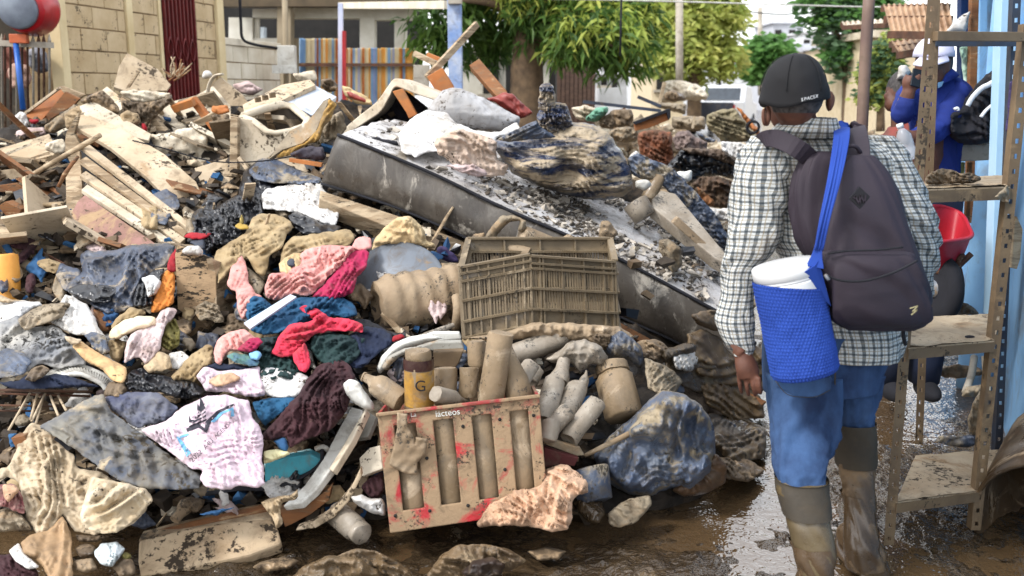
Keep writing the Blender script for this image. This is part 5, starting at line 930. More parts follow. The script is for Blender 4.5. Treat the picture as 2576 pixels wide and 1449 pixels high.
S('bluish white board leaning behind the cabinet', '00 2130,760 2370,640 2540,730 2340,880', mat('bluish_board', (192, 200, 210), (170, 178, 190), mud=.2), Y=[6.35, 6.6, 6.5, 6.25], lift=0, t=.03)
S('dark slat along the edge of the bluish white board', '00 2118,775 2145,755 2350,870 2340,895', m_steelblue, Y=[6.3, 6.3, 6.2, 6.2], lift=.02, t=.04)
S('small dirty panel at the top of the cabinet heap', '00 1600,640 1660,580 1830,720 1870,780 1830,800 1740,800', m_pale, Y=6.7, lift=0, t=.03)
Lu('orange cloth rag left of the cabinet', '00 1600,800 1720,790 1740,850 1640,870 1600,850', m_orange, 'rag', 'rag', Y=6.3, th=.03, fold=(10, 6, .02))
Lu('tangle of mud and straw left of the cabinet post', '00 1590,870 1730,860 1730,980 1680,1000 1620,930', m_mudlump, 'tangle', 'rubbish', Y=6.25, fold=(40, 7, .04), crum=(7, .03))
Lu('curved board with torn yellow foam on its underside', '00 2050,1190 2130,1130 2280,1080 2380,1000 2430,880 2490,740 2545,780 2500,900 2440,960 2410,1060 2330,1090 2200,1160 2120,1200', mat('yellow_foam', (206, 160, 76), (150, 120, 74), scale=6, mud=.35, rough=.9), 'foam_board', 'foam', Y=5.75, th=.05, fold=(130, 5, .03), crum=(4, .02))
S('curved grey face of the foam board', '00 2180,990 2320,920 2440,760 2490,735 2430,880 2380,1000 2280,1080 2130,1130 2030,1200', m_sack, Y=[5.75, 5.75, 5.8, 5.8, 5.72, 5.7, 5.7, 5.68, 5.66], lift=0, t=.03)
Lu('dark and dusty clothes behind the foam board', '00 2470,900 2576,830 2620,960 2576,1050 2500,1060 2430,1100 2400,1060 2440,960', m_sack, 'cloth', 'cloth', Y=6.2, fold=(70, 4, .04))
Lu('dark blanket under the foam board', '00 2180,1160 2330,1100 2440,1110 2460,1200 2440,1215 2200,1190', mat('plum_blanket', (62, 56, 66), (46, 42, 50), mud=.1), 'blanket', 'blanket', Y=5.6, fold=(5, 3, .03))
S('orange wood lath under the dark blanket', '00 2180,1195 2430,1230 2425,1262 2180,1222', m_orange, Y=5.5, lift=0, t=.04)
Lu('dirty pale rags heaped at the top right of the cabinet', '00 2200,560 2380,530 2400,600 2330,640 2240,610', m_cream, 'rag', 'rag', Y=7.0, fold=(10, 5, .03)); Lu('bundle of roots and mud at the heap skyline', '00 2420,600 2500,590 2550,640 2540,690 2460,690 2420,650', m_mudlump, 'root_ball', 'roots', Y=6.9, fold=(50, 8, .04), crum=(8, .04))
Lu('pinkish rags on the skyline behind the cabinet', '00 1750,640 1880,610 1990,680 1900,720 1800,700', m_stripe, 'rag', 'rag', Y=7.0, fold=(15, 6, .03)); Lu('red and beige scraps on the skyline', '10 0,640 60,660 210,740 240,790 120,790 20,720', m_ptowel, 'rag', 'rag', Y=6.9, fold=(30, 6, .03)); Lu('pink red scrap beside the foam arch', '10 30,690 80,700 190,750 180,780 60,740', m_brick, 'rag', 'rag', Y=6.8, th=.04)
tag(obj('wire', *tube([at(x/3, y/3, 5.6) for x, y in ((1000, 1060), (1280, 1130), (1480, 1190), (1700, 1225), (1980, 1215), (2200, 1180))], .004, 5, sm=4), m_blk), 'thin wire strung across the battened panel and cabinet', 'wire')
# ---------------------------------------------------------------- left edge, middle
Lu('fat mud coated tube arching above the slats at the left edge', '01 170,110 210,75 330,70 490,72 490,120 330,125 230,140 180,160', m_beige, 'padded_tube', 'tube', Y=5.4, th=.07, crum=(2, .005))
S('rusty brown timber with a splintered top at the left edge', '01 -20,110 40,72 160,130 130,205 80,215', m_wood2, Y=5.1, lift=0, t=.08)
S('long timber leaning at the left edge', '01 -30,200 60,190 300,500 150,470 -30,300', m_wood, Y=[5.1, 5.1, 4.85, 4.85, 5.0], lift=0, t=.06)
S('second timber crossing beside the leaning one', '01 90,190 140,210 290,480 300,520 250,500', m_wood, Y=5.0, lift=0, t=.05)
Lu('dark blue strip of cloth under the leaning timber', '01 -20,310 40,360 100,440 90,490 40,450 -20,370', m_denim, 'cloth', 'cloth', Y=4.85, th=.04, fold=(50, 4, .02))
pt = thing('pallet', 'small broken pallet of horizontal slats left of the slatted box', 'pallet', at(110, 640, 5.2))
for i, (y0, y1) in enumerate(((260, 340), (375, 440), (450, 500), (190, 225))): slab('slat', None, None, '01 190,%d 430,%d 450,%d 210,%d' % (y0, y0+15, y1+5, y1-15), (m_wood, m_wood2)[i % 2], Y=5.35, lift=0, t=.03, parent=pt, bevel=.003)
slab('upright', None, None, '01 388,90 418,90 428,560 396,560', m_pale, Y=5.2, lift=0, t=.03, parent=pt, bevel=.003)
tag(obj('bent_pipe', *tube([at(x/3, 483+y/3, 5.0) for x, y in ((520, 385), (500, 420), (500, 500), (520, 570), (548, 600))], .028, 10, sm=4), m_caked), 'short bent mud coated pipe standing beside the pallet', 'pipe')
Lu('black sheeting under the slatted box', '01 560,250 900,400 1000,420 800,440 620,450 560,600 540,500 500,380', m_blk, 'sheeting', 'sheeting', Y=5.25, th=.03)
cr = thing('wooden_tray_box', 'shallow orange brown wooden box with a mesh rim at the left edge', 'box', at(80, 760, 4.75))
slab('inside', None, None, '01 125,640 200,600 510,740 505,840 350,850 130,730', mat('inner_brown', (130, 78, 44), (100, 60, 34), mud=.15), Y=4.85, lift=0, t=.02, parent=cr)
slab('rim', None, None, '01 75,470 120,455 530,700 500,745 110,530', m_pale, Y=[4.85, 4.9, 4.7, 4.7, 4.8], lift=.05, t=.05, parent=cr, bevel=.004); slab('front', None, None, '01 120,735 150,740 350,860 320,880 130,830', m_orange, Y=4.68, lift=0, t=.04, parent=cr, bevel=.004)
g = []
for i in range(16):
    t = i/15; a = lerp(at(340/3, 483+540/3, 4.85), at(540/3, 483+650/3, 4.75), t); g.append(bar(a, a+np.array([-.03, 0, .07]), .008, .008))
for k in (0., .5, 1.): g.append(bar(at(340/3, 483+540/3, 4.85)+np.array([-.03, 0, .07])*k, at(540/3, 483+650/3, 4.75)+np.array([-.03, 0, .07])*k, .008, .008))
ob = obj('wire_rim', *join(*g), m_rust, cr, smooth=False); ob['kind'] = 'stuff'
bottle('orange yellow rounded plastic canister at the left edge', (22, 770, 4.55), (16, 640, 4.6), 30, mat('orange_plastic', (228, 164, 76), (206, 138, 56), mud=.12, rough=.5, bump=.1), 'cyl', name='canister', cat='canister')
# black sacks and tarps, left middle
Lu('large crumpled grey black plastic sheet left of the tan cardboard box', '01 490,730 540,680 620,600 600,480 640,445 850,440 1000,400 1250,385 1325,400 1300,500 1240,560 1160,590 1060,700 1000,820 1030,860 960,890 820,925 700,860 560,790', m_greyplastic, 'plastic_sheet', 'sheet', lift=.14, th=.1, fold=((120, 2.4, .06), (40, 3.5, .03)), crum=(3, .03))
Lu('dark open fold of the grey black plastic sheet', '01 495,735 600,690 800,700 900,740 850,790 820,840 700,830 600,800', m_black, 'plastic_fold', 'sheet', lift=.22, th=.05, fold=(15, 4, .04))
Lu('black and white scraps at the end of the plastic sheet', '01 1000,820 1040,700 1150,600 1240,570 1230,650 1180,740 1160,860 1080,880 1010,870', m_black, 'plastic_scrap', 'plastic', lift=.22, th=.06, fold=(60, 6, .05), crum=(6, .03)); Lu('white crumpled paper on the black scraps', '01 1060,650 1160,620 1220,680 1190,760 1120,800 1090,700', m_white, 'paper', 'paper', lift=.28, th=.04, fold=(70, 6, .03), crum=(6, .02))
Lu('orange brown cloth hanging beside the tan cardboard box', '01 1130,910 1180,740 1240,600 1310,560 1325,640 1310,850 1240,880 1180,910', m_orcl, 'cloth', 'cloth', lift=.22, th=.05, fold=(105, 5, .03)); Lu('dark red cloth corner at the cardboard box edge', '01 1255,590 1280,480 1330,420 1335,600 1300,610', m_redcl, 'cloth', 'cloth', lift=.26, th=.04, fold=(100, 4, .02))
# tan box in the middle
bx2 = thing('tan_box', 'tall tan mud stained box standing among the clothes', 'box', at(540, 890, 4.45))
slab('front', None, None, '01 1320,470 1340,400 1440,440 1600,500 1630,620 1640,1020 1600,1150 1370,1230 1345,1000', mat('tan_board', (166, 140, 108), (148, 122, 92), scale=3, stretch=(1, 1, 2.5), mud=.2, mudc=(120, 100, 76), rough=.85, bump=.3, speck=.55, bs=20), Y=[4.42, 4.42, 4.42, 4.42, 4.4, 4.36, 4.34, 4.34, 4.36], lift=0, t=.03, parent=bx2, bevel=.004)
slab('side', None, None, '01 1600,500 1760,560 1790,780 1790,980 1640,1030 1630,620', m_wood, Y=[4.4, 4.6, 4.58, 4.55, 4.36, 4.38], lift=0, t=.03, parent=bx2, bevel=.004)
Lu('cream crumpled paper on top of the tan box', '01 1370,440 1400,410 1490,400 1540,450 1530,490 1450,475 1380,470', m_white, 'paper', 'paper', Y=4.45, th=.05, crum=(6, .02))
# black garbage bags, upper middle
Lu('glossy black garbage bag sheet beside the white sheet', '00 1810,1400 1850,1280 1960,1200 2100,1210 2260,1290 2420,1350 2440,1420 2300,1449 1990,1480 1960,1600 1860,1640 1790,1560', m_black, 'garbage_bag', 'bag', lift=.1, th=.12, fold=((20, 3, .05), (140, 5, .03)), crum=(4, .03))
Lu('grey blue shiny tarp lying over the black bag', '00 1870,1290 1960,1195 2080,1200 2250,1280 2420,1340 2430,1380 2280,1390 2060,1380 1930,1360', m_bluegrey, 'tarp', 'tarp', lift=.2, th=.04, fold=((15, 4, .04), (150, 6, .02)))
Lu('white cloth sheet spread below the black garbage bag', '01 1970,30 2000,-20 2200,-60 2420,-100 2440,-20 2520,60 2560,160 2540,250 2440,240 2340,190 2240,150 2120,140 1980,130', m_white, 'sheet', 'sheet', lift=.16, th=.08, fold=((35, 3, .04), (100, 5, .02)))
Lu('black plastic bag bulging under the white cloth', '01 2165,175 2240,150 2340,190 2440,240 2576,260 2540,310 2400,325 2280,310 2220,270', m_black, 'garbage_bag', 'bag', lift=.18, th=.08, fold=(20, 4, .03), crum=(4, .02))
Lu('tangle of black clothes and cables left of the khaki cloth', '01 1440,180 1500,120 1620,130 1750,40 1830,0 1980,10 1980,130 2000,180 1900,220 1850,330 1740,400 1640,420 1560,480 1520,420 1400,370 1460,290', m_black, 'black_bundle', 'bundle', lift=.13, th=.1, fold=((60, 6, .06), (10, 8, .04)), crum=(6, .05))
Lu('dark red scrap in the black bundle', '01 1380,340 1440,305 1600,310 1560,350 1450,360', m_redcl, 'rag', 'rag', lift=.22, th=.03); Lu('grey flat scrap below the dark red one', '01 1430,370 1540,350 1550,440 1480,430', m_steelblue, 'scrap', 'scrap', lift=.2, th=.03)
gl = bottle('small brass tap sticking out of the black bundle', (1822/3, 483+245/3, 4.9), (1826/3, 483+175/3, 4.92), 6, mat('brass', (150, 130, 70), metal=.6, mud=.2, rough=.4), 'beer', name='tap', cat='tap')
Lu('yellow edged lid by the brass tap', '01 1765,262 1800,235 1860,240 1890,270 1840,285', mat('yellow_edge', (170, 140, 60), mud=.2), 'lid', 'lid', lift=.3, th=.015)
# ---------------------------------------------------------------- clothes in the middle
Lu('khaki cloth draped over the top of the tan box', '01 1610,520 1640,440 1760,360 1850,310 1900,200 1960,165 2080,165 2190,210 2215,270 2160,330 2130,420 2040,470 2000,640 1940,620 1860,480 1780,560 1700,640 1640,700 1650,600', m_khaki, lift=.22, th=.11, fold=((130, 3, .05), (60, 5, .025)))
Lu('long beige trouser leg stretched to the right over the heap', '01 2130,420 2200,340 2330,320 2480,300 2640,280 2680,330 2650,400 2560,440 2400,480 2280,500 2180,560 2110,560', m_khaki, 'trousers', 'trousers', lift=.2, th=.09, fold=(165, 4, .035))
Lu('yellow stained cloth knot in the khaki pile', '01 2100,540 2180,470 2280,460 2300,520 2240,600 2180,640 2110,600', m_ptowel, 'cloth', 'cloth', lift=.28, th=.06, fold=(60, 6, .03))
Lu('small dark buckle on the yellow stained knot', '01 2160,520 2200,490 2235,520 2210,570 2170,560', m_steelblue, 'buckle', 'buckle', lift=.34, th=.02, crum=None)
Lu('pale pink blouse twisted into long folds', '01 1990,720 2030,620 2160,600 2240,520 2300,430 2440,400 2576,400 2700,420 2620,520 2500,620 2400,740 2330,790 2220,770 2100,820 2010,800', m_pink, 'blouse', 'blouse', lift=.3, th=.1, fold=((145, 6, .06), (60, 4, .025)), step=4)
Lu('pink cloth hanging down the right side of the tan box', '01 1710,690 1740,580 1830,470 1860,560 1880,680 1930,760 1980,790 1930,900 1860,960 1820,960 1790,860 1780,740 1740,740', m_pink, 'cloth', 'cloth', lift=.26, th=.06, fold=((100, 4, .03), (40, 3, .02)), step=4)
Lu('bright magenta cloth beside the grey lid', '01 2350,790 2440,700 2530,600 2576,540 2660,440 2740,420 2790,460 2770,560 2700,640 2660,760 2576,800 2460,815', m_hot, 'cloth', 'cloth', lift=.32, th=.09, fold=((125, 4, .045), (70, 6, .02)), step=4)
Lu('salmon pink cloth end above the magenta cloth', '01 2650,430 2680,360 2740,330 2800,345 2810,420 2740,440', m_pink, 'cloth', 'cloth', lift=.33, th=.06, fold=(60, 5, .02))
Lu('grey muddy board edge under the khaki cloth', '01 1860,560 1960,640 2000,700 1960,790 1900,740 1870,650', m_sack, 'board', 'board', lift=.16, th=.03)
Lu('dark teal blue jeans rolled across the pile', '01 1850,940 1860,840 1920,780 2000,800 2060,860 2240,800 2440,780 2580,790 2680,850 2700,930 2600,960 2560,930 2440,960 2300,990 2160,1050 2000,1080 1890,1050 1900,1000', m_teal, 'jeans', 'jeans', lift=.3, th=.11, fold=((165, 4, .05), (130, 6, .03)), step=4)
slab('plastic_strip', 'pale translucent plastic strip lying across the teal jeans', 'strip', '01 1840,985 2190,770 2240,790 1890,1030', mat('strip_plastic', (196, 208, 218), (176, 190, 202), mud=.1, rough=.3), Y=[3.95, 4.1, 4.1, 3.93], lift=.12, t=.012)
Lu('coral red cloth lying over the teal jeans', '01 2040,1220 2090,1130 2110,1070 2200,990 2300,990 2370,960 2310,920 2250,880 2290,855 2400,880 2500,950 2620,950 2740,1000 2740,1060 2620,1050 2480,1050 2360,1080 2300,1150 2220,1230 2120,1255', m_coral, 'cloth', 'cloth', lift=.38, th=.08, fold=((150, 4, .045), (40, 5, .02)), step=4)
Lu('coral pink sleeve hanging down from the coral cloth', '01 2200,1230 2300,1130 2330,1200 2345,1300 2310,1370 2260,1350 2230,1290', m_coral, 'sleeve', 'cloth', lift=.4, th=.05, fold=(80, 5, .02), step=4)
Lu('light pink cloth with magenta edge at the left of the clothes', '01 1620,1290 1610,1200 1640,1120 1720,1060 1850,1030 1900,1080 1950,1110 1930,1180 1860,1210 1740,1190 1690,1240 1660,1310', m_pink, 'cloth', 'cloth', lift=.36, th=.08, fold=((30, 4, .035), (130, 4, .02)), step=4)
Lu('magenta hem of the light pink cloth', '01 1780,1190 1870,1110 1950,1090 1990,1130 1930,1190 1860,1215', m_hot, 'hem', 'cloth', lift=.42, th=.04, fold=(20, 5, .02))
Lu('dark green and navy bundle under the coral cloth', '01 1950,1100 2100,1090 2060,1200 2200,1250 2260,1350 2230,1420 2100,1430 1960,1400 1950,1250', m_dkgreen, 'bundle', 'cloth', lift=.32, th=.08, fold=((30, 5, .04), (90, 6, .03)))
Lu('dark green trousers right of the coral cloth', '01 2350,1080 2480,1060 2620,1080 2760,1100 2720,1220 2650,1300 2500,1330 2400,1270 2340,1180', m_dkgreen, 'trousers', 'trousers', lift=.33, th=.09, fold=((150, 4, .04), (80, 6, .02)))
Lu('navy jacket spread toward the pale dishes', '11 -20,1150 60,1080 180,1010 300,1030 380,1080 400,1150 290,1200 180,1320 100,1340 20,1280', m_navy, 'jacket', 'jacket', lift=.3, th=.08, fold=((25, 4, .04), (100, 5, .02)))
Lu('black garment under the navy jacket', '11 -60,1000 60,960 200,960 380,1060 440,1100 300,1090 120,1060', m_blk, 'garment', 'garment', lift=.22, th=.06, fold=(15, 4, .03)); Lu('thin red hem beside the navy jacket', '11 380,1090 460,1070 490,1100 420,1130 385,1140', m_redcl, 'hem', 'cloth', lift=.33, th=.02)
Lu('patterned blue green scarf left of the dark bundle', '01 1700,1240 1760,1205 1860,1230 1960,1270 1950,1320 1880,1310 1780,1290', cloth('scarf', (92, 128, 108), (70, 96, 128), scale=20), 'scarf', 'scarf', lift=.4, th=.03, fold=(10, 5, .02)); Lu('light blue cloth scrap by the patterned scarf', '01 1870,1220 1940,1190 1980,1220 1960,1270 1890,1260', cloth('sky_cloth', (130, 184, 222)), 'cloth', 'cloth', lift=.42, th=.03)
Lu('navy cloth under the patterned scarf', '01 1545,1320 1620,1290 1780,1300 1900,1320 1880,1345 1700,1345 1580,1335', m_navy, 'cloth', 'cloth', lift=.34, th=.03, fold=(5, 4, .02))
Lu('dark maroon jacket draped down the pile beside the white sheet', '02 1960,420 2010,340 2100,250 2180,150 2260,70 2330,-50 2400,-140 2560,-190 2640,-150 2680,-60 2660,60 2620,200 2576,260 2520,330 2420,380 2300,420 2190,490 2160,400 2060,420', m_maroon, 'jacket', 'jacket', lift=.36, th=.11, fold=((120, 4, .05), (90, 7, .03)), step=4)
Lu('blue green cloth between the pink shirt and maroon jacket', '02 1900,130 2060,100 2260,100 2230,170 2120,220 2020,300 2000,320 1940,240', m_teal, 'cloth', 'cloth', lift=.34, th=.05, fold=(165, 6, .03)); Lu('denim scrap below the maroon jacket', '02 2060,430 2150,400 2180,480 2160,520 2120,500', m_denim, 'scrap', 'cloth', lift=.36, th=.03)
Lu('white sheet folded between pink shirt and maroon jacket', '02 1960,-100 2040,-130 2200,-100 2330,-60 2300,40 2240,100 2060,100 1960,60', m_white, 'sheet', 'sheet', lift=.34, th=.05, fold=(170, 4, .025))
Lu('pink patterned blouse above the lettered shirt', '02 1480,-60 1540,-130 1660,-100 1800,-110 1960,-140 1960,-60 2000,30 2005,90 1900,100 1700,60 1560,60', m_ltpink, 'blouse', 'blouse', lift=.36, th=.07, fold=((165, 4, .03), (40, 5, .02)))
Lu('peach cloth strip under the pink patterned blouse', '02 1560,-20 1640,-70 1760,-90 1820,-40 1700,10 1620,20', m_peach, 'cloth', 'cloth', lift=.42, th=.03, fold=(10, 4, .02))
ts = Lu('light pink printed shirt with a swoosh star print and lettering', '02 1060,340 1240,290 1380,170 1560,90 1700,80 1880,130 1900,240 1960,320 1990,420 1980,560 2000,760 1940,790 1800,760 1740,800 1560,780 1500,720 1530,650 1440,640 1340,560 1200,450 1100,390', m_ltpink, 'printed_shirt', 'shirt', lift=.46, th=.09, fold=((60, 3, .025), (20, 4.5, .015)), crum=(2, .006), step=4)
# print on the shirt: flat shapes that follow its face
def on_surface(o, poly, m, name='print', off=.004):
    me = o.data; loc = np.array(wloc(o)); co = np.zeros(len(me.vertices)*3); me.vertices.foreach_get('co', co); co = co.reshape(-1, 3)+loc; co = co[:len(co)//2]
    d = co-[0, 0, H0]; k = d[:, 1]*CP-d[:, 2]*SP; uu = CU+FP*d[:, 0]/k; vv = CV-FP*(d[:, 1]*SP+d[:, 2]*CP)/k
    out = []; n = len(poly)
    dense = []
    for i in range(n):
        a, b = np.array(poly[i], float), np.array(poly[(i+1) % n], float); L_ = np.hypot(*(b-a)); kk_ = max(1, int(L_/4))
        for j in range(kk_): dense.append(a+(b-a)*j/kk_)
    dense = np.array(dense); lo, hi = dense.min(0), dense.max(0); gx, gy = np.meshgrid(np.arange(lo[0], hi[0], 4), np.arange(lo[1], hi[1], 4)); x, y = gx.ravel(), gy.ravel(); kp = in_poly(dense, x, y); X = np.concatenate([dense[:, 0], x[kp]]); Z = np.concatenate([dense[:, 1], y[kp]])
    nb = len(dense); r = delaunay_2d_cdt([Vector(q) for q in zip(X, Z)], [(i, (i+1) % nb) for i in range(nb)], [], 1, 1e-5); vv_ = np.array([tuple(q) for q in r[0]])
    P3 = []
    for q in vv_:
        dist = (uu-q[0])**2+(vv-q[1])**2; j = np.argsort(dist)[:5]; w = 1/(dist[j]+.5); yy_ = (co[j, 1]*w).sum()/w.sum(); P3.append(at(q[0], q[1], yy_-off))
    F = [list(f) for f in r[2]]
    ob = obj(name, np.array(P3), F, m, None, smooth=True); ob.parent = o; ob.location = Vector(ob.location)-wloc(o); return ob
m_ink = mat('print_ink', (48, 46, 56), (36, 34, 44), mud=.12); m_inkb = mat('print_blue', (120, 178, 206), (100, 158, 192), mud=.2)
U_ = lambda s: [tuple(q) for q in P(s)]
on_surface(ts, U_('02 1405,335 1500,300 1545,335 1550,285 1640,200 1770,145 1760,165 1660,215 1590,290 1560,370 1500,330 1410,360'), m_ink)
for k in range(5): on_surface(ts, U_('02 %d,%d %d,%d %d,%d %d,%d' % (1425+k*22, 318-k*34, 1560-k*4, 262-k*30, 1560-k*4, 274-k*30, 1430+k*22, 332-k*34)), m_ink)
on_surface(ts, U_('02 1425,290 1425,230 1440,270 1470,270 1450,290'), m_ink); on_surface(ts, U_('02 1485,200 1490,140 1505,170 1510,95 1530,130 1550,180 1520,200'), m_ink)
on_surface(ts, U_('02 1590,285 1660,215 1760,175 1770,240 1740,250 1745,200 1680,225 1620,290'), m_inkb); on_surface(ts, U_('02 1330,400 1420,370 1425,385 1360,410 1440,520 1410,550'), m_inkb)
def shirt_text(body, p0, p1, size, yl):        # characters laid one by one along a line on the shirt
    p0, p1 = np.array(p0, float), np.array(p1, float); n = len(body); d = (p1-p0)/(n-1); dr = d/np.hypot(*d)
    for i, ch in enumerate(body):
        if ch == ' ': continue
        cu = bpy.data.curves.new('c', 'FONT'); cu.body = ch; cu.size = 1; cu.align_x = 'CENTER'; o = bpy.data.objects.new('c', cu); me = bpy.data.meshes.new_from_object(o); bpy.data.objects.remove(o)
        if not len(me.vertices): continue
        c = p0+d*i; sp = size*(1-.3*i/n); co = np.array([v.co[:2] for v in me.vertices]); up = np.array([dr[1], -dr[0]]); q = c+co[:, :1]*sp*dr+co[:, 1:2]*sp*up
        surf = ts.data; loc = np.array(wloc(ts)); cc = np.zeros(len(surf.vertices)*3); surf.vertices.foreach_get('co', cc); cc = cc.reshape(-1, 3)+loc; cc = cc[:len(cc)//2]; dd_ = cc-[0, 0, H0]; k = dd_[:, 1]*CP-dd_[:, 2]*SP
        uu = CU+FP*dd_[:, 0]/k; vv = CV-FP*(dd_[:, 1]*SP+dd_[:, 2]*CP)/k; j = np.argsort((uu-c[0])**2+(vv-c[1])**2)[:12]; yy_ = cc[j, 1].min()-.004
        ob = obj('letter', at(q[:, 0], q[:, 1], yy_), [list(f.vertices) for f in me.polygons], m_ink, None, smooth=False); ob.parent = ts; ob.location = Vector(ob.location)-wloc(ts)
shirt_text('2022 A4U AGENDA', P('02 1462,585')[0], P('02 1745,305')[0], 19, 0)
# ---------------------------------------------------------------- lower left
Lu('broad grey mouldy tarp strip lying diagonally below the pink shirt', '02 290,320 480,220 700,90 780,70 830,200 940,280 1080,380 1200,480 1330,570 1440,650 1530,700 1500,790 1300,800 1100,790 900,730 760,640 600,520 420,400', mat('mould_tarp', (122, 118, 108), (60, 68, 84), scale=6, mud=.4, mudc=(164, 148, 122), rough=.75, bump=.4, speck=.4, bs=30), 'tarp_strip', 'tarp', lift=.38, th=.05, fold=(30, 1.6, .03), crum=(2, .012))
Lu('dark blue purple mouldy cloth behind the diagonal tarp strip', '02 790,100 960,60 1200,60 1280,130 1350,180 1270,280 1100,310 1040,340 900,240 830,190', mat('mould_navy', (58, 62, 88), (110, 112, 120), scale=9, mud=.3, mudc=(140, 130, 120), rough=.9, bump=.4), 'cloth', 'cloth', lift=.34, th=.06, fold=(40, 3, .03))
Lu('black plastic sheeting above the mouldy tarp', '01 930,1449 960,1370 1060,1320 1180,1370 1300,1400 1480,1440 1570,1510 1500,1560 1340,1560 1200,1510 960,1500', m_black, 'sheeting', 'sheeting', lift=.3, th=.08, fold=((20, 4, .05), (130, 5, .03)), crum=(4, .03))
Lu('brown rubbish and leaves beneath the black sheeting', '02 780,80 820,-10 940,-40 960,60 900,110', m_mudlump, 'rubbish', 'rubbish', lift=.32, th=.04, crum=(7, .03))
Lu('blue sheet under the white latticed basket', '01 -20,1440 150,1420 200,1375 330,1390 420,1370 560,1400 700,1449 760,1470 500,1480 100,1490', m_navy, 'sheet', 'sheet', lift=.3, th=.05, fold=(10, 3, .03))
wb = thing('white_basket', 'white latticed plastic basket half buried at the left', 'basket', at(230, 970, 3.85))
bpts = catmull([P('01 %d,%d' % q)[0] for q in ((350, 1390), (460, 1330), (580, 1310), (700, 1350), (800, 1400), (870, 1460))], 5); bp2 = catmull([P('01 %d,%d' % q)[0] for q in ((430, 1400), (520, 1380), (610, 1375), (700, 1410), (770, 1450), (800, 1490))], 5)
A1, A2 = at(bpts[:, 0], bpts[:, 1], 3.78), at(bp2[:, 0], bp2[:, 1], 3.70); obj('rim', *tube(A1, .012, 8), m_white_pl, wb); obj('rim', *tube(A2, .010, 8), m_white_pl, wb)
g = [bar(a, b, .010, .006, (0, 1, 0)) for a, b in zip(A1[::1], A2[::1])]+[bar(a+(b-a)*.3, c_+(d_-c_)*.7, .006, .006, (0, 1, 0)) for a, b, c_, d_ in zip(A1[:-2], A2[:-2], A1[2:], A2[2:])]
ob = obj('lattice', *join(*g), m_white_pl, wb, smooth=False); ob['kind'] = 'stuff'; obj('wall', *join(*[extrude([A1[i], A1[i+1], A2[i+1], A2[i]], (0, .01, 0)) for i in range(len(A1)-1)]), m_grey_pl, wb, smooth=False)
Lu('rolled tan cardboard tube lying towards the right at the left middle', '01 540,1160 620,1120 700,1190 800,1240 950,1320 960,1400 930,1449 860,1430 780,1350 650,1280 590,1220', mat('tan_card', (206, 172, 124), (186, 150, 104), mud=.2, speck=.1), 'cardboard_roll', 'cardboard', lift=.36, th=.09, fold=(60, 3, .012), crum=(2, .008))
Lu('fraying end of the cardboard tube', '01 480,1080 560,1100 620,1110 600,1150 540,1150 500,1120', m_pale, 'cardboard', 'cardboard', lift=.4, th=.03, crum=(6, .02))
Lu('faded grey tarp with black mould at the far left', '01 -30,1000 60,960 140,930 180,1000 250,1030 420,1000 500,1080 560,1180 660,1300 560,1310 430,1330 300,1290 200,1360 100,1400 -30,1400', mat('faded_tarp', (168, 164, 156), (100, 104, 112), scale=4, mud=.35, mudc=(104, 98, 90), rough=.8, speck=.4, bs=30), 'tarp', 'tarp', lift=.24, th=.07, fold=((160, 2, .04), (60, 3, .02)))
Lu('dark mould stained lower edge of the faded tarp', '01 -30,1210 60,1180 180,1200 240,1290 180,1370 80,1400 -30,1400', m_bluegrey, 'tarp_edge', 'tarp', lift=.32, th=.04, fold=(10, 3, .02))
Lu('brown frayed rag under the basket at the left', '01 180,1420 240,1330 320,1300 380,1340 330,1400 250,1430', m_mudlump, 'rag', 'rag', lift=.36, th=.05, fold=(130, 5, .04))
Lu('muddy work glove lying on white cloth at the left', '01 130,960 250,880 380,840 500,830 545,850 500,890 480,940 380,980 280,1010 200,1050 160,1020', m_sack, 'glove', 'glove', lift=.34, th=.07, fold=(155, 5, .03))
Lu('white sheet heaped left of the rolled cloths', '01 380,980 490,770 560,800 660,850 720,960 740,1030 800,1080 780,1160 700,1160 640,1080 560,1080 480,1040', m_white, 'sheet', 'sheet', lift=.26, th=.09, fold=((50, 3, .04), (120, 4, .02)))
Lu('dirty white bedding at the far left edge', '01 -30,820 60,830 200,820 300,830 330,860 250,880 140,950 0,1000 -30,1010', m_white, 'bedding', 'bedding', lift=.22, th=.08, fold=(170, 3, .035)); Lu('brown cardboard flap at the far left', '01 -20,760 40,790 120,820 200,815 60,835 -20,830', m_wood, 'cardboard', 'cardboard', lift=.26, th=.02)
Lu('grey patterned cloth at the rolled sheet', '01 630,1080 700,1050 790,1080 830,1200 780,1230 700,1180', m_bluegrey, 'cloth', 'cloth', lift=.34, th=.05, fold=(50, 5, .03))
Lu('tan cloth curled beside the cream pillow', '01 830,1030 880,950 980,870 1080,880 1110,920 1000,950 900,1000 860,1050', m_khaki, 'cloth', 'cloth', lift=.22, th=.07, fold=(150, 4, .03))
Lu('cream pillow with a rounded edge at the left middle', '01 815,1100 840,1030 960,950 1090,935 1170,940 1190,1000 1080,1040 960,1070 900,1110 830,1115', mat('cream_pillow', (222, 206, 178), (196, 174, 140), mud=.15, rough=.9), 'pillow', 'pillow', lift=.32, th=.1, fold=(165, 2, .02))
Lu('mauve wrinkled cloth wrapped in a roll beside the pillow', '01 930,1300 950,1130 1000,1060 1140,1000 1190,930 1260,870 1340,880 1320,940 1240,1020 1210,1180 1160,1260 1100,1310 1060,1250 1000,1260', m_stripe, 'cloth_roll', 'cloth', lift=.34, th=.1, fold=((110, 5, .04), (20, 6, .02)), step=4)
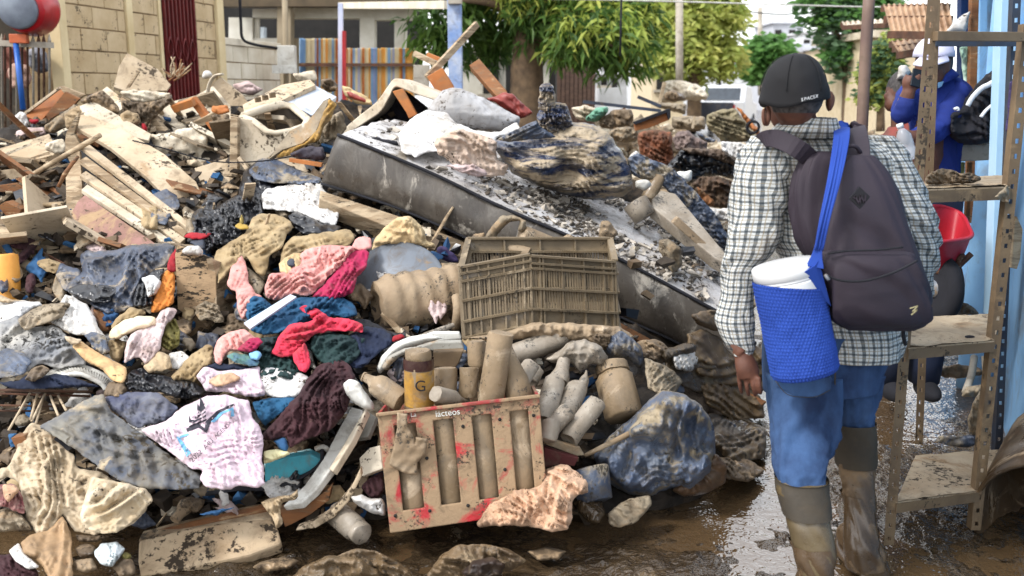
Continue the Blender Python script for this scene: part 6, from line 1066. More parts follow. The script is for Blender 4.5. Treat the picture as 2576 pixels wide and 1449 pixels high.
Lu('olive brown rag under the cream pillow', '01 820,1110 900,1115 960,1130 930,1220 900,1290 840,1260 815,1180', m_khaki, 'rag', 'rag', lift=.26, th=.06, fold=(100, 4, .03)); Lu('olive green rag behind the mauve roll', '01 1215,1100 1260,980 1330,950 1360,1050 1350,1160 1280,1200 1220,1170', m_olive, 'rag', 'rag', lift=.26, th=.06, fold=(60, 6, .05), crum=(5, .03))
Lu('beige cloth spilling below the mauve roll', '01 1080,1320 1200,1200 1280,1230 1300,1320 1220,1350 1130,1370', m_beige, 'cloth', 'cloth', lift=.34, th=.06, fold=(40, 4, .03)); Lu('pale rag near the foot of the tan box', '01 1270,1210 1380,1200 1440,1260 1360,1340 1290,1330', m_white, 'rag', 'rag', lift=.28, th=.05, fold=(60, 5, .03))
Lu('brown draped blanket below the tan box', '01 1280,1400 1360,1320 1450,1220 1560,1150 1610,1170 1600,1300 1520,1380 1480,1440 1400,1420 1330,1440', m_khaki, 'blanket', 'blanket', lift=.3, th=.09, fold=((130, 4, .05), (100, 6, .02))); Lu('brown cloth under the plastic sheet', '01 700,880 820,930 880,920 850,1010 800,1060 760,1040 730,960', m_wood2, 'cloth', 'cloth', lift=.12, th=.05, fold=(80, 4, .03))
# wire rack, bottom left
wr = thing('wire_rack', 'rusty wire rack lying at the lower left edge', 'rack', at(60, 1050, 3.7))
for a, b, r in (((-30, 45), (700, 60), .006), ((-30, 70), (680, 92), .005), ((-30, 160), (480, 170), .004), ((-30, 200), (300, 205), .004)): obj('rail', *tube([at(a[0]/3, 966+a[1]/3, 3.62), at(b[0]/3, 966+b[1]/3, 3.7)], r, 6), m_rust, wr)
for a, b in (((225, 70), (65, 350)), ((280, 80), (230, 270)), ((340, 75), (240, 280)), ((380, 90), (440, 240)), ((440, 90), (500, 200)), ((330, 90), (270, 300))): obj('strut', *tube([at(a[0]/3, 966+a[1]/3, 3.62), at(b[0]/3, 966+b[1]/3, 3.45)], .005, 6), m_pale, wr)
slab('wood_peg', 'square brown wooden peg standing in the white fabric', 'peg', '02 80,410 180,390 290,590 270,640 200,640', m_wood2, Y=3.35, lift=0, t=.05)
Lu('big grey white stained canvas covering the lower left', '02 -30,650 80,610 160,400 230,290 300,300 420,420 550,530 590,640 750,660 900,750 1080,800 1120,900 1100,960 1000,1060 880,1120 700,1140 560,1110 470,980 400,1120 280,1140 200,1000 140,740 60,700 -30,740', mat('canvas', (196, 180, 154), (164, 144, 116), scale=4, mud=.35, mudc=(134, 112, 84), rough=.85, speck=.35, bs=25), 'canvas', 'canvas', lift=.28, th=.08, fold=((55, 1.5, .07), (110, 3, .02)), crum=(2, .02))
Lu('right fold of the stained canvas', '02 700,700 900,740 1100,790 1160,880 1000,1050 880,1120 760,1130 640,1100 600,1000 640,860', mat('canvas_b', (208, 196, 174), (176, 156, 124), scale=4, mud=.3, mudc=(120, 96, 70), speck=.3), 'canvas_fold', 'canvas', lift=.38, th=.06, fold=(150, 2, .04))
Lu('dark red patterned cloth at the lower left edge', '02 -30,760 60,750 130,770 180,880 190,980 100,960 40,920 -30,940', mat('maroon_print', (112, 40, 52), (150, 120, 110), scale=30, mud=.2), 'cloth', 'cloth', lift=.34, th=.06, fold=(70, 4, .04)); Lu('brownish pink corner of cloth over the dark red one', '02 20,760 110,760 150,800 60,900 30,860', m_peach, 'cloth', 'cloth', lift=.4, th=.03)
Lu('grey mud heap at the lower left edge', '02 -30,950 60,940 180,1000 240,1100 100,1110 -30,1120', m_sack, 'mud_heap', 'mud', lift=.28, th=.06, crum=(4, .04))
Lu('wide tan flap of wet cardboard hanging at the bottom left', '02 150,1200 240,1130 360,1110 470,990 540,1120 550,1449 500,1520 380,1480 300,1340 170,1280', mat('wet_card', (168, 138, 104), (140, 112, 80), mud=.25, rough=.6, wet=.2), 'cardboard', 'cardboard', lift=.3, th=.07, fold=(95, 2, .03))
Lu('dark purple brown cloth at the bottom left corner', '02 -30,1300 80,1280 180,1330 280,1400 300,1500 -30,1520', m_maroon, 'cloth', 'cloth', lift=.25, th=.07, fold=(30, 4, .04)); Lu('white crumpled scrap in the bottom left corner', '02 60,1260 140,1200 200,1290 300,1380 220,1400 110,1330', m_white, 'scrap', 'scrap', lift=.32, th=.03, fold=(50, 4, .02))
Lu('light blue white plastic bag at the bottom left', '02 700,1270 770,1200 880,1190 950,1240 900,1320 850,1380 760,1360', mat('blue_white_bag', (206, 214, 218), (150, 160, 158), scale=12, mud=.2, rough=.4), 'plastic_bag', 'bag', lift=.3, th=.08, fold=(60, 6, .04), crum=(5, .03))
for i, s in enumerate(('02 560,1240 640,1200 720,1220 700,1300 600,1310', '02 560,1330 700,1310 740,1400 640,1430 570,1400', '02 850,1380 940,1300 1010,1330 1020,1440 900,1460', '02 560,1130 700,1140 860,1140 740,1190 600,1190', '02 900,1290 960,1260 1000,1310 950,1340')):
    Lu(('brown scrap left of the light blue bag', 'tan muddy lump under the light blue bag', 'brown crushed scrap right of the light blue bag', 'brown mud fringe under the canvas', 'olive pebble like scrap beside the light blue bag')[i], s, (m_mudlump, m_caked, m_mudlump, m_mudlump, m_olive)[i], 'scrap', 'scrap', lift=.26, th=.05, crum=(5, .03))
# pelmet box in front
pb = thing('long_box', 'long muddy foam board box lying along the bottom', 'box', at(500, 1400, 3.15))
slab('front', None, None, '02 1045,1180 1400,1090 1700,1040 2040,1010 2100,1100 2125,1200 1880,1290 1500,1370 1060,1449 1040,1330', mat('mud_foam', (196, 174, 144), (150, 126, 96), scale=5, mud=.35, mudc=(128, 104, 76), rough=.75, bump=.7, speck=.3, bs=24), Y=[3.22, 3.22, 3.24, 3.28, 3.25, 3.2, 3.15, 3.1, 3.06, 3.12], lift=0, t=.06, parent=pb, bevel=.01)
slab('top', None, None, '02 1045,1180 1080,1110 1300,1050 1600,980 1960,900 2090,960 2040,1012 1700,1045 1400,1095', m_wood, Y=[3.22, 3.32, 3.33, 3.35, 3.42, 3.38, 3.28, 3.24, 3.22], lift=0, t=.03, parent=pb, bevel=.004)
slab('lath', None, None, '02 1090,1120 1980,905 2020,930 1120,1160', m_wood2, Y=[3.3, 3.4, 3.36, 3.27], lift=.03, t=.03, parent=pb, bevel=.003)
Lu('torn fibrous clump at the right end of the long box', '02 1960,890 2060,860 2200,830 2250,790 2240,870 2130,900 2110,960 2140,1050 2090,1100 2050,1000', m_beige, 'fibre_clump', 'rubbish', lift=.36, th=.05, fold=(40, 7, .04), crum=(6, .03))
# teal sandals / trays, curved strips
td = thing('teal_dish', 'teal and white chipped dish beside the pink shirt', 'dish', at(740, 1200, 3.6))
slab('side', None, None, '02 2000,600 2150,560 2340,530 2440,580 2400,640 2250,700 2000,770 1995,680', mat('teal_paint', (70, 160, 176), (50, 134, 152), scale=5, mud=.25, mudc=(170, 140, 100), rough=.5), Y=3.42, lift=0, t=.05, parent=td, bevel=.006)
slab('top', None, None, '02 1990,600 2100,540 2340,485 2400,520 2420,570 2340,540 2150,580 2000,640', mat('pale_teal', (176, 212, 216), (150, 196, 200), mud=.25, speck=.2), Y=[3.5, 3.55, 3.6, 3.55, 3.48, 3.46, 3.46, 3.46], lift=0, t=.02, parent=td)
Lu('yellowish towel scrap behind the teal dish', '02 1985,510 2060,490 2160,500 2200,530 2100,570 1990,600', cloth('yellow_towel', (222, 214, 168), (198, 188, 140)), 'towel', 'towel', lift=.36, th=.04, fold=(10, 5, .02))
def arc(label, pts, r, Y, m, name='strip', flat=.35): return tag(obj(name, *tube([at(x/3, 966+y/3, Y+k*.0) for k, (x, y) in enumerate(pts)], r, 8, flat=flat, sm=5), m), label, 'strip')
arc('black rubber hoop curving round the teal dish', [(1560, 830), (1800, 790), (2050, 780), (2300, 690), (2420, 590), (2430, 500)], .018, 3.4, m_blk, 'rubber_hoop')
arc('pale cable looping above the teal dish', [(2380, 490), (2440, 475), (2490, 520), (2500, 600), (2440, 690)], .010, 3.42, m_grey_pl, 'cable', 1)
slab('tray_board', 'long white muddy tray panel left of the red crate', 'panel', '02 2130,920 2300,760 2440,560 2560,330 2650,170 2730,190 2740,260 2620,460 2500,640 2380,800 2270,900', m_white_pl, Y=[3.28, 3.3, 3.36, 3.45, 3.55, 3.55, 3.5, 3.4, 3.32, 3.26, 3.24], lift=0, t=.035, bevel=.006)
slab('panel_lip', 'grey lip running along the long white panel', 'strip', '02 2480,640 2640,380 2755,180 2765,200 2660,420 2510,660', m_cream, Y=[3.28, 3.36, 3.44, 3.42, 3.34, 3.26], lift=0, t=.03, bevel=.004)
slab('curved_tray', 'curved pale tray section below the long white panel', 'tray', '02 2240,1090 2350,1050 2500,960 2640,800 2720,640 2728,700 2640,880 2520,1010 2380,1090 2230,1110', m_pale, Y=3.22, lift=0, t=.04, bevel=.006)
slab('dark_tray', 'dark hollow tray beneath the long white panel', 'tray', '02 2110,950 2250,940 2400,850 2500,780 2480,880 2350,980 2200,1060 2150,1080', m_wood2, Y=3.3, lift=0, t=.05)
slab('white_bowl', 'white muddy basin fragment left of the red crate', 'basin', '12 150,700 130,560 210,480 290,460 310,640', m_cream, Y=[3.38, 3.42, 3.42, 3.4, 3.36], lift=0, t=.03, bevel=.006)
slab('triangular_sheet', 'grey triangular panel left of the red crate rim', 'panel', '12 0,320 60,240 170,185 262,250 200,400 60,420', m_grey_pl, Y=[3.6, 3.62, 3.62, 3.55, 3.5, 3.52], lift=0, t=.02)
Lu('white and pink muddy foam piece under the crate\'s left side', '12 70,850 150,830 220,870 300,860 335,920 330,1000 250,980 160,940 100,900', m_white, 'foam_piece', 'foam', Y=3.2, lift=0, th=.05, crum=(4, .02))
bottle('mud coated jar lying left of the red crate on the ground', (845, 1290, 3.3), (912, 1345, 3.18), 34, m_bottlegrey, 'jar', name='jar', cat='jar')
bottle('tan cup under the letters of the pink shirt', (440, 1310, 3.3), (470, 1270, 3.36), 22, m_caked, 'cup', name='cup', cat='cup')
Lu('dark red cloth behind the red crate left corner', '12 140,780 200,720 310,660 320,800 290,860 220,860', m_maroon, 'cloth', 'cloth', lift=.1, th=.05, fold=(50, 4, .02))
Lu('blue cloth scrap under the long box top', '02 1500,990 1620,950 1780,930 1640,990', m_denim, 'scrap', 'cloth', lift=.32, th=.03)
# clods in the bottom water
m_slush = mat('brown_slush', (124, 103, 76), (86, 70, 52), scale=5, mud=.4, mudc=(146, 126, 98), rough=.5, bump=.7, bs=34, bd=.012, wet=.5, speck=.2)
for i, s in enumerate(('02 1900,1380 2000,1330 2150,1300 2260,1330 2200,1390 2020,1420', '02 2200,1449 2300,1370 2480,1290 2700,1300 2850,1400 2880,1480 2500,1500 2230,1490', '12 -60,1310 100,1240 260,1260 400,1330 520,1400 560,1480 250,1500 0,1490',
        '12 640,1449 760,1280 880,1210 1080,1210 1260,1240 1400,1330 1300,1400 1100,1449 900,1500 700,1490', '12 900,1420 1000,1330 1140,1300 1240,1360 1200,1449 1000,1490', '12 1400,1260 1560,1230 1700,1260 1640,1330 1480,1330')):
    Lu(('low mud clod in the water below the long box', 'pale crusted mud lump at the bottom edge', 'brown crumpled sack at the bottom centre', 'mud covered mound at the bottom right of the crate', 'dark lump standing for a hollow in the mud mound', 'flat wet clod at the water edge')[i], s, (m_mudlump, m_slush, m_slush, m_slush, mat('dark_brown_wet', (60, 44, 34), (40, 30, 26), mud=.2, rough=.5, wet=.3), m_mudlump)[i], 'mud_clod', 'mud', Y=[None, 2.98, 3.0, 3.02, 2.95, None][i], lift=.03, th=.05, fold=((20, 3, .03) if i in (2, 3) else None), crum=(3, .03), crs=(2, .02))  # the hollow is a raised lump in darker brown
# ---------------------------------------------------------------- small rags wedged in the gaps: joined masses
def join_objects(obs, name, label):
    g = []; m = obs[0].data.materials[0]
    for o in obs:
        co = np.zeros(len(o.data.vertices)*3); o.data.vertices.foreach_get('co', co); g.append((co.reshape(-1, 3)+np.array(o.location), [list(p.vertices) for p in o.data.polygons])); bpy.data.objects.remove(o)
    return tag(obj(name, *join(*g), m), label, None, kind='stuff')
rg = np.random.RandomState(77)
def blob(u, v, r, el, th, k=9):
    a = np.sort(rg.uniform(0, 6.283, k)); rr = r*rg.uniform(.55, 1.15, k); x = rr*np.cos(a)*el; y = rr*np.sin(a)/el; return np.stack([u+x*math.cos(th)-y*math.sin(th), v+x*math.sin(th)+y*math.cos(th)], 1)
for k, (m, lab, n_, zone) in enumerate(((m_sack, 'grey brown torn rags wedged in the gaps of the heap', 34, 0), (m_white, 'dirty white rags and wrappers wedged in the gaps of the heap', 22, 0), (m_khaki, 'khaki rags wedged in the gaps of the heap', 24, 0), (m_black, 'black plastic scraps wedged in the gaps of the heap', 22, 0),
        (m_denim, 'blue rags wedged in the gaps of the heap', 12, 0), (m_mudlump, 'mud soaked rags wedged in the gaps of the heap', 34, 0), (m_maroon, 'dark maroon rags wedged in the gaps of the heap', 8, 0), (m_greyplastic, 'grey plastic scraps wedged in the gaps of the heap', 16, 0), (m_stripe, 'mauve rags wedged in the gaps of the heap', 10, 0))):
    obs = []
    for _ in range(n_):
        for _t in range(50):
            u, v = rg.uniform(-20, 1240), rg.uniform(480, 1300)
            if (u > 1130 and 500 < v < 840) or (v < 640 and u > 780): continue
            break
        th = rg.uniform(0, 180); obs.append(lump('r', None, None, blob(u, v, rg.uniform(22, 52), rg.uniform(1.0, 1.5), math.radians(th)), m, lift=rg.uniform(-.02, .10), th=.06, fold=(th, rg.uniform(4, 7), .035), step=5))
    join_objects(obs, 'rag_litter', lab)
g = []
for k, (m, lab, n_) in enumerate(((mat('grey_mud_wood', (134, 118, 96), (92, 78, 60), scale=4, mud=.5, mudc=(150, 134, 110), rough=.85, bump=.5, speck=.4, stretch=(1, 4, 1)), 'broken mud brown boards packed through the upper heap', 22), (m_pale, 'broken pale boards packed through the upper heap', 16), (m_wood2, 'broken dark brown boards packed through the upper heap', 12), (m_cream, 'cracked cream panels packed through the upper heap', 9))):
    g = []
    for _ in range(n_):
        while 1:
            u, v = rg.uniform(-60, 840), rg.uniform(265, 660)
            if v > np.interp(u, [0, 300, 560, 840], [350, 280, 285, 300]) and not (u > 560 and v > 480) and not (130 < u < 520 and 330 < v < 640): break
        c = at(u, v, Yd(u, v)+rg.uniform(.10, .24)); L_, w = rg.uniform(.3, .9), rg.uniform(.08, .24)*(1.6 if k == 3 else 1); e = Matrix.Rotation(rg.uniform(0, 3.14), 3, 'Z') @ Matrix.Rotation(rg.uniform(-.7, .7), 3, 'Y') @ Matrix.Rotation(rg.uniform(-.3, 1.1), 3, 'X'); g.append(box(c, (L_, w, rg.uniform(.01, .03)), np.array(e)))
    o = tag(obj('broken_boards', *join(*g), m, smooth=False, bevel=.002), lab, None, kind='stuff')
# ---------------------------------------------------------------- loose scraps over the whole pile (one mass)
rg = np.random.RandomState(33)
def on_pile(rg, n):
    out = []
    while len(out) < n:
        u = rg.uniform(-60, 1750); v = rg.uniform(235, 1290)
        if (u > 1130 and 470 < v < 900 and rg.rand() > .04) or (u > 1500 and v > 850): continue
        if v < np.interp(u, [0, 300, 560, 1000, 1250, 1500, 1750], [330, 255, 262, 262, 310, 420, 640]): continue
        out.append(at(u, v, Yd(u, v)+rg.uniform(.0, .2)))
    return out
for i, (nn_, m, a, b, lab) in enumerate(((1200, mat('shaded_wood_bits', (112, 92, 68), (70, 56, 42), scale=6, mud=.3, mudc=(130, 112, 88)), .008, .03, 'splintered wood scraps packed between the larger rubbish'), (2200, mat('shaded_dirt', (66, 55, 43), (36, 30, 25), scale=12, mud=.3, mudc=(96, 82, 64), bump=.5), .008, .035, 'lumps of dirt packed between the larger rubbish'), (450, m_cream, .006, .028, 'torn pale card and plastic packed into the heap'), (500, m_black, .01, .035, 'shreds of black plastic packed into the heap'), (300, m_denim, .01, .03, 'shreds of blue cloth packed into the heap'))):  # wood and dirt bits darkened too, shade of the gaps in their colour
    crumbs('loose_scraps', lab, nn_, on_pile, m, a, b, .8, seed=40+i)
V = []; Fs = []
g = []
for i in range(420):
    u = rg.uniform(-40, 1750); v = rg.uniform(240, 1280)
    if v < np.interp(u, [0, 300, 560, 1000, 1250, 1500, 1750], [340, 265, 272, 275, 330, 440, 660]) or u > 1200 and v > 330 or (130 < u < 520 and 330 < v < 650): continue
    c = at(u, v, Yd(u, v)+rg.uniform(.0, .12)); d = rg.normal(size=3); d[2] *= .4; d /= np.linalg.norm(d); L_ = rg.uniform(.05, .5)**1.1; g.append(bar(c-d*L_/2, c+d*L_/2, rg.uniform(.006, .06)*(L_*2+.3), rg.uniform(.004, .016)))
tag(obj('loose_sticks', *join(*g), m_wood, smooth=False), 'broken sticks and laths strewn over the heap', None, kind='stuff')
# ---------------------------------------------------------------- street rubbish beyond, right of the bag
Fa = [('brown', m_mudlump), ('orange brown', m_orange), ('black', m_blk), ('pale', m_cream), ('dark brown', m_brownbag)]
def R(s): # outline from the third reference crop
    return np.array([((2100+float(a.split(',')[0])*800/1756)*2576/3840, (240+float(a.split(',')[1])*660/1449)*2576/3840) for a in s.split()])
for lab, s, m, Y, k in (
        ('grey brown sacking bundle in the street heap behind the bag', '360,590 450,530 560,510 640,550 640,620 560,650 450,640 380,620', m_sack, 8.5, 'sack'),
        ('rust brown leaves and cardboard tangle behind the tied bag', '640,560 760,540 920,560 930,700 940,860 820,860 720,800 660,740 640,640', mat('rust_tangle', (134, 78, 48), (72, 46, 34), scale=12, mud=.3), 8.2, 'rubbish'),
        ('greyish plum blanket in the street heap', '920,620 960,560 1060,540 1110,600 1220,640 1200,720 1060,720 960,720', mat('plum_grey', (128, 110, 104), (96, 82, 78), mud=.2), 8.0, 'blanket'),
        ('big black plastic sack with an open mouth in the street heap', '940,760 1000,700 1200,710 1330,740 1470,830 1460,960 1300,920 1150,930 1080,990 1000,900 900,900 860,850', m_black, 7.6, 'sack'),
        ('dark brown wet cloth over the black plastic sack', '980,700 1080,690 1220,700 1340,700 1460,800 1470,860 1340,800 1200,760 1060,740', mat('brown_wetcloth', (96, 78, 62), (60, 50, 44), mud=.3), 7.5, 'cloth'),
        ('brown fibrous bale behind the plaid shoulder', '1080,990 1150,930 1300,920 1440,970 1420,1180 1300,1190 1150,1150 1120,1050', mat('fibre_bale', (92, 68, 48), (54, 42, 34), scale=14, mud=.3, speck=.4), 7.2, 'bale'),
        ('light brown curved sheet beside the fibrous bale', '1120,1010 1200,1060 1270,1130 1270,1170 1180,1150', m_wood2, 7.1, 'sheet'),
        ('wrinkled olive tarp bundle left of the black cap', '1200,420 1320,380 1440,360 1500,440 1560,520 1620,580 1640,640 1500,640 1330,640 1260,560 1200,500', mat('olive_tarp', (150, 138, 108), (104, 96, 74), mud=.3), 9.5, 'tarp'),
        ('yellow tan panel behind the olive tarp bundle', '1440,350 1500,380 1650,560 1640,620 1560,520 1500,440', m_orange, 9.8, 'panel'),
        ('grey striped cloth over the plum blanket', '1120,560 1160,560 1290,640 1220,650 1150,610', m_bluegrey, 7.8, 'cloth'),
        ('white shredded sheet right of the black sack', '1320,640 1480,640 1580,680 1480,740 1500,800 1420,780 1340,720', m_white, 7.4, 'sheet'),
        ('white slush coloured sheet by the plaid sleeve', '1180,1170 1300,1190 1410,1190 1400,1290 1320,1290 1260,1240', m_white, 6.3, 'sheet'),
        ('white jagged plastic behind the street tangle', '560,790 600,720 650,740 700,820 640,860 600,850', m_white_pl, 6.9, 'plastic'),
        ('green mesh scrap in the far heap', '200,450 300,350 400,350 390,400 320,470 220,480', mat('green_mesh', (110, 160, 136), (80, 130, 106), mud=.3), 9.0, 'netting'),
        ('pale sandy heap of debris beyond the tied bag', '90,360 230,340 300,370 230,440 200,470 120,440', m_cream, 9.2, 'rubble'),
        ('muddy heap of brown boards beyond the green mesh', '320,460 440,380 580,370 620,440 560,520 430,540 330,520', m_mudlump, 9.0, 'rubbish'),
        ('tan cloth hump far behind the heap', '820,320 860,140 1000,130 1150,180 1220,250 1200,300 1040,300 900,320', m_cream, 15., 'tarp'),
        ('dark and white rag heap below the tan hump', '850,250 900,210 1020,240 1040,300 940,310 860,300', m_mudlump, 14., 'rubbish'),
        ('pale rubbish bank along the far street', '700,300 830,320 1040,330 1030,420 900,380 800,360', m_sack, 12., 'rubbish'),
        ('dusty rubbish bank in front of the pickup', '920,430 1080,430 1200,440 1200,540 1060,540 920,530', m_sack, 10.5, 'rubbish')):
    p = R(s); lump(k if k not in ('rubbish',) else 'rubbish_heap', lab, k, p, m, Y=Y, th=.16*Y/8, fold=((20, 6, .05*Y/8), (100, 8, .03*Y/8)), crum=(6, .05*Y/8), step=4)
S('rust orange painted box board in the street heap', R('610,480 880,380 900,460 720,530 620,550'), mat('rust_board', (176, 112, 64), (140, 84, 46), mud=.2), name='board', Y=8.4, lift=0, t=.05)
S('dark framed edge of the rust orange board', R('600,480 890,370 910,370 912,440 895,460 880,400 620,500'), m_blk, Y=8.35, lift=0, t=.05)
for a, b, r, lab in (((190, 310), (830, 385), .03, 'long dark pole lying across the far heap'), ((110, 390), (240, 335), .02, 'brown batten leaning beyond the tied bag'), ((320, 460), (540, 370), .03, 'dark strip on the far brown boards'), ((640, 270), (830, 350), .03, 'pair of dark laths on the far street bank'), ((820, 320), (860, 150), .03, 'pale upright batten at the tan hump'), ((1090, 530), (1110, 430), .02, 'pale stick standing before the pickup')):
    (u0, v0), (u1, v1) = R('%d,%d' % a)[0], R('%d,%d' % b)[0]; tag(obj('batten', *bar(at(u0, v0, 9.4), at(u1, v1, 9.4), r, r), m_wood2 if 'brown' in lab else (m_pale if 'pale' in lab else m_steelblue), smooth=False), lab, 'batten')
S('white counter front with a ledge far behind the heap', R('320,200 550,190 555,330 480,345 320,330'), m_far2, name='counter', Y=17, lift=0, t=.5)
V, F = lathe(at(*R('1590,520')[0], 9.2), at(*R('1586,521')[0], 9.0), [(1, .05), (.2, .05), (0, .04), (0, .065), (1, .065), (1, .05)], 14, cap=False); tag(obj('pipe_end', V, F, m_blk), 'round black pipe end beside the man\'s neck', 'pipe')
# rubble banks down the street: each a real bank on the ground with its rubble on top
def bank(label, u0, u1, Y0, Y1, hgt, n, mats, s0, s1, seed):
    nx, ny = 70, 50; X, Y, F = grid(0, 1, nx, 0, 1, ny); yq = Y0+Y*(Y1-Y0); xl = (u0-CU)/FP*yq; xr = (u1-CU)/FP*yq; xx = xl+X*(xr-xl); ph = lambda X, Y, x, y: hgt*(np.clip(np.sin(np.pi*X), 0, 1)**.5)*(np.clip(np.sin(np.pi*Y), 0, 1)**.45)*(.45+1.1*fbm(x*1.1, y*.8, seed, 3))
    zz = ph(X, Y, xx, yq)+.1*(ridged(xx*3, yq*3, seed, 4)-.4)*np.sin(np.pi*Y)-.04
    tag(obj('rubbish_bank', np.stack([xx, yq, zz], 1), F, m_mound), 'crushed base of the '+label, None, kind='stuff')
    for i, m in enumerate(mats):
        def gen(rg, k):
            X, Y = rg.rand(k), rg.rand(k); y = Y0+Y*(Y1-Y0); x = (u0-CU)/FP*y+X*(u1-u0)/FP*y; return list(np.stack([x, y, ph(X, Y, x, y)+.02+rg.uniform(-.03, .05, k)], 1))
        crumbs('street_rubble', ('brown', 'pale', 'dark', 'tan')[i]+' bits of the '+label, n//(i+1), gen, m, s0, s1, .6, seed+i)
bank('low rubbish bank just beyond the mattress', 1400, 1880, 6.9, 12.5, .62, 1500, [m_sack, m_cream, m_mudlump, m_wood], .01, .07, 60)
bank('long rubbish bank on the left of the far street', 1380, 1740, 13, 26, .8, 900, [m_sack, m_cream, m_mudlump, m_wood], .03, .14, 64)
bank('rubbish in front of the pickup', 1700, 1900, 14, 26, .3, 500, [m_cream, m_sack, m_wood], .03, .12, 68)
bank('rubbish bank along the right of the street', 2060, 2300, 7.5, 30, .55, 1100, [m_sack, m_cream, m_wood, m_mudlump], .02, .12, 72)
# ================================================================ PEOPLE
def Q(x, y): return 1771+x*.5925, 107.3+y*.5925
def Wq(x, y): return 1771+x*.4445, 805+y*.4445
def B1(x, y): return 2173+x*.3703, y*.3703
def B2(x, y): return 2173+x*.324, 470+y*.324
def AQ(x, y, Y): u, v = Q(x, y); return at(u, v, Y)
def AW(x, y, Y): u, v = Wq(x, y); return at(u, v, Y)
def AB1(x, y, Y): u, v = B1(x, y); return at(u, v, Y)
def AB2(x, y, Y): u, v = B2(x, y); return at(u, v, Y)
def ell(c, r, R=None, n=14, m=20):
    V = []; c = np.asarray(c, float)
    for i in range(n+1):
        a = math.pi*i/n
        for k in range(m):
            b = 2*math.pi*k/m; V.append((r[0]*math.sin(a)*math.cos(b), r[1]*math.sin(a)*math.sin(b), r[2]*math.cos(a)))
    V = np.array(V); V = V @ np.asarray(R).T if R is not None else V
    return V+c, [[i*m+k, (i+1)*m+k, (i+1)*m+(k+1) % m, i*m+(k+1) % m] for i in range(n) for k in range(m)]
m_skin = mat('skin', (106, 68, 52), (76, 46, 35), scale=14, mud=0, rough=.55, bump=.5, bs=70, bd=.002)
m_hair = mat('grey_black_hair', (44, 40, 40), (86, 82, 80), scale=60, mud=0, rough=.8, bump=.5, bs=200, bd=.002)
def body(parent, geos, voxel, m=m_skin, name='body'):
    o = obj(name, *join(*geos), m, parent)
    r = o.modifiers.new('merge', 'REMESH'); r.mode = 'VOXEL'; r.voxel_size = voxel; r.use_smooth_shade = True
    s_ = o.modifiers.new('soften', 'SMOOTH'); s_.iterations = 5; s_.factor = .5; return o
def finger(b, pts, r): return tube([b]+pts, [r, r*.95, r*.85, r*.7][:len(pts)+1], 8, sm=3)
def loft(rows, f_at, Ys, ratio, ex=2.3, n=44, sub=6, wr=(0, 0, 0), seed=0, cap=True, uvs=1., shift=None):
    """rows: (y, left, right) read off the picture; Ys: distance of the axis; ratio: depth / width"""
    K = []
    for i, (y, xl, xr) in enumerate(rows):
        a, b = f_at(xl, y, Ys[i]), f_at(xr, y, Ys[i]); c = (a+b)/2; w = np.linalg.norm(b-a)/2; rt = ratio[i] if hasattr(ratio, '__len__') else ratio
        K.append([*c, w, w*rt])
    K = catmull(K, sub); V = []; UV = []; s = 0
    for i, k in enumerate(K):
        if i: s += np.linalg.norm(K[i][:3]-K[i-1][:3])
        for j in range(n+1 if False else n):
            a = 2*math.pi*j/n+math.pi/2; ca, sa = math.cos(a), math.sin(a); e = 2/ex
            V.append(k[:3]+np.array([abs(ca)**e*np.sign(ca)*k[3], abs(sa)**e*np.sign(sa)*k[4], 0])); UV.append((j/n*2*math.pi*.16*uvs if False else j/n, s))
    V = np.array(V); UV = np.array(UV); per = 2*math.pi*np.mean(K[:, 3]*.75+K[:, 4]*.25); UV[:, 0] *= per
    m_ = len(K)
    if wr[0]:
        N = V-np.repeat(K[:, :3], n, 0); N /= np.linalg.norm(N, axis=1)[:, None]+1e-9; aa = np.tile(np.arange(n)/n*2*math.pi, m_); ss = np.repeat(np.cumsum(np.r_[0, np.linalg.norm(np.diff(K[:, :3], axis=0), axis=1)]), n)
        X, Y = np.cos(aa)*1.2+3, ss*wr[1]; Z = np.sin(aa)*1.2
        h = folds(X+Z*.7, Y+Z*.5, wr[2], 1.4, seed, .9)-.35+.5*(folds(X-Z*.6, Y*1.6, wr[2]+.6, 1.7, seed+4, .8)-.35); V = V+N*(wr[0]*h)[:, None]
    F = [[i*n+j, i*n+(j+1) % n, (i+1)*n+(j+1) % n, (i+1)*n+j] for i in range(m_-1) for j in range(n)]
    if cap: F += [list(range(n))[::-1], [(m_-1)*n+j for j in range(n)]]
    return V, F, UV
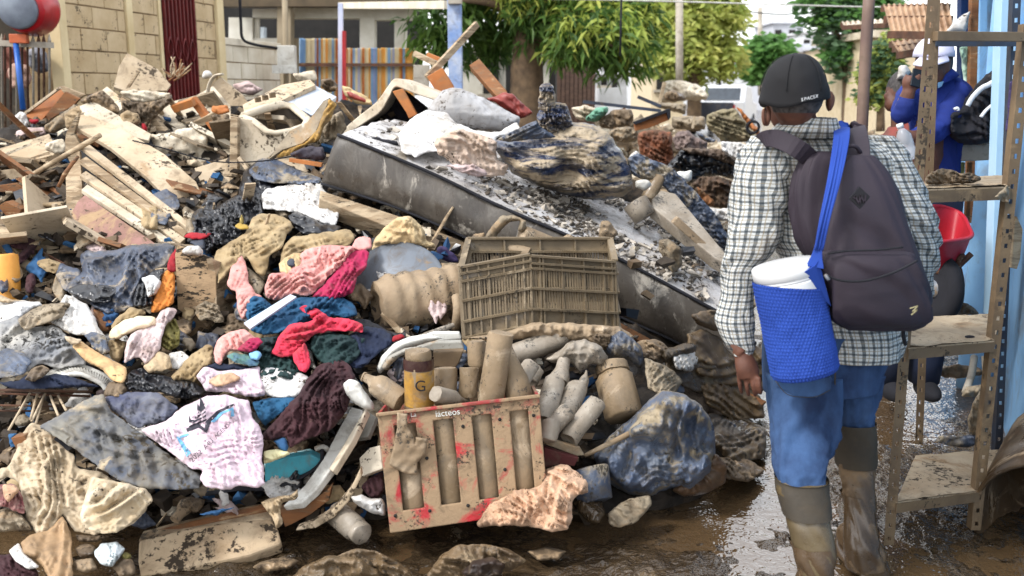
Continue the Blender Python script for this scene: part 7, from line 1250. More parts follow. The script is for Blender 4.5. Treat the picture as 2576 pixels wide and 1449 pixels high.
def plaid(name, c0, c1, c2, sc):
    m = bpy.data.materials.new(name); m.use_nodes = True; T = m.node_tree; N = T.nodes; L = T.links; B = N['Principled BSDF']
    tc = N.new('ShaderNodeTexCoord'); sp = N.new('ShaderNodeSeparateXYZ'); nz = N.new('ShaderNodeTexNoise'); nz.inputs['Scale'].default_value = 14
    mxv = N.new('ShaderNodeVectorMath'); mxv.operation = 'MULTIPLY_ADD'; mxv.inputs[1].default_value = (.012, .012, 0); L.new(nz.outputs['Color'], mxv.inputs[0]); L.new(tc.outputs['UV'], mxv.inputs[2]); L.new(tc.outputs['UV'], nz.inputs['Vector']); L.new(mxv.outputs[0], sp.inputs[0])
    def band(src, off, w):
        a = N.new('ShaderNodeMath'); a.operation = 'MULTIPLY_ADD'; a.inputs[1].default_value = 1/sc; a.inputs[2].default_value = off; L.new(src, a.inputs[0])
        f = N.new('ShaderNodeMath'); f.operation = 'FRACT'; L.new(a.outputs[0], f.inputs[0]); g = N.new('ShaderNodeMath'); g.operation = 'LESS_THAN'; g.inputs[1].default_value = w; L.new(f.outputs[0], g.inputs[0]); return g.outputs[0]
    col = None
    def mixc(f, a, b, k):
        q = N.new('ShaderNodeMix'); q.data_type = 'RGBA'; mm = N.new('ShaderNodeMath'); mm.operation = 'MULTIPLY'; mm.inputs[1].default_value = k; L.new(f, mm.inputs[0]); L.new(mm.outputs[0], q.inputs[0])
        if isinstance(a, tuple): q.inputs[6].default_value = (*a, 1)
        else: L.new(a, q.inputs[6])
        q.inputs[7].default_value = (*b, 1); return q.outputs[2]
    col = mixc(band(sp.outputs[0], 0, .32), lin(c0), lin(c1), .72); col = mixc(band(sp.outputs[1], 0, .30), col, lin(c1), .70); col = mixc(band(sp.outputs[0], .45, .12), col, lin(c2), .6); col = mixc(band(sp.outputs[1], .45, .12), col, lin(c2), .6)
    n2 = N.new('ShaderNodeTexNoise'); n2.inputs['Scale'].default_value = 6; L.new(tc.outputs['Object'], n2.inputs['Vector']); rp = N.new('ShaderNodeMapRange'); rp.inputs[1].default_value = .58; rp.inputs[2].default_value = .75; rp.inputs[4].default_value = .4; L.new(n2.outputs[0], rp.inputs[0])
    q = N.new('ShaderNodeMix'); q.data_type = 'RGBA'; L.new(rp.outputs[0], q.inputs[0]); L.new(col, q.inputs[6]); q.inputs[7].default_value = (*lin(MUD), 1); L.new(q.outputs[2], B.inputs['Base Color']); B.inputs['Roughness'].default_value = .9; B.inputs['Specular IOR Level'].default_value = .2
    nb = N.new('ShaderNodeTexNoise'); nb.inputs['Scale'].default_value = 16; nb.inputs['Detail'].default_value = 3; L.new(tc.outputs['Object'], nb.inputs['Vector']); bb = N.new('ShaderNodeBump'); bb.inputs['Strength'].default_value = .7; bb.inputs['Distance'].default_value = .02; L.new(nb.outputs[0], bb.inputs['Height']); L.new(bb.outputs[0], B.inputs['Normal'])
    return m
m_plaid = plaid('plaid_cotton', (190, 192, 190), (28, 40, 48), (130, 116, 88), .023)
man = thing('person', 'man in plaid shirt, jeans, rubber boots and black cap walking away', 'person', (.95, 3.05, 0))
# body: one skin
hc = AQ(392, 205, 3.04); nk = AQ(435, 405, 3.13); geos = [ell(hc+[0, .0, 0], (.076, .095, .112)), ell(hc+[-.006, .075, -.055], (.055, .05, .07)), ell(hc+[0, .11, -.03], (.014, .025, .022)), ell(hc+[0, .09, -.07], (.03, .02, .012)),
    tube([hc+[0, .01, -.04], AQ(400, 330, 3.06), nk], [.062, .055, .050], 16, sm=3, flat=.9),
    tube([nk, AQ(520, 600, 3.18), AQ(560, 900, 3.18), AQ(590, 1250, 3.12)], [.05, .08, .08, .07], 18, sm=3, flat=.8),
    tube([AQ(300, 510, 3.14), AQ(700, 490, 3.14)], [.045, .045], 12), ell(AQ(268, 312, 3.03), (.012, .018, .032)), ell(AQ(534, 248, 3.03), (.012, .018, .032))]
LA = [AQ(240, 500, 3.10), AQ(180, 800, 3.08), AQ(140, 1040, 3.06), AW(165, 100, 3.02), AW(215, 190, 3.0)]; geos.append(tube(LA, [.034, .03, .027, .027, .026], 12, sm=3))
pm = AW(240, 262, 2.99); geos += [tube([AW(218, 190, 3.0), pm, AW(258, 318, 2.99)], [.026, .036, .034], 12, sm=3, flat=.7)]
for k, (dx, dy, ln) in enumerate(((-.026, .022, .95), (-.008, .006, 1.), (.010, -.008, .95), (.027, -.018, .8))):
    b = AW(252, 312, 2.985)+[dx, dy, 0]; geos.append(finger(b, [b+np.array([.004, -.006, -.034])*ln, b+np.array([.012, .004, -.062])*ln, b+np.array([.018, .022, -.074])*ln], .0085))
b = AW(236, 240, 2.96)+[0, .055, 0]; geos.append(finger(b, [b+np.array([.004, .03, -.028]), b+np.array([.018, .04, -.052]), b+np.array([.026, .042, -.062])], .0105))
RA = [AQ(760, 520, 3.14), AQ(880, 760, 3.16), AQ(930, 930, 3.2), AQ(890, 1040, 3.36), AQ(860, 1080, 3.42)]; geos.append(tube(RA, [.034, .03, .028, .028, .027], 12, sm=3))
ph = AQ(850, 1090, 3.46); geos.append(tube([RA[-1], ph, ph+[-.01, .04, -.02]], [.027, .032, .028], 10, sm=3))
for k in range(4): b = ph+[-.01+.0*k, .045, -.03+.02*k]; geos.append(finger(b, [b+[-.012, .03, 0], b+[-.035, .045, 0], b+[-.05, .035, 0]], .0095))
b = ph+[-.02, .02, .035]; geos.append(finger(b, [b+[-.01, .025, .012], b+[-.02, .045, .012], b+[-.028, .055, .008]], .0105))
Lp = [AW(560, 250, 3.05), AW(560, 600, 2.98), AW(545, 800, 2.90), AW(560, 950, 2.84), AW(610, 1250, 2.78)]; Lp = [Lp[0], Lp[1], Lp[2], Lp[4]]; Rp = [AW(850, 250, 3.12), AW(845, 500, 3.14), AW(850, 800, 3.17), AW(880, 1250, 3.12)]
geos += [tube(Lp, [.055, .05, .042, .036], 14, sm=3), tube(Rp, [.055, .045, .034, .026], 14, sm=3), ell(AQ(610, 1270, 3.10), (.12, .075, .09))]
body(man, geos, .0042)
# ears of the head get folds of their own
for sx, c in ((-1, AQ(262, 315, 3.02)), (1, AQ(530, 252, 3.03))): obj('ear', *tube([c+[sx*.002, .002, .024], c+[sx*.009, -.006, .018], c+[sx*.010, -.008, 0], c+[sx*.005, -.005, -.018], c+[0, .002, -.024]], [.003, .005, .005, .005, .004], 8, sm=3), m_skin, man)
V, F = ell(hc+[0, -.006, .004], (.081, .098, .108)); keep = [f for f in F if np.mean([V[i][2] for i in f]) > hc[2]-.068 and np.mean([V[i][1] for i in f]) < hc[1]+.06]
V2 = V+.0025*(np.stack([vn(V[:, 0]*200, V[:, 2]*200, i) for i in (1, 2, 3)], 1)-.5); obj('hair', V2, keep, m_hair, man)
# cap
m_cap = mat('black_cap_cloth', (20, 19, 22), (14, 14, 16), scale=8, mud=0, rough=.85, bump=.3, bs=200, bd=.001)
cc_ = AQ(382, 215, 3.02); V = []; n_, m_ = 22, 48
for i in range(n_+1):
    a = math.pi/2*(1-i/n_)
    for k in range(m_):
        b = 2*math.pi*k/m_; sq = 1+.012*abs(math.cos(3*b))**8*-1; px, py = math.cos(a)**.82*math.cos(b)*sq, math.cos(a)**.82*math.sin(b)*sq; low = -.020-.012*max(0, -math.sin(b))+.010*math.cos(b)
        V.append(cc_+np.array([.100*px, .116*py+.002, .113*math.sin(a)+(low*(i/n_)**3)]))
V = np.array(V); V += .007*(np.stack([fbm(V[:, 0]*14, V[:, 2]*14, i, 3) for i in (61, 62, 63)], 1)-.5)*2; F = [[i*m_+k, i*m_+(k+1) % m_, (i+1)*m_+(k+1) % m_, (i+1)*m_+k] for i in range(n_) for k in range(m_)]
cap_ = obj('cap', V, [f[::-1] for f in F], m_cap, man); sm_ = cap_.modifiers.new('thick', 'SOLIDIFY'); sm_.thickness = .004
obj('button', *ell(cc_+[0, .002, .114], (.008, .008, .005)), m_cap, cap_)
for k in range(6):
    b = 2*math.pi*(k+.5)/6+math.pi/6; pts = [cc_+np.array([.1012*math.cos(a)**.82*math.cos(b), .1172*math.cos(a)**.82*math.sin(b)+.002, .1145*math.sin(a)]) for a in np.linspace(1.5, .05, 14)]; obj('seam', *tube(pts, .0014, 5), m_cap, cap_)
vis = [cc_+np.array([.075*math.cos(b), .10+.075*math.sin(b), -.03-.02*math.sin(b)]) for b in np.linspace(0, math.pi, 14)]; obj('visor', *extrude(vis, (0, 0, .006)), m_cap, cap_)
m_capwhite = mat('cap_white', (226, 226, 226), mud=0, rough=.7)
cw = 'SPACEX'
for i, ch in enumerate(cw):
    b = -math.pi/2+(-.06+.085*(i-.2))*1.0+.0; a = .0; px, py = math.cos(b), math.sin(b); p = cc_+np.array([.1045*px, .1205*py+.002, -.022+.002*i]); tang = np.array([-py*.1035, px*.118, .006]); text('letter', ch, p, tang, (0, 0, 1), .0135, m_capwhite, cap_, .0004)
# shirt
sh_rows = [(338, 385, 545), (365, 330, 600), (400, 285, 690), (440, 250, 775), (500, 225, 835), (620, 250, 870), (780, 285, 875), (940, 330, 870), (1100, 370, 850), (1230, 420, 838), (1330, 440, 820)]
V, F, UV = loft(sh_rows, AQ, [3.09, 3.10, 3.11, 3.12, 3.13, 3.15, 3.15, 3.14, 3.12, 3.10, 3.085], [.8, .6, .46, .40, .38, .40, .44, .52, .6, .68, .74], wr=(.011, 3.2, .3), seed=5, n=72, sub=8)
shirt = obj('shirt', V, F, m_plaid, man, uv=UV)
V, F, UV = loft([(395, 215, 350), (470, 165, 350), (600, 128, 350), (760, 112, 330), (880, 98, 300), (960, 84, 235), (1060, 74, 218), (1140, 50, 212), (1180, 42, 214), (1240, 62, 218), (1290, 92, 220), (1325, 112, 205)], AQ, [3.12, 3.11, 3.10, 3.09, 3.08, 3.07, 3.06, 3.05, 3.04, 3.03, 3.02, 3.01], [.5, .7, .8, .85, .9, .9, .9, .8, .8, .8, .8, .8], wr=(.014, 6, .35), seed=11, n=56, sub=8)
obj('sleeve', V, F, m_plaid, shirt, uv=UV)
V, F, UV = loft([(395, 640, 800), (450, 650, 850), (520, 670, 890), (640, 700, 942), (760, 760, 982), (860, 820, 994), (940, 840, 985), (1010, 850, 965), (1080, 850, 958), (1140, 855, 950)], AQ, [3.13, 3.14, 3.14, 3.15, 3.16, 3.18, 3.2, 3.24, 3.28, 3.32], .85, wr=(.012, 6, .35), seed=17, n=56, sub=8)
obj('sleeve', V, F, m_plaid, shirt, uv=UV)
V, F, UV = loft([(1270, 78, 222), (1295, 92, 214), (1325, 118, 205)], AQ, [3.03, 3.02, 3.01], .82, seed=3, n=40, cap=False); obj('cuff', V, F, plaid('plaid_wet', (96, 92, 88), (26, 30, 34), (80, 70, 60), .021), shirt, uv=UV)
V, F, UV = loft([(322, 372, 552), (345, 335, 560), (368, 305, 570), (400, 275, 590)], AQ, [3.06, 3.065, 3.07, 3.09], [.95, .9, .82, .62], n=48, cap=False, wr=(.004, 6, .2), seed=2); cl_ = obj('collar', V, F, m_plaid, shirt, uv=UV); sm_ = cl_.modifiers.new('thick', 'SOLIDIFY'); sm_.thickness = .005
# jeans
m_jean = mat('blue_denim', (58, 86, 126), (22, 38, 68), scale=7, mud=.13, mudc=(84, 84, 90), rough=.9, bump=.6, bs=34, bd=.008, stretch=(1, 1, .6), edge=.3, crease=.03); m_jeandk = mat('wet_dark_denim', (70, 62, 50), (48, 43, 36), scale=5, mud=.3, mudc=(110, 94, 72), rough=.7, bump=.3)
jn = obj('jeans', *loft([(60, 345, 1085), (160, 340, 1060), (250, 340, 1020), (330, 342, 985), (400, 345, 965)], AW, [3.10, 3.10, 3.10, 3.09, 3.08], [.52, .52, .55, .55, .55], n=60, wr=(.006, 3, .4), seed=4)[:2], m_jean, man)
obj('trouser_leg', *loft([(300, 340, 752), (400, 344, 745), (520, 358, 735), (650, 372, 730), (760, 384, 700), (830, 385, 678), (880, 398, 668), (945, 420, 672)], AW, [3.06, 3.04, 3.01, 2.97, 2.92, 2.88, 2.86, 2.83], [.8, .82, .85, .88, .9, .9, .9, .9], n=56, wr=(.026, 5, 1.3), seed=21, sub=8)[:2], m_jean, jn)
obj('trouser_leg', *loft([(300, 690, 990), (400, 722, 966), (480, 728, 962), (530, 730, 950), (590, 734, 955), (640, 736, 955)], AW, [3.08, 3.09, 3.11, 3.12, 3.14, 3.15], [.75, .8, .85, .85, .8, .8], n=56, wr=(.02, 6, 1.3), seed=27, sub=8)[:2], m_jean, jn)
obj('back_seam', *tube([AW(745, 250, 2.96), AW(742, 330, 2.955), AW(738, 430, 2.97)], .0025, 6, sm=3), m_jeandk, jn)
obj('pocket_stitch', *tube([AW(x, y, 2.878) for x, y in ((405, 345), (470, 420), (560, 436), (640, 432), (715, 395))], .0012, 5, sm=4), m_jeandk, jn)
obj('back_pocket', *extrude([AW(x, y, 2.885) for x, y in ((400, 330), (560, 322), (725, 325), (720, 400), (640, 440), (520, 436), (410, 380))], (0, .02, 0)), m_jean, jn, smooth=False, bevel=.004)
# boots
m_boot = mat('olive_rubber', (108, 94, 68), (84, 72, 52), scale=3, mud=.35, mudc=(122, 104, 78), rough=.35, bump=.15, bs=30, wet=.3, spec=.6); m_bootdk = mat('muddy_boot_rubber', (88, 70, 50), (66, 52, 38), scale=4, mud=.4, mudc=(116, 94, 68), rough=.3, bump=.25, bs=40, wet=.5, spec=.6)
for rows, Ys, foot, lab, mm in (([(905, 412, 694), (960, 416, 698), (1000, 428, 702), (1095, 452, 712), (1102, 462, 706), (1160, 474, 716), (1260, 500, 734), (1350, 520, 736), (1430, 545, 728), (1500, 560, 726), (1600, 566, 735), (1680, 556, 745)], [2.84, 2.83, 2.82, 2.80, 2.80, 2.79, 2.78, 2.77, 2.76, 2.75, 2.75, 2.75], (566, 745, 1750, 2.75), 'boot', m_boot),
        ([(585, 732, 962), (640, 732, 966), (720, 740, 968), (815, 752, 968), (822, 762, 962), (900, 778, 962), (980, 790, 962), (1060, 800, 966), (1180, 802, 970), (1260, 800, 980), (1330, 800, 1000), (1400, 806, 1020)], [3.15, 3.16, 3.17, 3.18, 3.18, 3.17, 3.16, 3.15, 3.12, 3.10, 3.10, 3.10], (800, 1030, 1470, 3.10), 'boot', m_bootdk)):
    bt = obj(lab, *loft(rows, AW, Ys, .95, n=44, sub=6, wr=(.004, 5, .2), seed=int(rows[0][0]))[:2], mm, man)
    up = rows[:4]; up = [(up[0][0]-14, up[0][1]-2, up[0][2]+2)]+up; V, F, _ = loft(up, AW, [Ys[0]]+Ys[:4], .99, n=44, cap=False, wr=(.004, 5, .3), seed=9); c_ = V.mean(0); V = c_+(V-c_)*[1.05, 1.06, 1]; obj('boot_cuff', V, F, m_jeandk, bt)
    lo_ = rows[6:]; V, F, _ = loft(lo_, AW, Ys[6:], .97, n=44, cap=False, wr=(.006, 6, .2), seed=6); c_ = V.mean(0); obj('mud_coat', c_+(V-c_)*[1.03, 1.03, 1], F, m_bootdk, bt)
    c = AW((foot[0]+foot[1])/2, foot[2], foot[3]); r = (AW(foot[1], foot[2], foot[3])-AW(foot[0], foot[2], foot[3]))[0]/2; zz = max(c[2], .0)
    obj('foot', *join(ell((c[0], c[1]+.02, .055), (r*1.0, .07, .06)), ell((c[0]+.02, c[1]+.15, .045), (r*1.02, .11, .05))), m_bootdk, bt); obj('sole', *ell((c[0]+.01, c[1]+.08, .012), (r*1.12, .18, .018)), m_bootdk, bt)
# ---------------------------------------------------------------- backpack
m_pack = mat('plum_black_nylon', (50, 41, 50), (38, 31, 40), scale=3, mud=.07, mudc=(120, 108, 112), rough=.7, bump=.35, bs=60, bd=.002, edge=.2)
pk = thing('backpack', 'dark plum backpack with a diamond patch worn by the man in plaid', 'backpack', AQ(720, 1220, 2.9))
def padded(name, outl, Yf, Yb, m, par, puff=.06, fold=(80, 2, .012), step=4, crs=(1.6, .01)):
    return lump(name, None, None, [Q(*q) for q in outl], m, Y=Yb, th=puff, fold=fold, crum=None, parent=par, step=step, rag=.4, R=26, crs=crs)
# main body: closed shell with real depth
def shell(name, rows, Ys, par, m, ratio, wr, seed, ex=3.2): return obj(name, *loft(rows, AQ, Ys, ratio, ex=ex, n=64, sub=8, wr=wr, seed=seed)[:2], m, par)
shell('side_bag', [(462, 470, 640), (500, 425, 700), (600, 392, 720), (720, 392, 740), (820, 410, 760), (890, 440, 780), (960, 500, 800), (1020, 530, 820)], [3.0]*8, pk, m_pack, [.3, .34, .36, .38, .38, .38, .36, .3], (.015, 2.5, 1.4), 31)
mb2 = shell('main_bag', [(478, 600, 705), (520, 560, 745), (580, 545, 785), (660, 520, 826), (760, 508, 862), (860, 505, 892), (960, 505, 918), (1060, 535, 944), (1140, 552, 952), (1185, 565, 940), (1215, 600, 880)], [2.93, 2.92, 2.91, 2.90, 2.89, 2.88, 2.87, 2.87, 2.87, 2.87, 2.88], pk, m_pack, [.4, .45, .46, .46, .45, .44, .44, .44, .43, .38, .3], (.017, 2.6, .5), 37)
pkf = shell('front_pocket', [(885, 540, 845), (900, 525, 880), (960, 518, 910), (1060, 548, 938), (1140, 566, 944), (1185, 580, 930), (1208, 620, 870)], [2.80, 2.79, 2.785, 2.785, 2.79, 2.80, 2.82], pk, m_pack, [.16, .24, .28, .28, .26, .2, .12], (.016, 3.4, .4), 41)
obj('zipper', *tube([AQ(x, y, 2.715) for x, y in ((512, 985), (580, 1010), (680, 1012), (780, 985), (850, 955), (905, 925))], .0035, 6, sm=4), m_blk, pkf); obj('zip_pull', *tube([AQ(515, 985, 2.70), AQ(530, 1008, 2.69)], .005, 6), m_steel, pkf)
obj('seam', *tube([AQ(x, y, 2.755) for x, y in ((528, 895), (620, 884), (740, 880), (845, 868))], .003, 6, sm=4), m_blk, pkf)
pa_ = [(662, 612), (706, 655), (664, 706), (618, 662)]; V, F = extrude([AQ(x, y, 2.752) for x, y in pa_], (0, .01, 0)); ptc = obj('diamond_patch', V, F, mat('patch_black', (30, 28, 34), mud=0, rough=.6), pk, smooth=False)
for x0, y0, x1, y1 in ((640, 650, 660, 686), (660, 686, 664, 648), (664, 648, 682, 680), (682, 680, 686, 646), (636, 662, 644, 650)): obj('emblem', *bar(AQ(x0, y0, 2.748), AQ(x1, y1, 2.748), .0045, .002, (0, 1, 0)), m_pack, ptc, smooth=False)
for pts in (((874, 1128), (908, 1118)), ((908, 1118), (884, 1142)), ((884, 1142), (906, 1134)), ((906, 1134), (880, 1156))): obj('logo', *bar(AQ(*pts[0], 2.722), AQ(*pts[1], 2.722), .003, .002, (0, 1, 0)), mat('logo_tan', (170, 160, 120), mud=0), pkf, smooth=False)
for pts, Yq, w in ((((345, 388), (280, 412), (232, 436)), 3.0, 0), ):
    pass
def band(name, pts, w, m, par, t=.008, up=None):
    """strap following a path: pts are places, w widths"""
    p = catmull([list(a)+[b] for a, b in zip(pts, w)], 5); c, ww = p[:, :3], p[:, 3]; tg = np.gradient(c, axis=0); tg /= np.linalg.norm(tg, axis=1)[:, None]; V = []
    for i in range(len(c)):
        vd = c[i]-np.array([0, 0, H0]) if up is None else np.asarray(up, float); sd_ = np.cross(tg[i], vd); sd_ /= np.linalg.norm(sd_); nn = np.cross(sd_, tg[i]); V += [c[i]+sd_*ww[i]/2-nn*t/2, c[i]-sd_*ww[i]/2-nn*t/2, c[i]-sd_*ww[i]/2+nn*t/2, c[i]+sd_*ww[i]/2+nn*t/2]
    F = [[4*i+a, 4*i+(a+1) % 4, 4*i+4+(a+1) % 4, 4*i+4+a] for i in range(len(c)-1) for a in range(4)]+[[3, 2, 1, 0], [4*len(c)-4+a for a in range(4)]]
    return obj(name, V, F, m, par, smooth=False, bevel=.002)
band('shoulder_strap', [AQ(480, 520, 3.03), AQ(405, 455, 2.97), AQ(320, 412, 3.01), AQ(262, 408, 3.06), AQ(235, 430, 3.16)], [.058, .056, .055, .05, .05], m_pack, pk, .014)
band('shoulder_strap', [AQ(655, 520, 2.93), AQ(655, 450, 2.97), AQ(650, 400, 3.02), AQ(645, 368, 3.09), AQ(645, 375, 3.2)], [.066, .066, .062, .056, .05], m_pack, pk, .014)
obj('grab_loop', *tube([AQ(560, 470, 2.95), AQ(580, 445, 2.94), AQ(640, 440, 2.94), AQ(665, 468, 2.95)], .006, 8, sm=4), m_pack, pk)
obj('tail_strap', *tube([AW(1130, 35, 2.9), AW(1128, 90, 2.92), AW(1140, 140, 2.93)], .006, 6), m_blk, pk)
# ---------------------------------------------------------------- water jug in a blue crocheted bag
m_jug = mat('jug_white', (222, 222, 220), (204, 204, 204), scale=4, mud=.08, rough=.3, bump=.05)
jg = thing('cooler_jug', 'white insulated water jug hanging at the man\'s left side', 'jug', AQ(430, 1400, 2.84))
j0, j1 = AQ(428, 1385, 2.82), AQ(338, 935, 2.84); jr = .092
obj('jug_body', *lathe(j0, j1, [(0, jr*.9), (.03, jr*.97), (.5, jr*.985), (.82, jr*.99), (.84, jr)], 40), m_jug, jg)
obj('lid', *lathe(j0, j1, [(.87, jr*.99), (.875, jr*1.03), (.985, jr*1.03), (1.0, jr*.97), (1.005, jr*.5), (1.006, .001)], 40), m_jug, jg)
obj('neck_band', *lathe(j0, j1, [(.84, jr*1.0), (.87, jr*.995)], 40), m_jug, jg)
c = AQ(362, 969, 2.765); obj('pivot', *lathe(c+[0, .02, 0], c+[0, -.004, 0], [(0, .011), (.9, .011), (1, .009), (1, .005), (.8, .005)], 16), m_grey_pl, jg)
kn = bpy.data.materials.new('blue_knit'); kn.use_nodes = True; N = kn.node_tree.nodes; L = kn.node_tree.links; B = N['Principled BSDF']; B.inputs['Roughness'].default_value = .85; B.inputs['Specular IOR Level'].default_value = .25
uvn = N.new('ShaderNodeTexCoord'); w1 = N.new('ShaderNodeTexNoise'); w1.inputs['Scale'].default_value = 5; L.new(uvn.outputs['Object'], w1.inputs['Vector']); rp = N.new('ShaderNodeMix'); rp.data_type = 'RGBA'; L.new(w1.outputs[0], rp.inputs[0]); rp.inputs[6].default_value = (*lin((24, 48, 124)), 1); rp.inputs[7].default_value = (*lin((48, 82, 168)), 1); L.new(rp.outputs[2], B.inputs['Base Color'])
bag = thing('crochet_bag', 'blue crocheted carrier bag holding the white jug on a long strap', 'bag', AQ(430, 1410, 2.8))
# stitches are geometry: rows of small bumps on the tube
nr_, nc_ = 112, 240; ax = (j1-j0); Lq = np.linalg.norm(ax); ax /= Lq; s1 = np.cross(ax, [0, 1, 0]); s1 /= np.linalg.norm(s1); s2 = np.cross(s1, ax); V = []
for i in range(nr_+1):
    for k in range(nc_):
        a = 2*math.pi*k/nc_; front = .5-.5*math.sin(math.atan2(math.sin(a), math.cos(a))); tt = .80+.085*math.cos(a)*1.0; t = -.045+(tt+.045)*i/nr_; rr = jr*1.035+.0016*(abs(math.sin(math.pi*i/4.))**.6)*(.5+1.*vn(a*14, i//4*3.7, 5))-.003*((k//2+i//4) % 2)+.003*vn(a*5, t*9, 8)+.004*vn(a*2, t*6, 3); rr *= .93+.07*min(1, i/6) if i < 6 else 1
        V.append(j0+ax*Lq*t+rr*(math.cos(a)*s1+math.sin(a)*s2))
V = np.array(V); F = [[i*nc_+k, i*nc_+(k+1) % nc_, (i+1)*nc_+(k+1) % nc_, (i+1)*nc_+k] for i in range(nr_) for k in range(nc_)]+[list(range(nc_))[::-1]]
obj('knit_body', V, F, kn, bag)
sp_ = [AQ(470, 955, 2.755), AQ(484, 880, 2.76), AQ(510, 760, 2.755), AQ(548, 600, 2.80), AQ(572, 480, 2.87), AQ(584, 400, 2.96), AQ(585, 362, 3.05), AQ(590, 368, 3.16)]
band('strap', sp_, [.05, .024, .028, .036, .042, .046, .046, .04], kn, bag, .010)
for k in (-1, 0, 1): obj('strap_rib', *tube([p_+np.array([k*.010, -.007, 0]) for p_ in sp_[1:-1]], .0032, 6, sm=5), kn, bag)
obj('strap_gore', *extrude([AQ(470, 948, 2.745), AQ(487, 925, 2.75), AQ(540, 1120, 2.79), AQ(400, 990, 2.752)], (0, .012, 0)), kn, bag, smooth=False)
# ================================================================ PERSON IN THE BLUE JACKET
m_jkt = mat('royal_blue_jacket', (28, 50, 130), (18, 34, 94), scale=4, mud=.04, crease=.02, rough=.85, bump=.3, bs=60, bd=.003); YP = 4.75
pb_ = thing('person', 'person in royal blue jacket and pale cap phoning behind the shelf rack', 'person', (AB1(470, 500, YP)[0], YP, 0)); zs = .14
hb = AB1(470, 440, YP)+[0, 0, 0]; x0 = hb[0]
g = [ell(hb, (.078, .095, .115)), ell(hb+[-.02, -.08, -.045], (.045, .03, .05)), ell(hb+[-.03, -.105, -.01], (.012, .02, .02)), tube([hb+[0, .01, -.07], hb+[0, .02, -.2]], [.055, .06], 12), tube([hb+[0, .02, -.2], hb+[.02, .03, -.45], hb+[.02, .03, -.75]], [.08, .09, .08], 14, sm=3)]
LAp = [AB1(330, 640, YP), AB1(262, 760, YP-.12), AB1(300, 640, YP-.16), AB1(312, 600, YP-.16)]
g += [tube(LAp, [.05, .045, .032, .027], 10, sm=3), tube([AB1(312, 610, YP-.16), AB1(308, 560, YP-.16), AB1(325, 520, YP-.16)], [.027, .034, .03], 10, sm=3)]
for k in range(4): a = AB1(285+k*3, 535+k*26, YP-.17); g.append(finger(a, [a+[.03, -.012, .01], a+[.055, -.012, .014], a+[.068, 0, .012]], .0095))
a = AB1(330, 600, YP-.17); g.append(finger(a, [a+[.012, -.015, .03], a+[.022, -.015, .055], a+[.024, -.012, .065]], .010))
RAp = [AB1(600, 620, YP), AB1(470, 900, YP-.1), AB1(350, 930, YP-.25), AB1(320, 930, YP-.26)]; g += [tube(RAp, [.05, .045, .032, .027], 10, sm=3), tube([AB1(325, 930, YP-.26), AB1(295, 930, YP-.26)], [.03, .034], 10)]
for k in range(4): a = AB1(300, 895+k*27, YP-.28); g.append(finger(a, [a+[-.022, -.02, .004], a+[-.045, -.012, .002], a+[-.05, .008, 0]], .0095))
for sx in (-1, 1): g.append(tube([(x0+sx*.08, YP+.02, hb[2]-.75), (x0+sx*.09, YP, .55), (x0+sx*.09, YP+.02, zs)], [.06, .05, .04], 12, sm=3))
body(pb_, g, .008)
def crinkle(g, a=.022):
    V, F = g; V = np.array(V); c_ = V+a*(np.stack([ridged(V[:, 0]*9+V[:, 1]*7, V[:, 2]*13, i, 3) for i in (5, 6, 7)], 1)-.4); return c_, F
jk = obj('jacket', *loft([(505, 400, 560), (540, 350, 660), (600, 300, 720), (680, 290, 745), (800, 300, 700), (950, 330, 640), (1100, 350, 625), (1200, 350, 625)], AB1, [YP+.02]*8, [.7, .55, .5, .5, .55, .6, .6, .6], wr=(.02, 3.5, .6), seed=8, n=60)[:2], m_jkt, pb_)
obj('sleeve', *crinkle(tube([AB1(360, 580, YP), AB1(300, 690, YP-.06), AB1(255, 770, YP-.12), AB1(268, 730, YP-.15), AB1(285, 655, YP-.16)], [.065, .062, .052, .048, .038], 20, sm=9)), m_jkt, jk); obj('sleeve', *crinkle(tube([AB1(640, 620, YP), AB1(560, 800, YP-.08), AB1(470, 900, YP-.14), AB1(370, 920, YP-.24)], [.07, .062, .052, .04], 20, sm=9)), m_jkt, jk)
obj('collar', *lathe(AB1(500, 560, YP), AB1(480, 500, YP), [(0, .10), (1, .075), (1, .07)], 20), m_jkt, jk); slab('shirt_collar', None, None, [B1(505, 560), B1(545, 552), B1(532, 585), B1(507, 600)], m_blue, Y=YP-.10, lift=0, t=.01, parent=jk)
for sx in (-1, 1):
    obj('trouser_leg', *tube([(x0+sx*.08, YP+.02, hb[2]-.60), (x0+sx*.09, YP, .55), (x0+sx*.09, YP+.02, zs+.03)], [.12, .095, .075], 14, sm=3), m_navy, pb_); obj('shoe', *join(ell((x0+sx*.09, YP-.03, zs+.0), (.05, .13, .05))), m_blk, pb_)
obj('hair', *ell(hb+[.01, .015, .01], (.083, .097, .11)), m_hair, pb_)
m_wcap = mat('lilac_white_cap', (208, 206, 222), (186, 184, 204), scale=4, mud=.05, rough=.8, bump=.1)
V, F = ell(hb+[0, 0, .035], (.092, .108, .10)); kp = [f for f in F if np.mean([V[i][2] for i in f]) > hb[2]+.03]; cpp = obj('cap', V, kp, m_wcap, pb_); sm_ = cpp.modifiers.new('t', 'SOLIDIFY'); sm_.thickness = .004
obj('visor', *extrude([hb+np.array(q) for q in ((-.075, -.04, .035), (-.13, -.09, -.005), (-.12, -.15, -.012), (-.05, -.18, -.005), (.01, -.15, .01), (.02, -.10, .035))], (0, 0, .008)), m_wcap, cpp)
tag(obj('phone', *bar(AB1(345, 590, YP-.20), AB1(366, 470, YP-.17), .045, .010, (0, 1, 0)), mat('phone_black', (26, 27, 32), mud=0, rough=.25), smooth=False, bevel=.004), 'black phone held to the ear by the person in blue', 'phone')
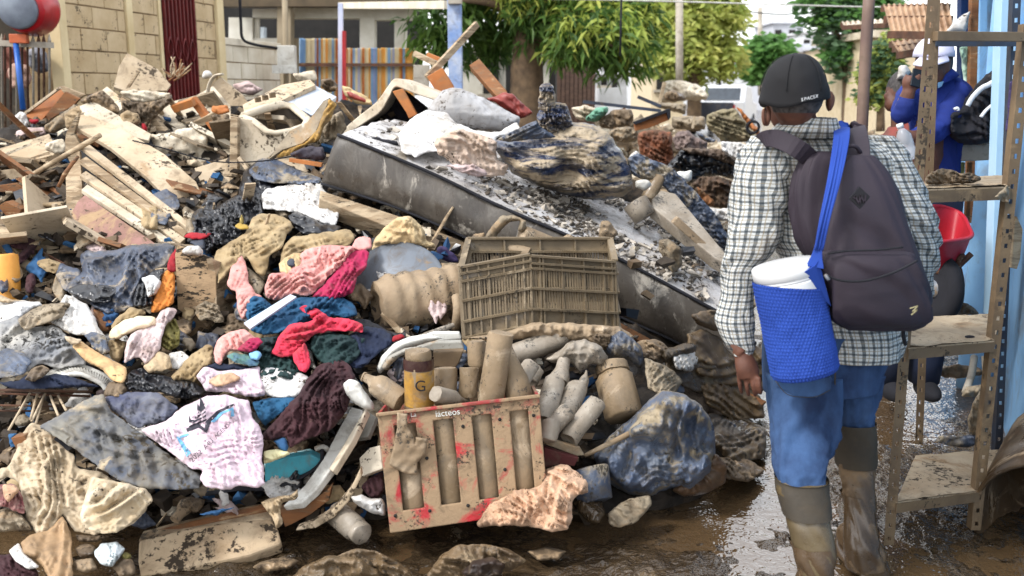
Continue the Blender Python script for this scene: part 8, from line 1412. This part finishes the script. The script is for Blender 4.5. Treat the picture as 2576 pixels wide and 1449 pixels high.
wbt = thing('water_bottle', 'clear plastic water bottle in the hand of the person in blue', 'bottle', AB1(300, 1090, YP-.32)); mcl = mat('clear_plastic', (214, 222, 230), (190, 200, 210), mud=0, rough=.12, bump=.05, alpha=.38)
obj('bottle_body', *lathe(AB1(325, 1085, YP-.32), AB1(245, 850, YP-.3), [(0, .022), (.02, .032), (.3, .033), (.35, .030), (.4, .033), (.7, .033), (.85, .018), (.9, .012), (.95, .012)], 20), mcl, wbt); obj('bottle_cap', *lathe(AB1(250, 868, YP-.3), AB1(242, 842, YP-.3), [(0, .015), (1, .015), (1, .01)], 14), m_far2, wbt)
# second person mostly hidden
YS = 5.5; pd = thing('person', 'dark haired person in profile peering out beside the blue jacket', 'person', (AB1(235, 600, YS)[0], YS, 0)); hd = AB1(245, 640, YS); xs_ = hd[0]
g = [ell(hd, (.075, .09, .112)), ell(hd+[-.055, -.03, -.05], (.035, .045, .045)), ell(hd+[-.085, -.03, -.01], (.018, .012, .022)), ell(hd+[-.075, -.03, -.055], (.015, .02, .01)), tube([hd+[.01, 0, -.06], hd+[.02, 0, -.2]], [.05, .055], 12), tube([hd+[.03, 0, -.2], hd+[.05, 0, -.5], hd+[.05, 0, -.8]], [.09, .13, .12], 12, sm=3)]
for sx in (-1, 1): g.append(tube([(xs_+.05, YS+sx*.08, hd[2]-.8), (xs_+.05, YS+sx*.09, .12)], [.09, .05], 12)); g.append(tube([hd+[.03, sx*.12, -.24], hd+[.0, sx*.16, -.5], hd+[-.06, sx*.12, -.7]], [.05, .042, .03], 10, sm=3))
body(pd, g, .009); V, F = ell(hd+[.012, .0, .022], (.083, .1, .108)); obj('hair', V, [f for f in F if np.mean([V[i][2] for i in f]) > hd[2]+.0 or np.mean([V[i][0] for i in f]) > hd[0]+.035], m_hair, pd)
obj('red_shirt', *tube([hd+[.02, 0, -.16], hd+[.04, 0, -.24], hd+[.05, 0, -.5], hd+[.05, 0, -.82]], [.075, .15, .155, .15], 20, sm=4, flat=.8, jit=.05), mat('dusty_red_shirt', (150, 72, 62), (120, 58, 52), mud=.2), pd)
for sx in (-1, 1): obj('trouser_leg', *tube([(xs_+.05, YS+sx*.08, hd[2]-.78), (xs_+.05, YS+sx*.09, .05)], [.1, .07], 12), m_navy, pd)
lump('crumpled_hat', 'crumpled white cap on the head of the person in profile', 'cap', [B1(225, 545), B1(240, 450), B1(270, 435), B1(295, 440), B1(320, 480), B1(290, 530)], m_white, Y=YS-.02, th=.06, step=3)
# black backpack on the ledge
bk2 = thing('backpack', 'black backpack with white piping resting on the concrete ledge', 'backpack', AB1(760, 985, 4.9))
lump('bag_body', None, None, [B1(*q) for q in ((545, 800), (560, 750), (640, 740), (700, 650), (760, 580), (830, 510), (900, 450), (935, 470), (930, 930), (880, 965), (760, 985), (640, 975), (590, 930), (560, 870))], m_blk, Y=4.72, th=.2, fold=((60, 2, .04), (20, 4, .02)), parent=bk2, step=4)
for pts in (((705, 720), (740, 660), (800, 600), (850, 575), (905, 540)), ((795, 795), (830, 750), (870, 715), (905, 680)), ((615, 742), (635, 735), (640, 752)), ((870, 820), (900, 795))): obj('piping', *tube([AB1(x, y, 4.50) for x, y in pts], .012, 8, sm=4, flat=.6), m_far2, bk2)
# ================================================================ SHELF RACK
rk = thing('shelf_rack', 'rusty mud splashed metal shelf rack with perforated uprights at the right', 'rack', at(2350, 1360, 3.4))
def upright(u0, v0, u1, v1, Y, Yb=None, w=.036, mm=None, holes=True, flip=1):
    a, b = at(u0, v0, Y), at(u1, v1, Yb or Y); d = b-a; L_ = np.linalg.norm(d); d /= L_; x = np.array([1, 0, 0])-d*d[0]; x /= np.linalg.norm(x); y = np.cross(d, x); y = y if y[1] > 0 else -y
    t = .003; xs_ = [-w/2, -.006, .006, w/2]; n_ = int(L_/.05); ys_ = [0]
    for i in range(n_): ys_ += [(i+.5)*L_/n_-.008, (i+.5)*L_/n_+.008]
    ys_.append(L_); V = []; F = []; nx = 4
    for yv in ys_:
        for xv in xs_: V.append(a+d*yv+x*xv)
    N_ = len(V); V += [v+y*t for v in V]
    solid = lambda i, j: 0 <= i < 3 and 0 <= j < len(ys_)-1 and not (holes and i == 1 and j % 2 == 1)
    for j in range(len(ys_)-1):
        for i in range(3):
            if not solid(i, j): continue
            p, q, r, s = j*nx+i, j*nx+i+1, (j+1)*nx+i+1, (j+1)*nx+i; F += [[p, q, r, s], [p+N_, s+N_, r+N_, q+N_]]
            for (e, f, ii, jj) in ((p, q, i, j-1), (q, r, i+1, j), (r, s, i, j+1), (s, p, i-1, j)):
                if not solid(ii, jj): F.append([f, e, e+N_, f+N_])
    fl = box((a+b)/2+x*flip*(w/2-t/2)+y*(w/2+t), (t, w, L_), np.stack([x, y, d], 1))
    return obj('upright', *join((V, F), fl), mm or m_shelf, rk, smooth=False)
upright(2351, -40, 2236, 1372, 3.28, 3.27, flip=1); upright(2590, 60, 2455, 1334, 3.38, 3.37, flip=-1)
upright(2357, -40, 2312, 1118, 3.72, 3.74, .03, flip=1); upright(2560, -40, 2512, 1150, 3.78, 3.8, .03, mm=m_steelblue, flip=-1)
obj('top_bar', *bar(at(2352, 91, 3.265), at(2600, 93, 3.37), .026, .030), m_shelf, rk, smooth=False, bevel=.002); obj('top_bar', *bar(at(2352, 106, 3.72), at(2575, 106, 3.78), .02, .03), m_steelblue, rk, smooth=False)
def shelf(c4, zy, mm=m_shelfboard, lip=.035):
    P4 = [at(u, v, y) for u, v, y in c4]; z = np.mean([p[2] for p in P4[:2]]); P4 = [np.array([p[0], p[1], z]) for p in P4]
    n_ = 24; V = []
    for j in range(n_+1):
        for i in range(n_+1): q = lerp(lerp(P4[0], P4[1], i/n_), lerp(P4[3], P4[2], i/n_), j/n_); V.append(q)
    V = np.array(V); V[:, 2] += .010*(ridged(V[:, 0]*14, V[:, 1]*14, zy, 4)-.3); F = [[j*(n_+1)+i, j*(n_+1)+i+1, (j+1)*(n_+1)+i+1, (j+1)*(n_+1)+i] for j in range(n_) for i in range(n_)]
    sh = obj('shelf', *extrude(P4, (0, 0, -.012)), mm, rk, smooth=False); obj('mud_layer', V+[0, 0, .003], F, mm, sh)
    for a, b in ((0, 1), (1, 2), (2, 3), (3, 0)): obj('lip', *bar(P4[a]+[0, -.004 if a == 0 else 0, -lip/2-.004], P4[b]+[0, -.004 if a == 0 else 0, -lip/2-.004], .004, lip), m_shelf, sh, smooth=False)
    return z
z1 = shelf([(2322, 470, 3.27), (2540, 476, 3.37), (2534, 452, 3.78), (2330, 448, 3.72)], 3, lip=.04)
z2 = shelf([(2286, 860, 3.27), (2500, 872, 3.37), (2518, 790, 3.78), (2300, 786, 3.72)], 5); z3 = shelf([(2256, 1240, 3.27), (2460, 1258, 3.37), (2520, 1132, 3.78), (2306, 1120, 3.72)], 7)
Lu('heap of dried mud and leaves on the top shelf board', [B1(*q) for q in ((410, 1230), (430, 1190), (480, 1160), (540, 1140), (600, 1150), (640, 1180), (720, 1175), (790, 1200), (800, 1225), (720, 1248), (560, 1252), (430, 1250))], m_mudlump, 'mud_heap', 'mud', Y=3.42, th=.05, fold=(10, 8, .02), crum=(8, .03), step=3)
Lu('torn muddy paper hanging off the right end of the top shelf', [B1(*q) for q in ((880, 1335), (940, 1290), (975, 1255), (990, 1290), (985, 1390), (930, 1360))], m_sack, 'paper', 'paper', Y=3.32, th=.02, fold=(60, 6, .01), step=3)
tag(obj('wet_spot', *ell((AB2(820, 1200, 3.4)[0], AB2(820, 1200, 3.4)[1], z2+.006), (.018, .012, .006)), m_blk), 'small dark lump near the front edge of the middle shelf', 'lump')
Lu('purple cloth strip tied to the rear shelf upright', [B1(*q) for q in ((985, 560), (1030, 540), (1040, 700), (1020, 850), (1000, 905), (960, 890), (975, 760))], m_purple, 'cloth_strip', 'cloth', Y=3.7, th=.02, fold=(85, 5, .015), step=3)
S('splintered plank fixed behind the right shelf upright', [B2(*q) for q in ((1170, 290), (1190, 230), (1235, 330), (1215, 560), (1190, 640), (1145, 630), (1160, 450))], m_wood, name='plank', cat='plank', Y=3.6, lift=0, t=.025)
# ================================================================ WHEELBARROW
wbw = thing('wheelbarrow', 'red wheelbarrow tipped against the blue wall behind the man\'s elbow', 'wheelbarrow', AB2(680, 880, 4.3)); m_wbr = mat('red_tray_paint', (196, 44, 58), (160, 30, 44), scale=3, mud=.12, mudc=(200, 150, 140), rough=.45); YB_ = 4.35
top = catmull([AB2(x, y, Y) for x, y, Y in ((480, 330, 4.25), (480, 200, 4.45), (560, 150, 4.6), (680, 175, 4.65), (770, 225, 4.6), (815, 310, 4.45), (835, 385, 4.3), (720, 415, 4.2), (580, 420, 4.15))]+[AB2(480, 330, 4.25)], 4)[:-1]; cb = AB2(640, 560, 4.42); n_ = len(top)
bot = np.array([cb+(p-top.mean(0))*[.5, .5, .0]+[0, 0, -.06] for p in top]); inn = np.array([p+(top.mean(0)-p)*.04 for p in top]); inb = bot+[0, 0, .012]; inb = np.array([q+(bot.mean(0)-q)*.05 for q in inb])
V = np.concatenate([top, bot, inn, inb]); F = [[k, (k+1) % n_, n_+(k+1) % n_, n_+k] for k in range(n_)]+[[2*n_+k, 3*n_+k, 3*n_+(k+1) % n_, 2*n_+(k+1) % n_] for k in range(n_)]+[[k, 2*n_+k, 2*n_+(k+1) % n_, (k+1) % n_] for k in range(n_)]+[[n_+k for k in range(n_)], [3*n_+k for k in range(n_)][::-1]]
obj('tray', V, F, m_wbr, wbw, smangle=40); obj('rim', *tube(list(top)+[top[0]], .010, 6), m_wbr, wbw)
c = AB2(590, 790, 4.3); wz = obj('wheel', *lathe(c+[-.03, 0, 0], c+[.03, .01, 0], [(0, .10), (0, .14), (.3, .155), (.7, .155), (1, .14), (1, .10)], 24), m_blk, wbw); obj('hub', *lathe(c+[-.035, 0, 0], c+[.035, 0, 0], [(0, .04), (1, .04)], 12), m_steel, wz)
for q in (((560, 640), (640, 690), (730, 620), (835, 520)), ((600, 640), (720, 700), (740, 560), (780, 540)), ((700, 660), (690, 760), (720, 870)), ((740, 640), (760, 760), (740, 860))): obj('frame_tube', *tube([AB2(x, y, 4.28) for x, y in q], .014, 8, sm=3), m_rust, wbw)
# ================================================================ right hand clutter
Lu('heap of brown dirt behind the middle shelf', [B2(*q) for q in ((510, 920), (600, 895), (800, 900), (880, 960), (900, 990), (760, 1000), (510, 990))], m_mudlump, 'dirt_heap', 'dirt', Y=4.4, th=.06, crum=(6, .04))
tb_ = thing('plastic_tub', 'big mud brown tub tipped over at the right edge by the wall', 'tub', at(2560, 1320, 3.3)); V, F = lathe(at(2690, 1120, 3.7), at(2650, 1330, 3.25), [(0, .02), (0, .2), (.1, .22), (.6, .25), (1, .27), (1, .255), (.2, .2), (.15, .02)], 32, dent=.05); obj('tub_shell', V, F, mat('tub_brown', (86, 66, 44), (60, 46, 32), mud=.4, rough=.35, wet=.3), tb_)
Lu('muddy boot shaped sack behind the right shelf upright', [Wq(*q) for q in ((1500, 640), (1490, 560), (1520, 470), (1560, 400), (1600, 400), (1620, 520), (1600, 640), (1560, 670))], m_sack, 'sack', 'sack', Y=3.95, th=.07, fold=(80, 3, .03), crum=(5, .02)); tag(obj('stick', *tube([AW(1530, 210, 4.6), AW(1510, 320, 4.5), AW(1480, 410, 4.4)], .018, 8, sm=3, jit=.2), m_conc), 'pale stick lying in the mud behind the rack', 'stick')
Lu('grey wet rags behind the bottom shelf', [Wq(*q) for q in ((1310, 690), (1330, 655), (1440, 660), (1560, 640), (1580, 690), (1500, 720), (1400, 715))], m_bluegrey, 'rag', 'rag', Y=3.95, th=.04, fold=(10, 5, .02)); Lu('pale muddy scraps behind the middle shelf legs', [Wq(*q) for q in ((1450, 430), (1480, 380), (1580, 360), (1600, 400), (1520, 440))], m_sack, 'scrap', 'scrap', Y=4.3, th=.04, crum=(6, .03))
Lu('brown debris on the wet ground behind the rack', [Wq(*q) for q in ((1300, 290), (1420, 250), (1540, 260), (1600, 300), (1500, 330), (1360, 330))], m_mudlump, 'debris', 'debris', Y=4.9, th=.05, crum=(7, .05))
S('narrow white board leaning on the blue wall behind the rack', [Wq(*q) for q in ((1580, 210), (1620, 205), (1625, 400), (1590, 400))], m_cream, Y=4.4, lift=0, t=.02)
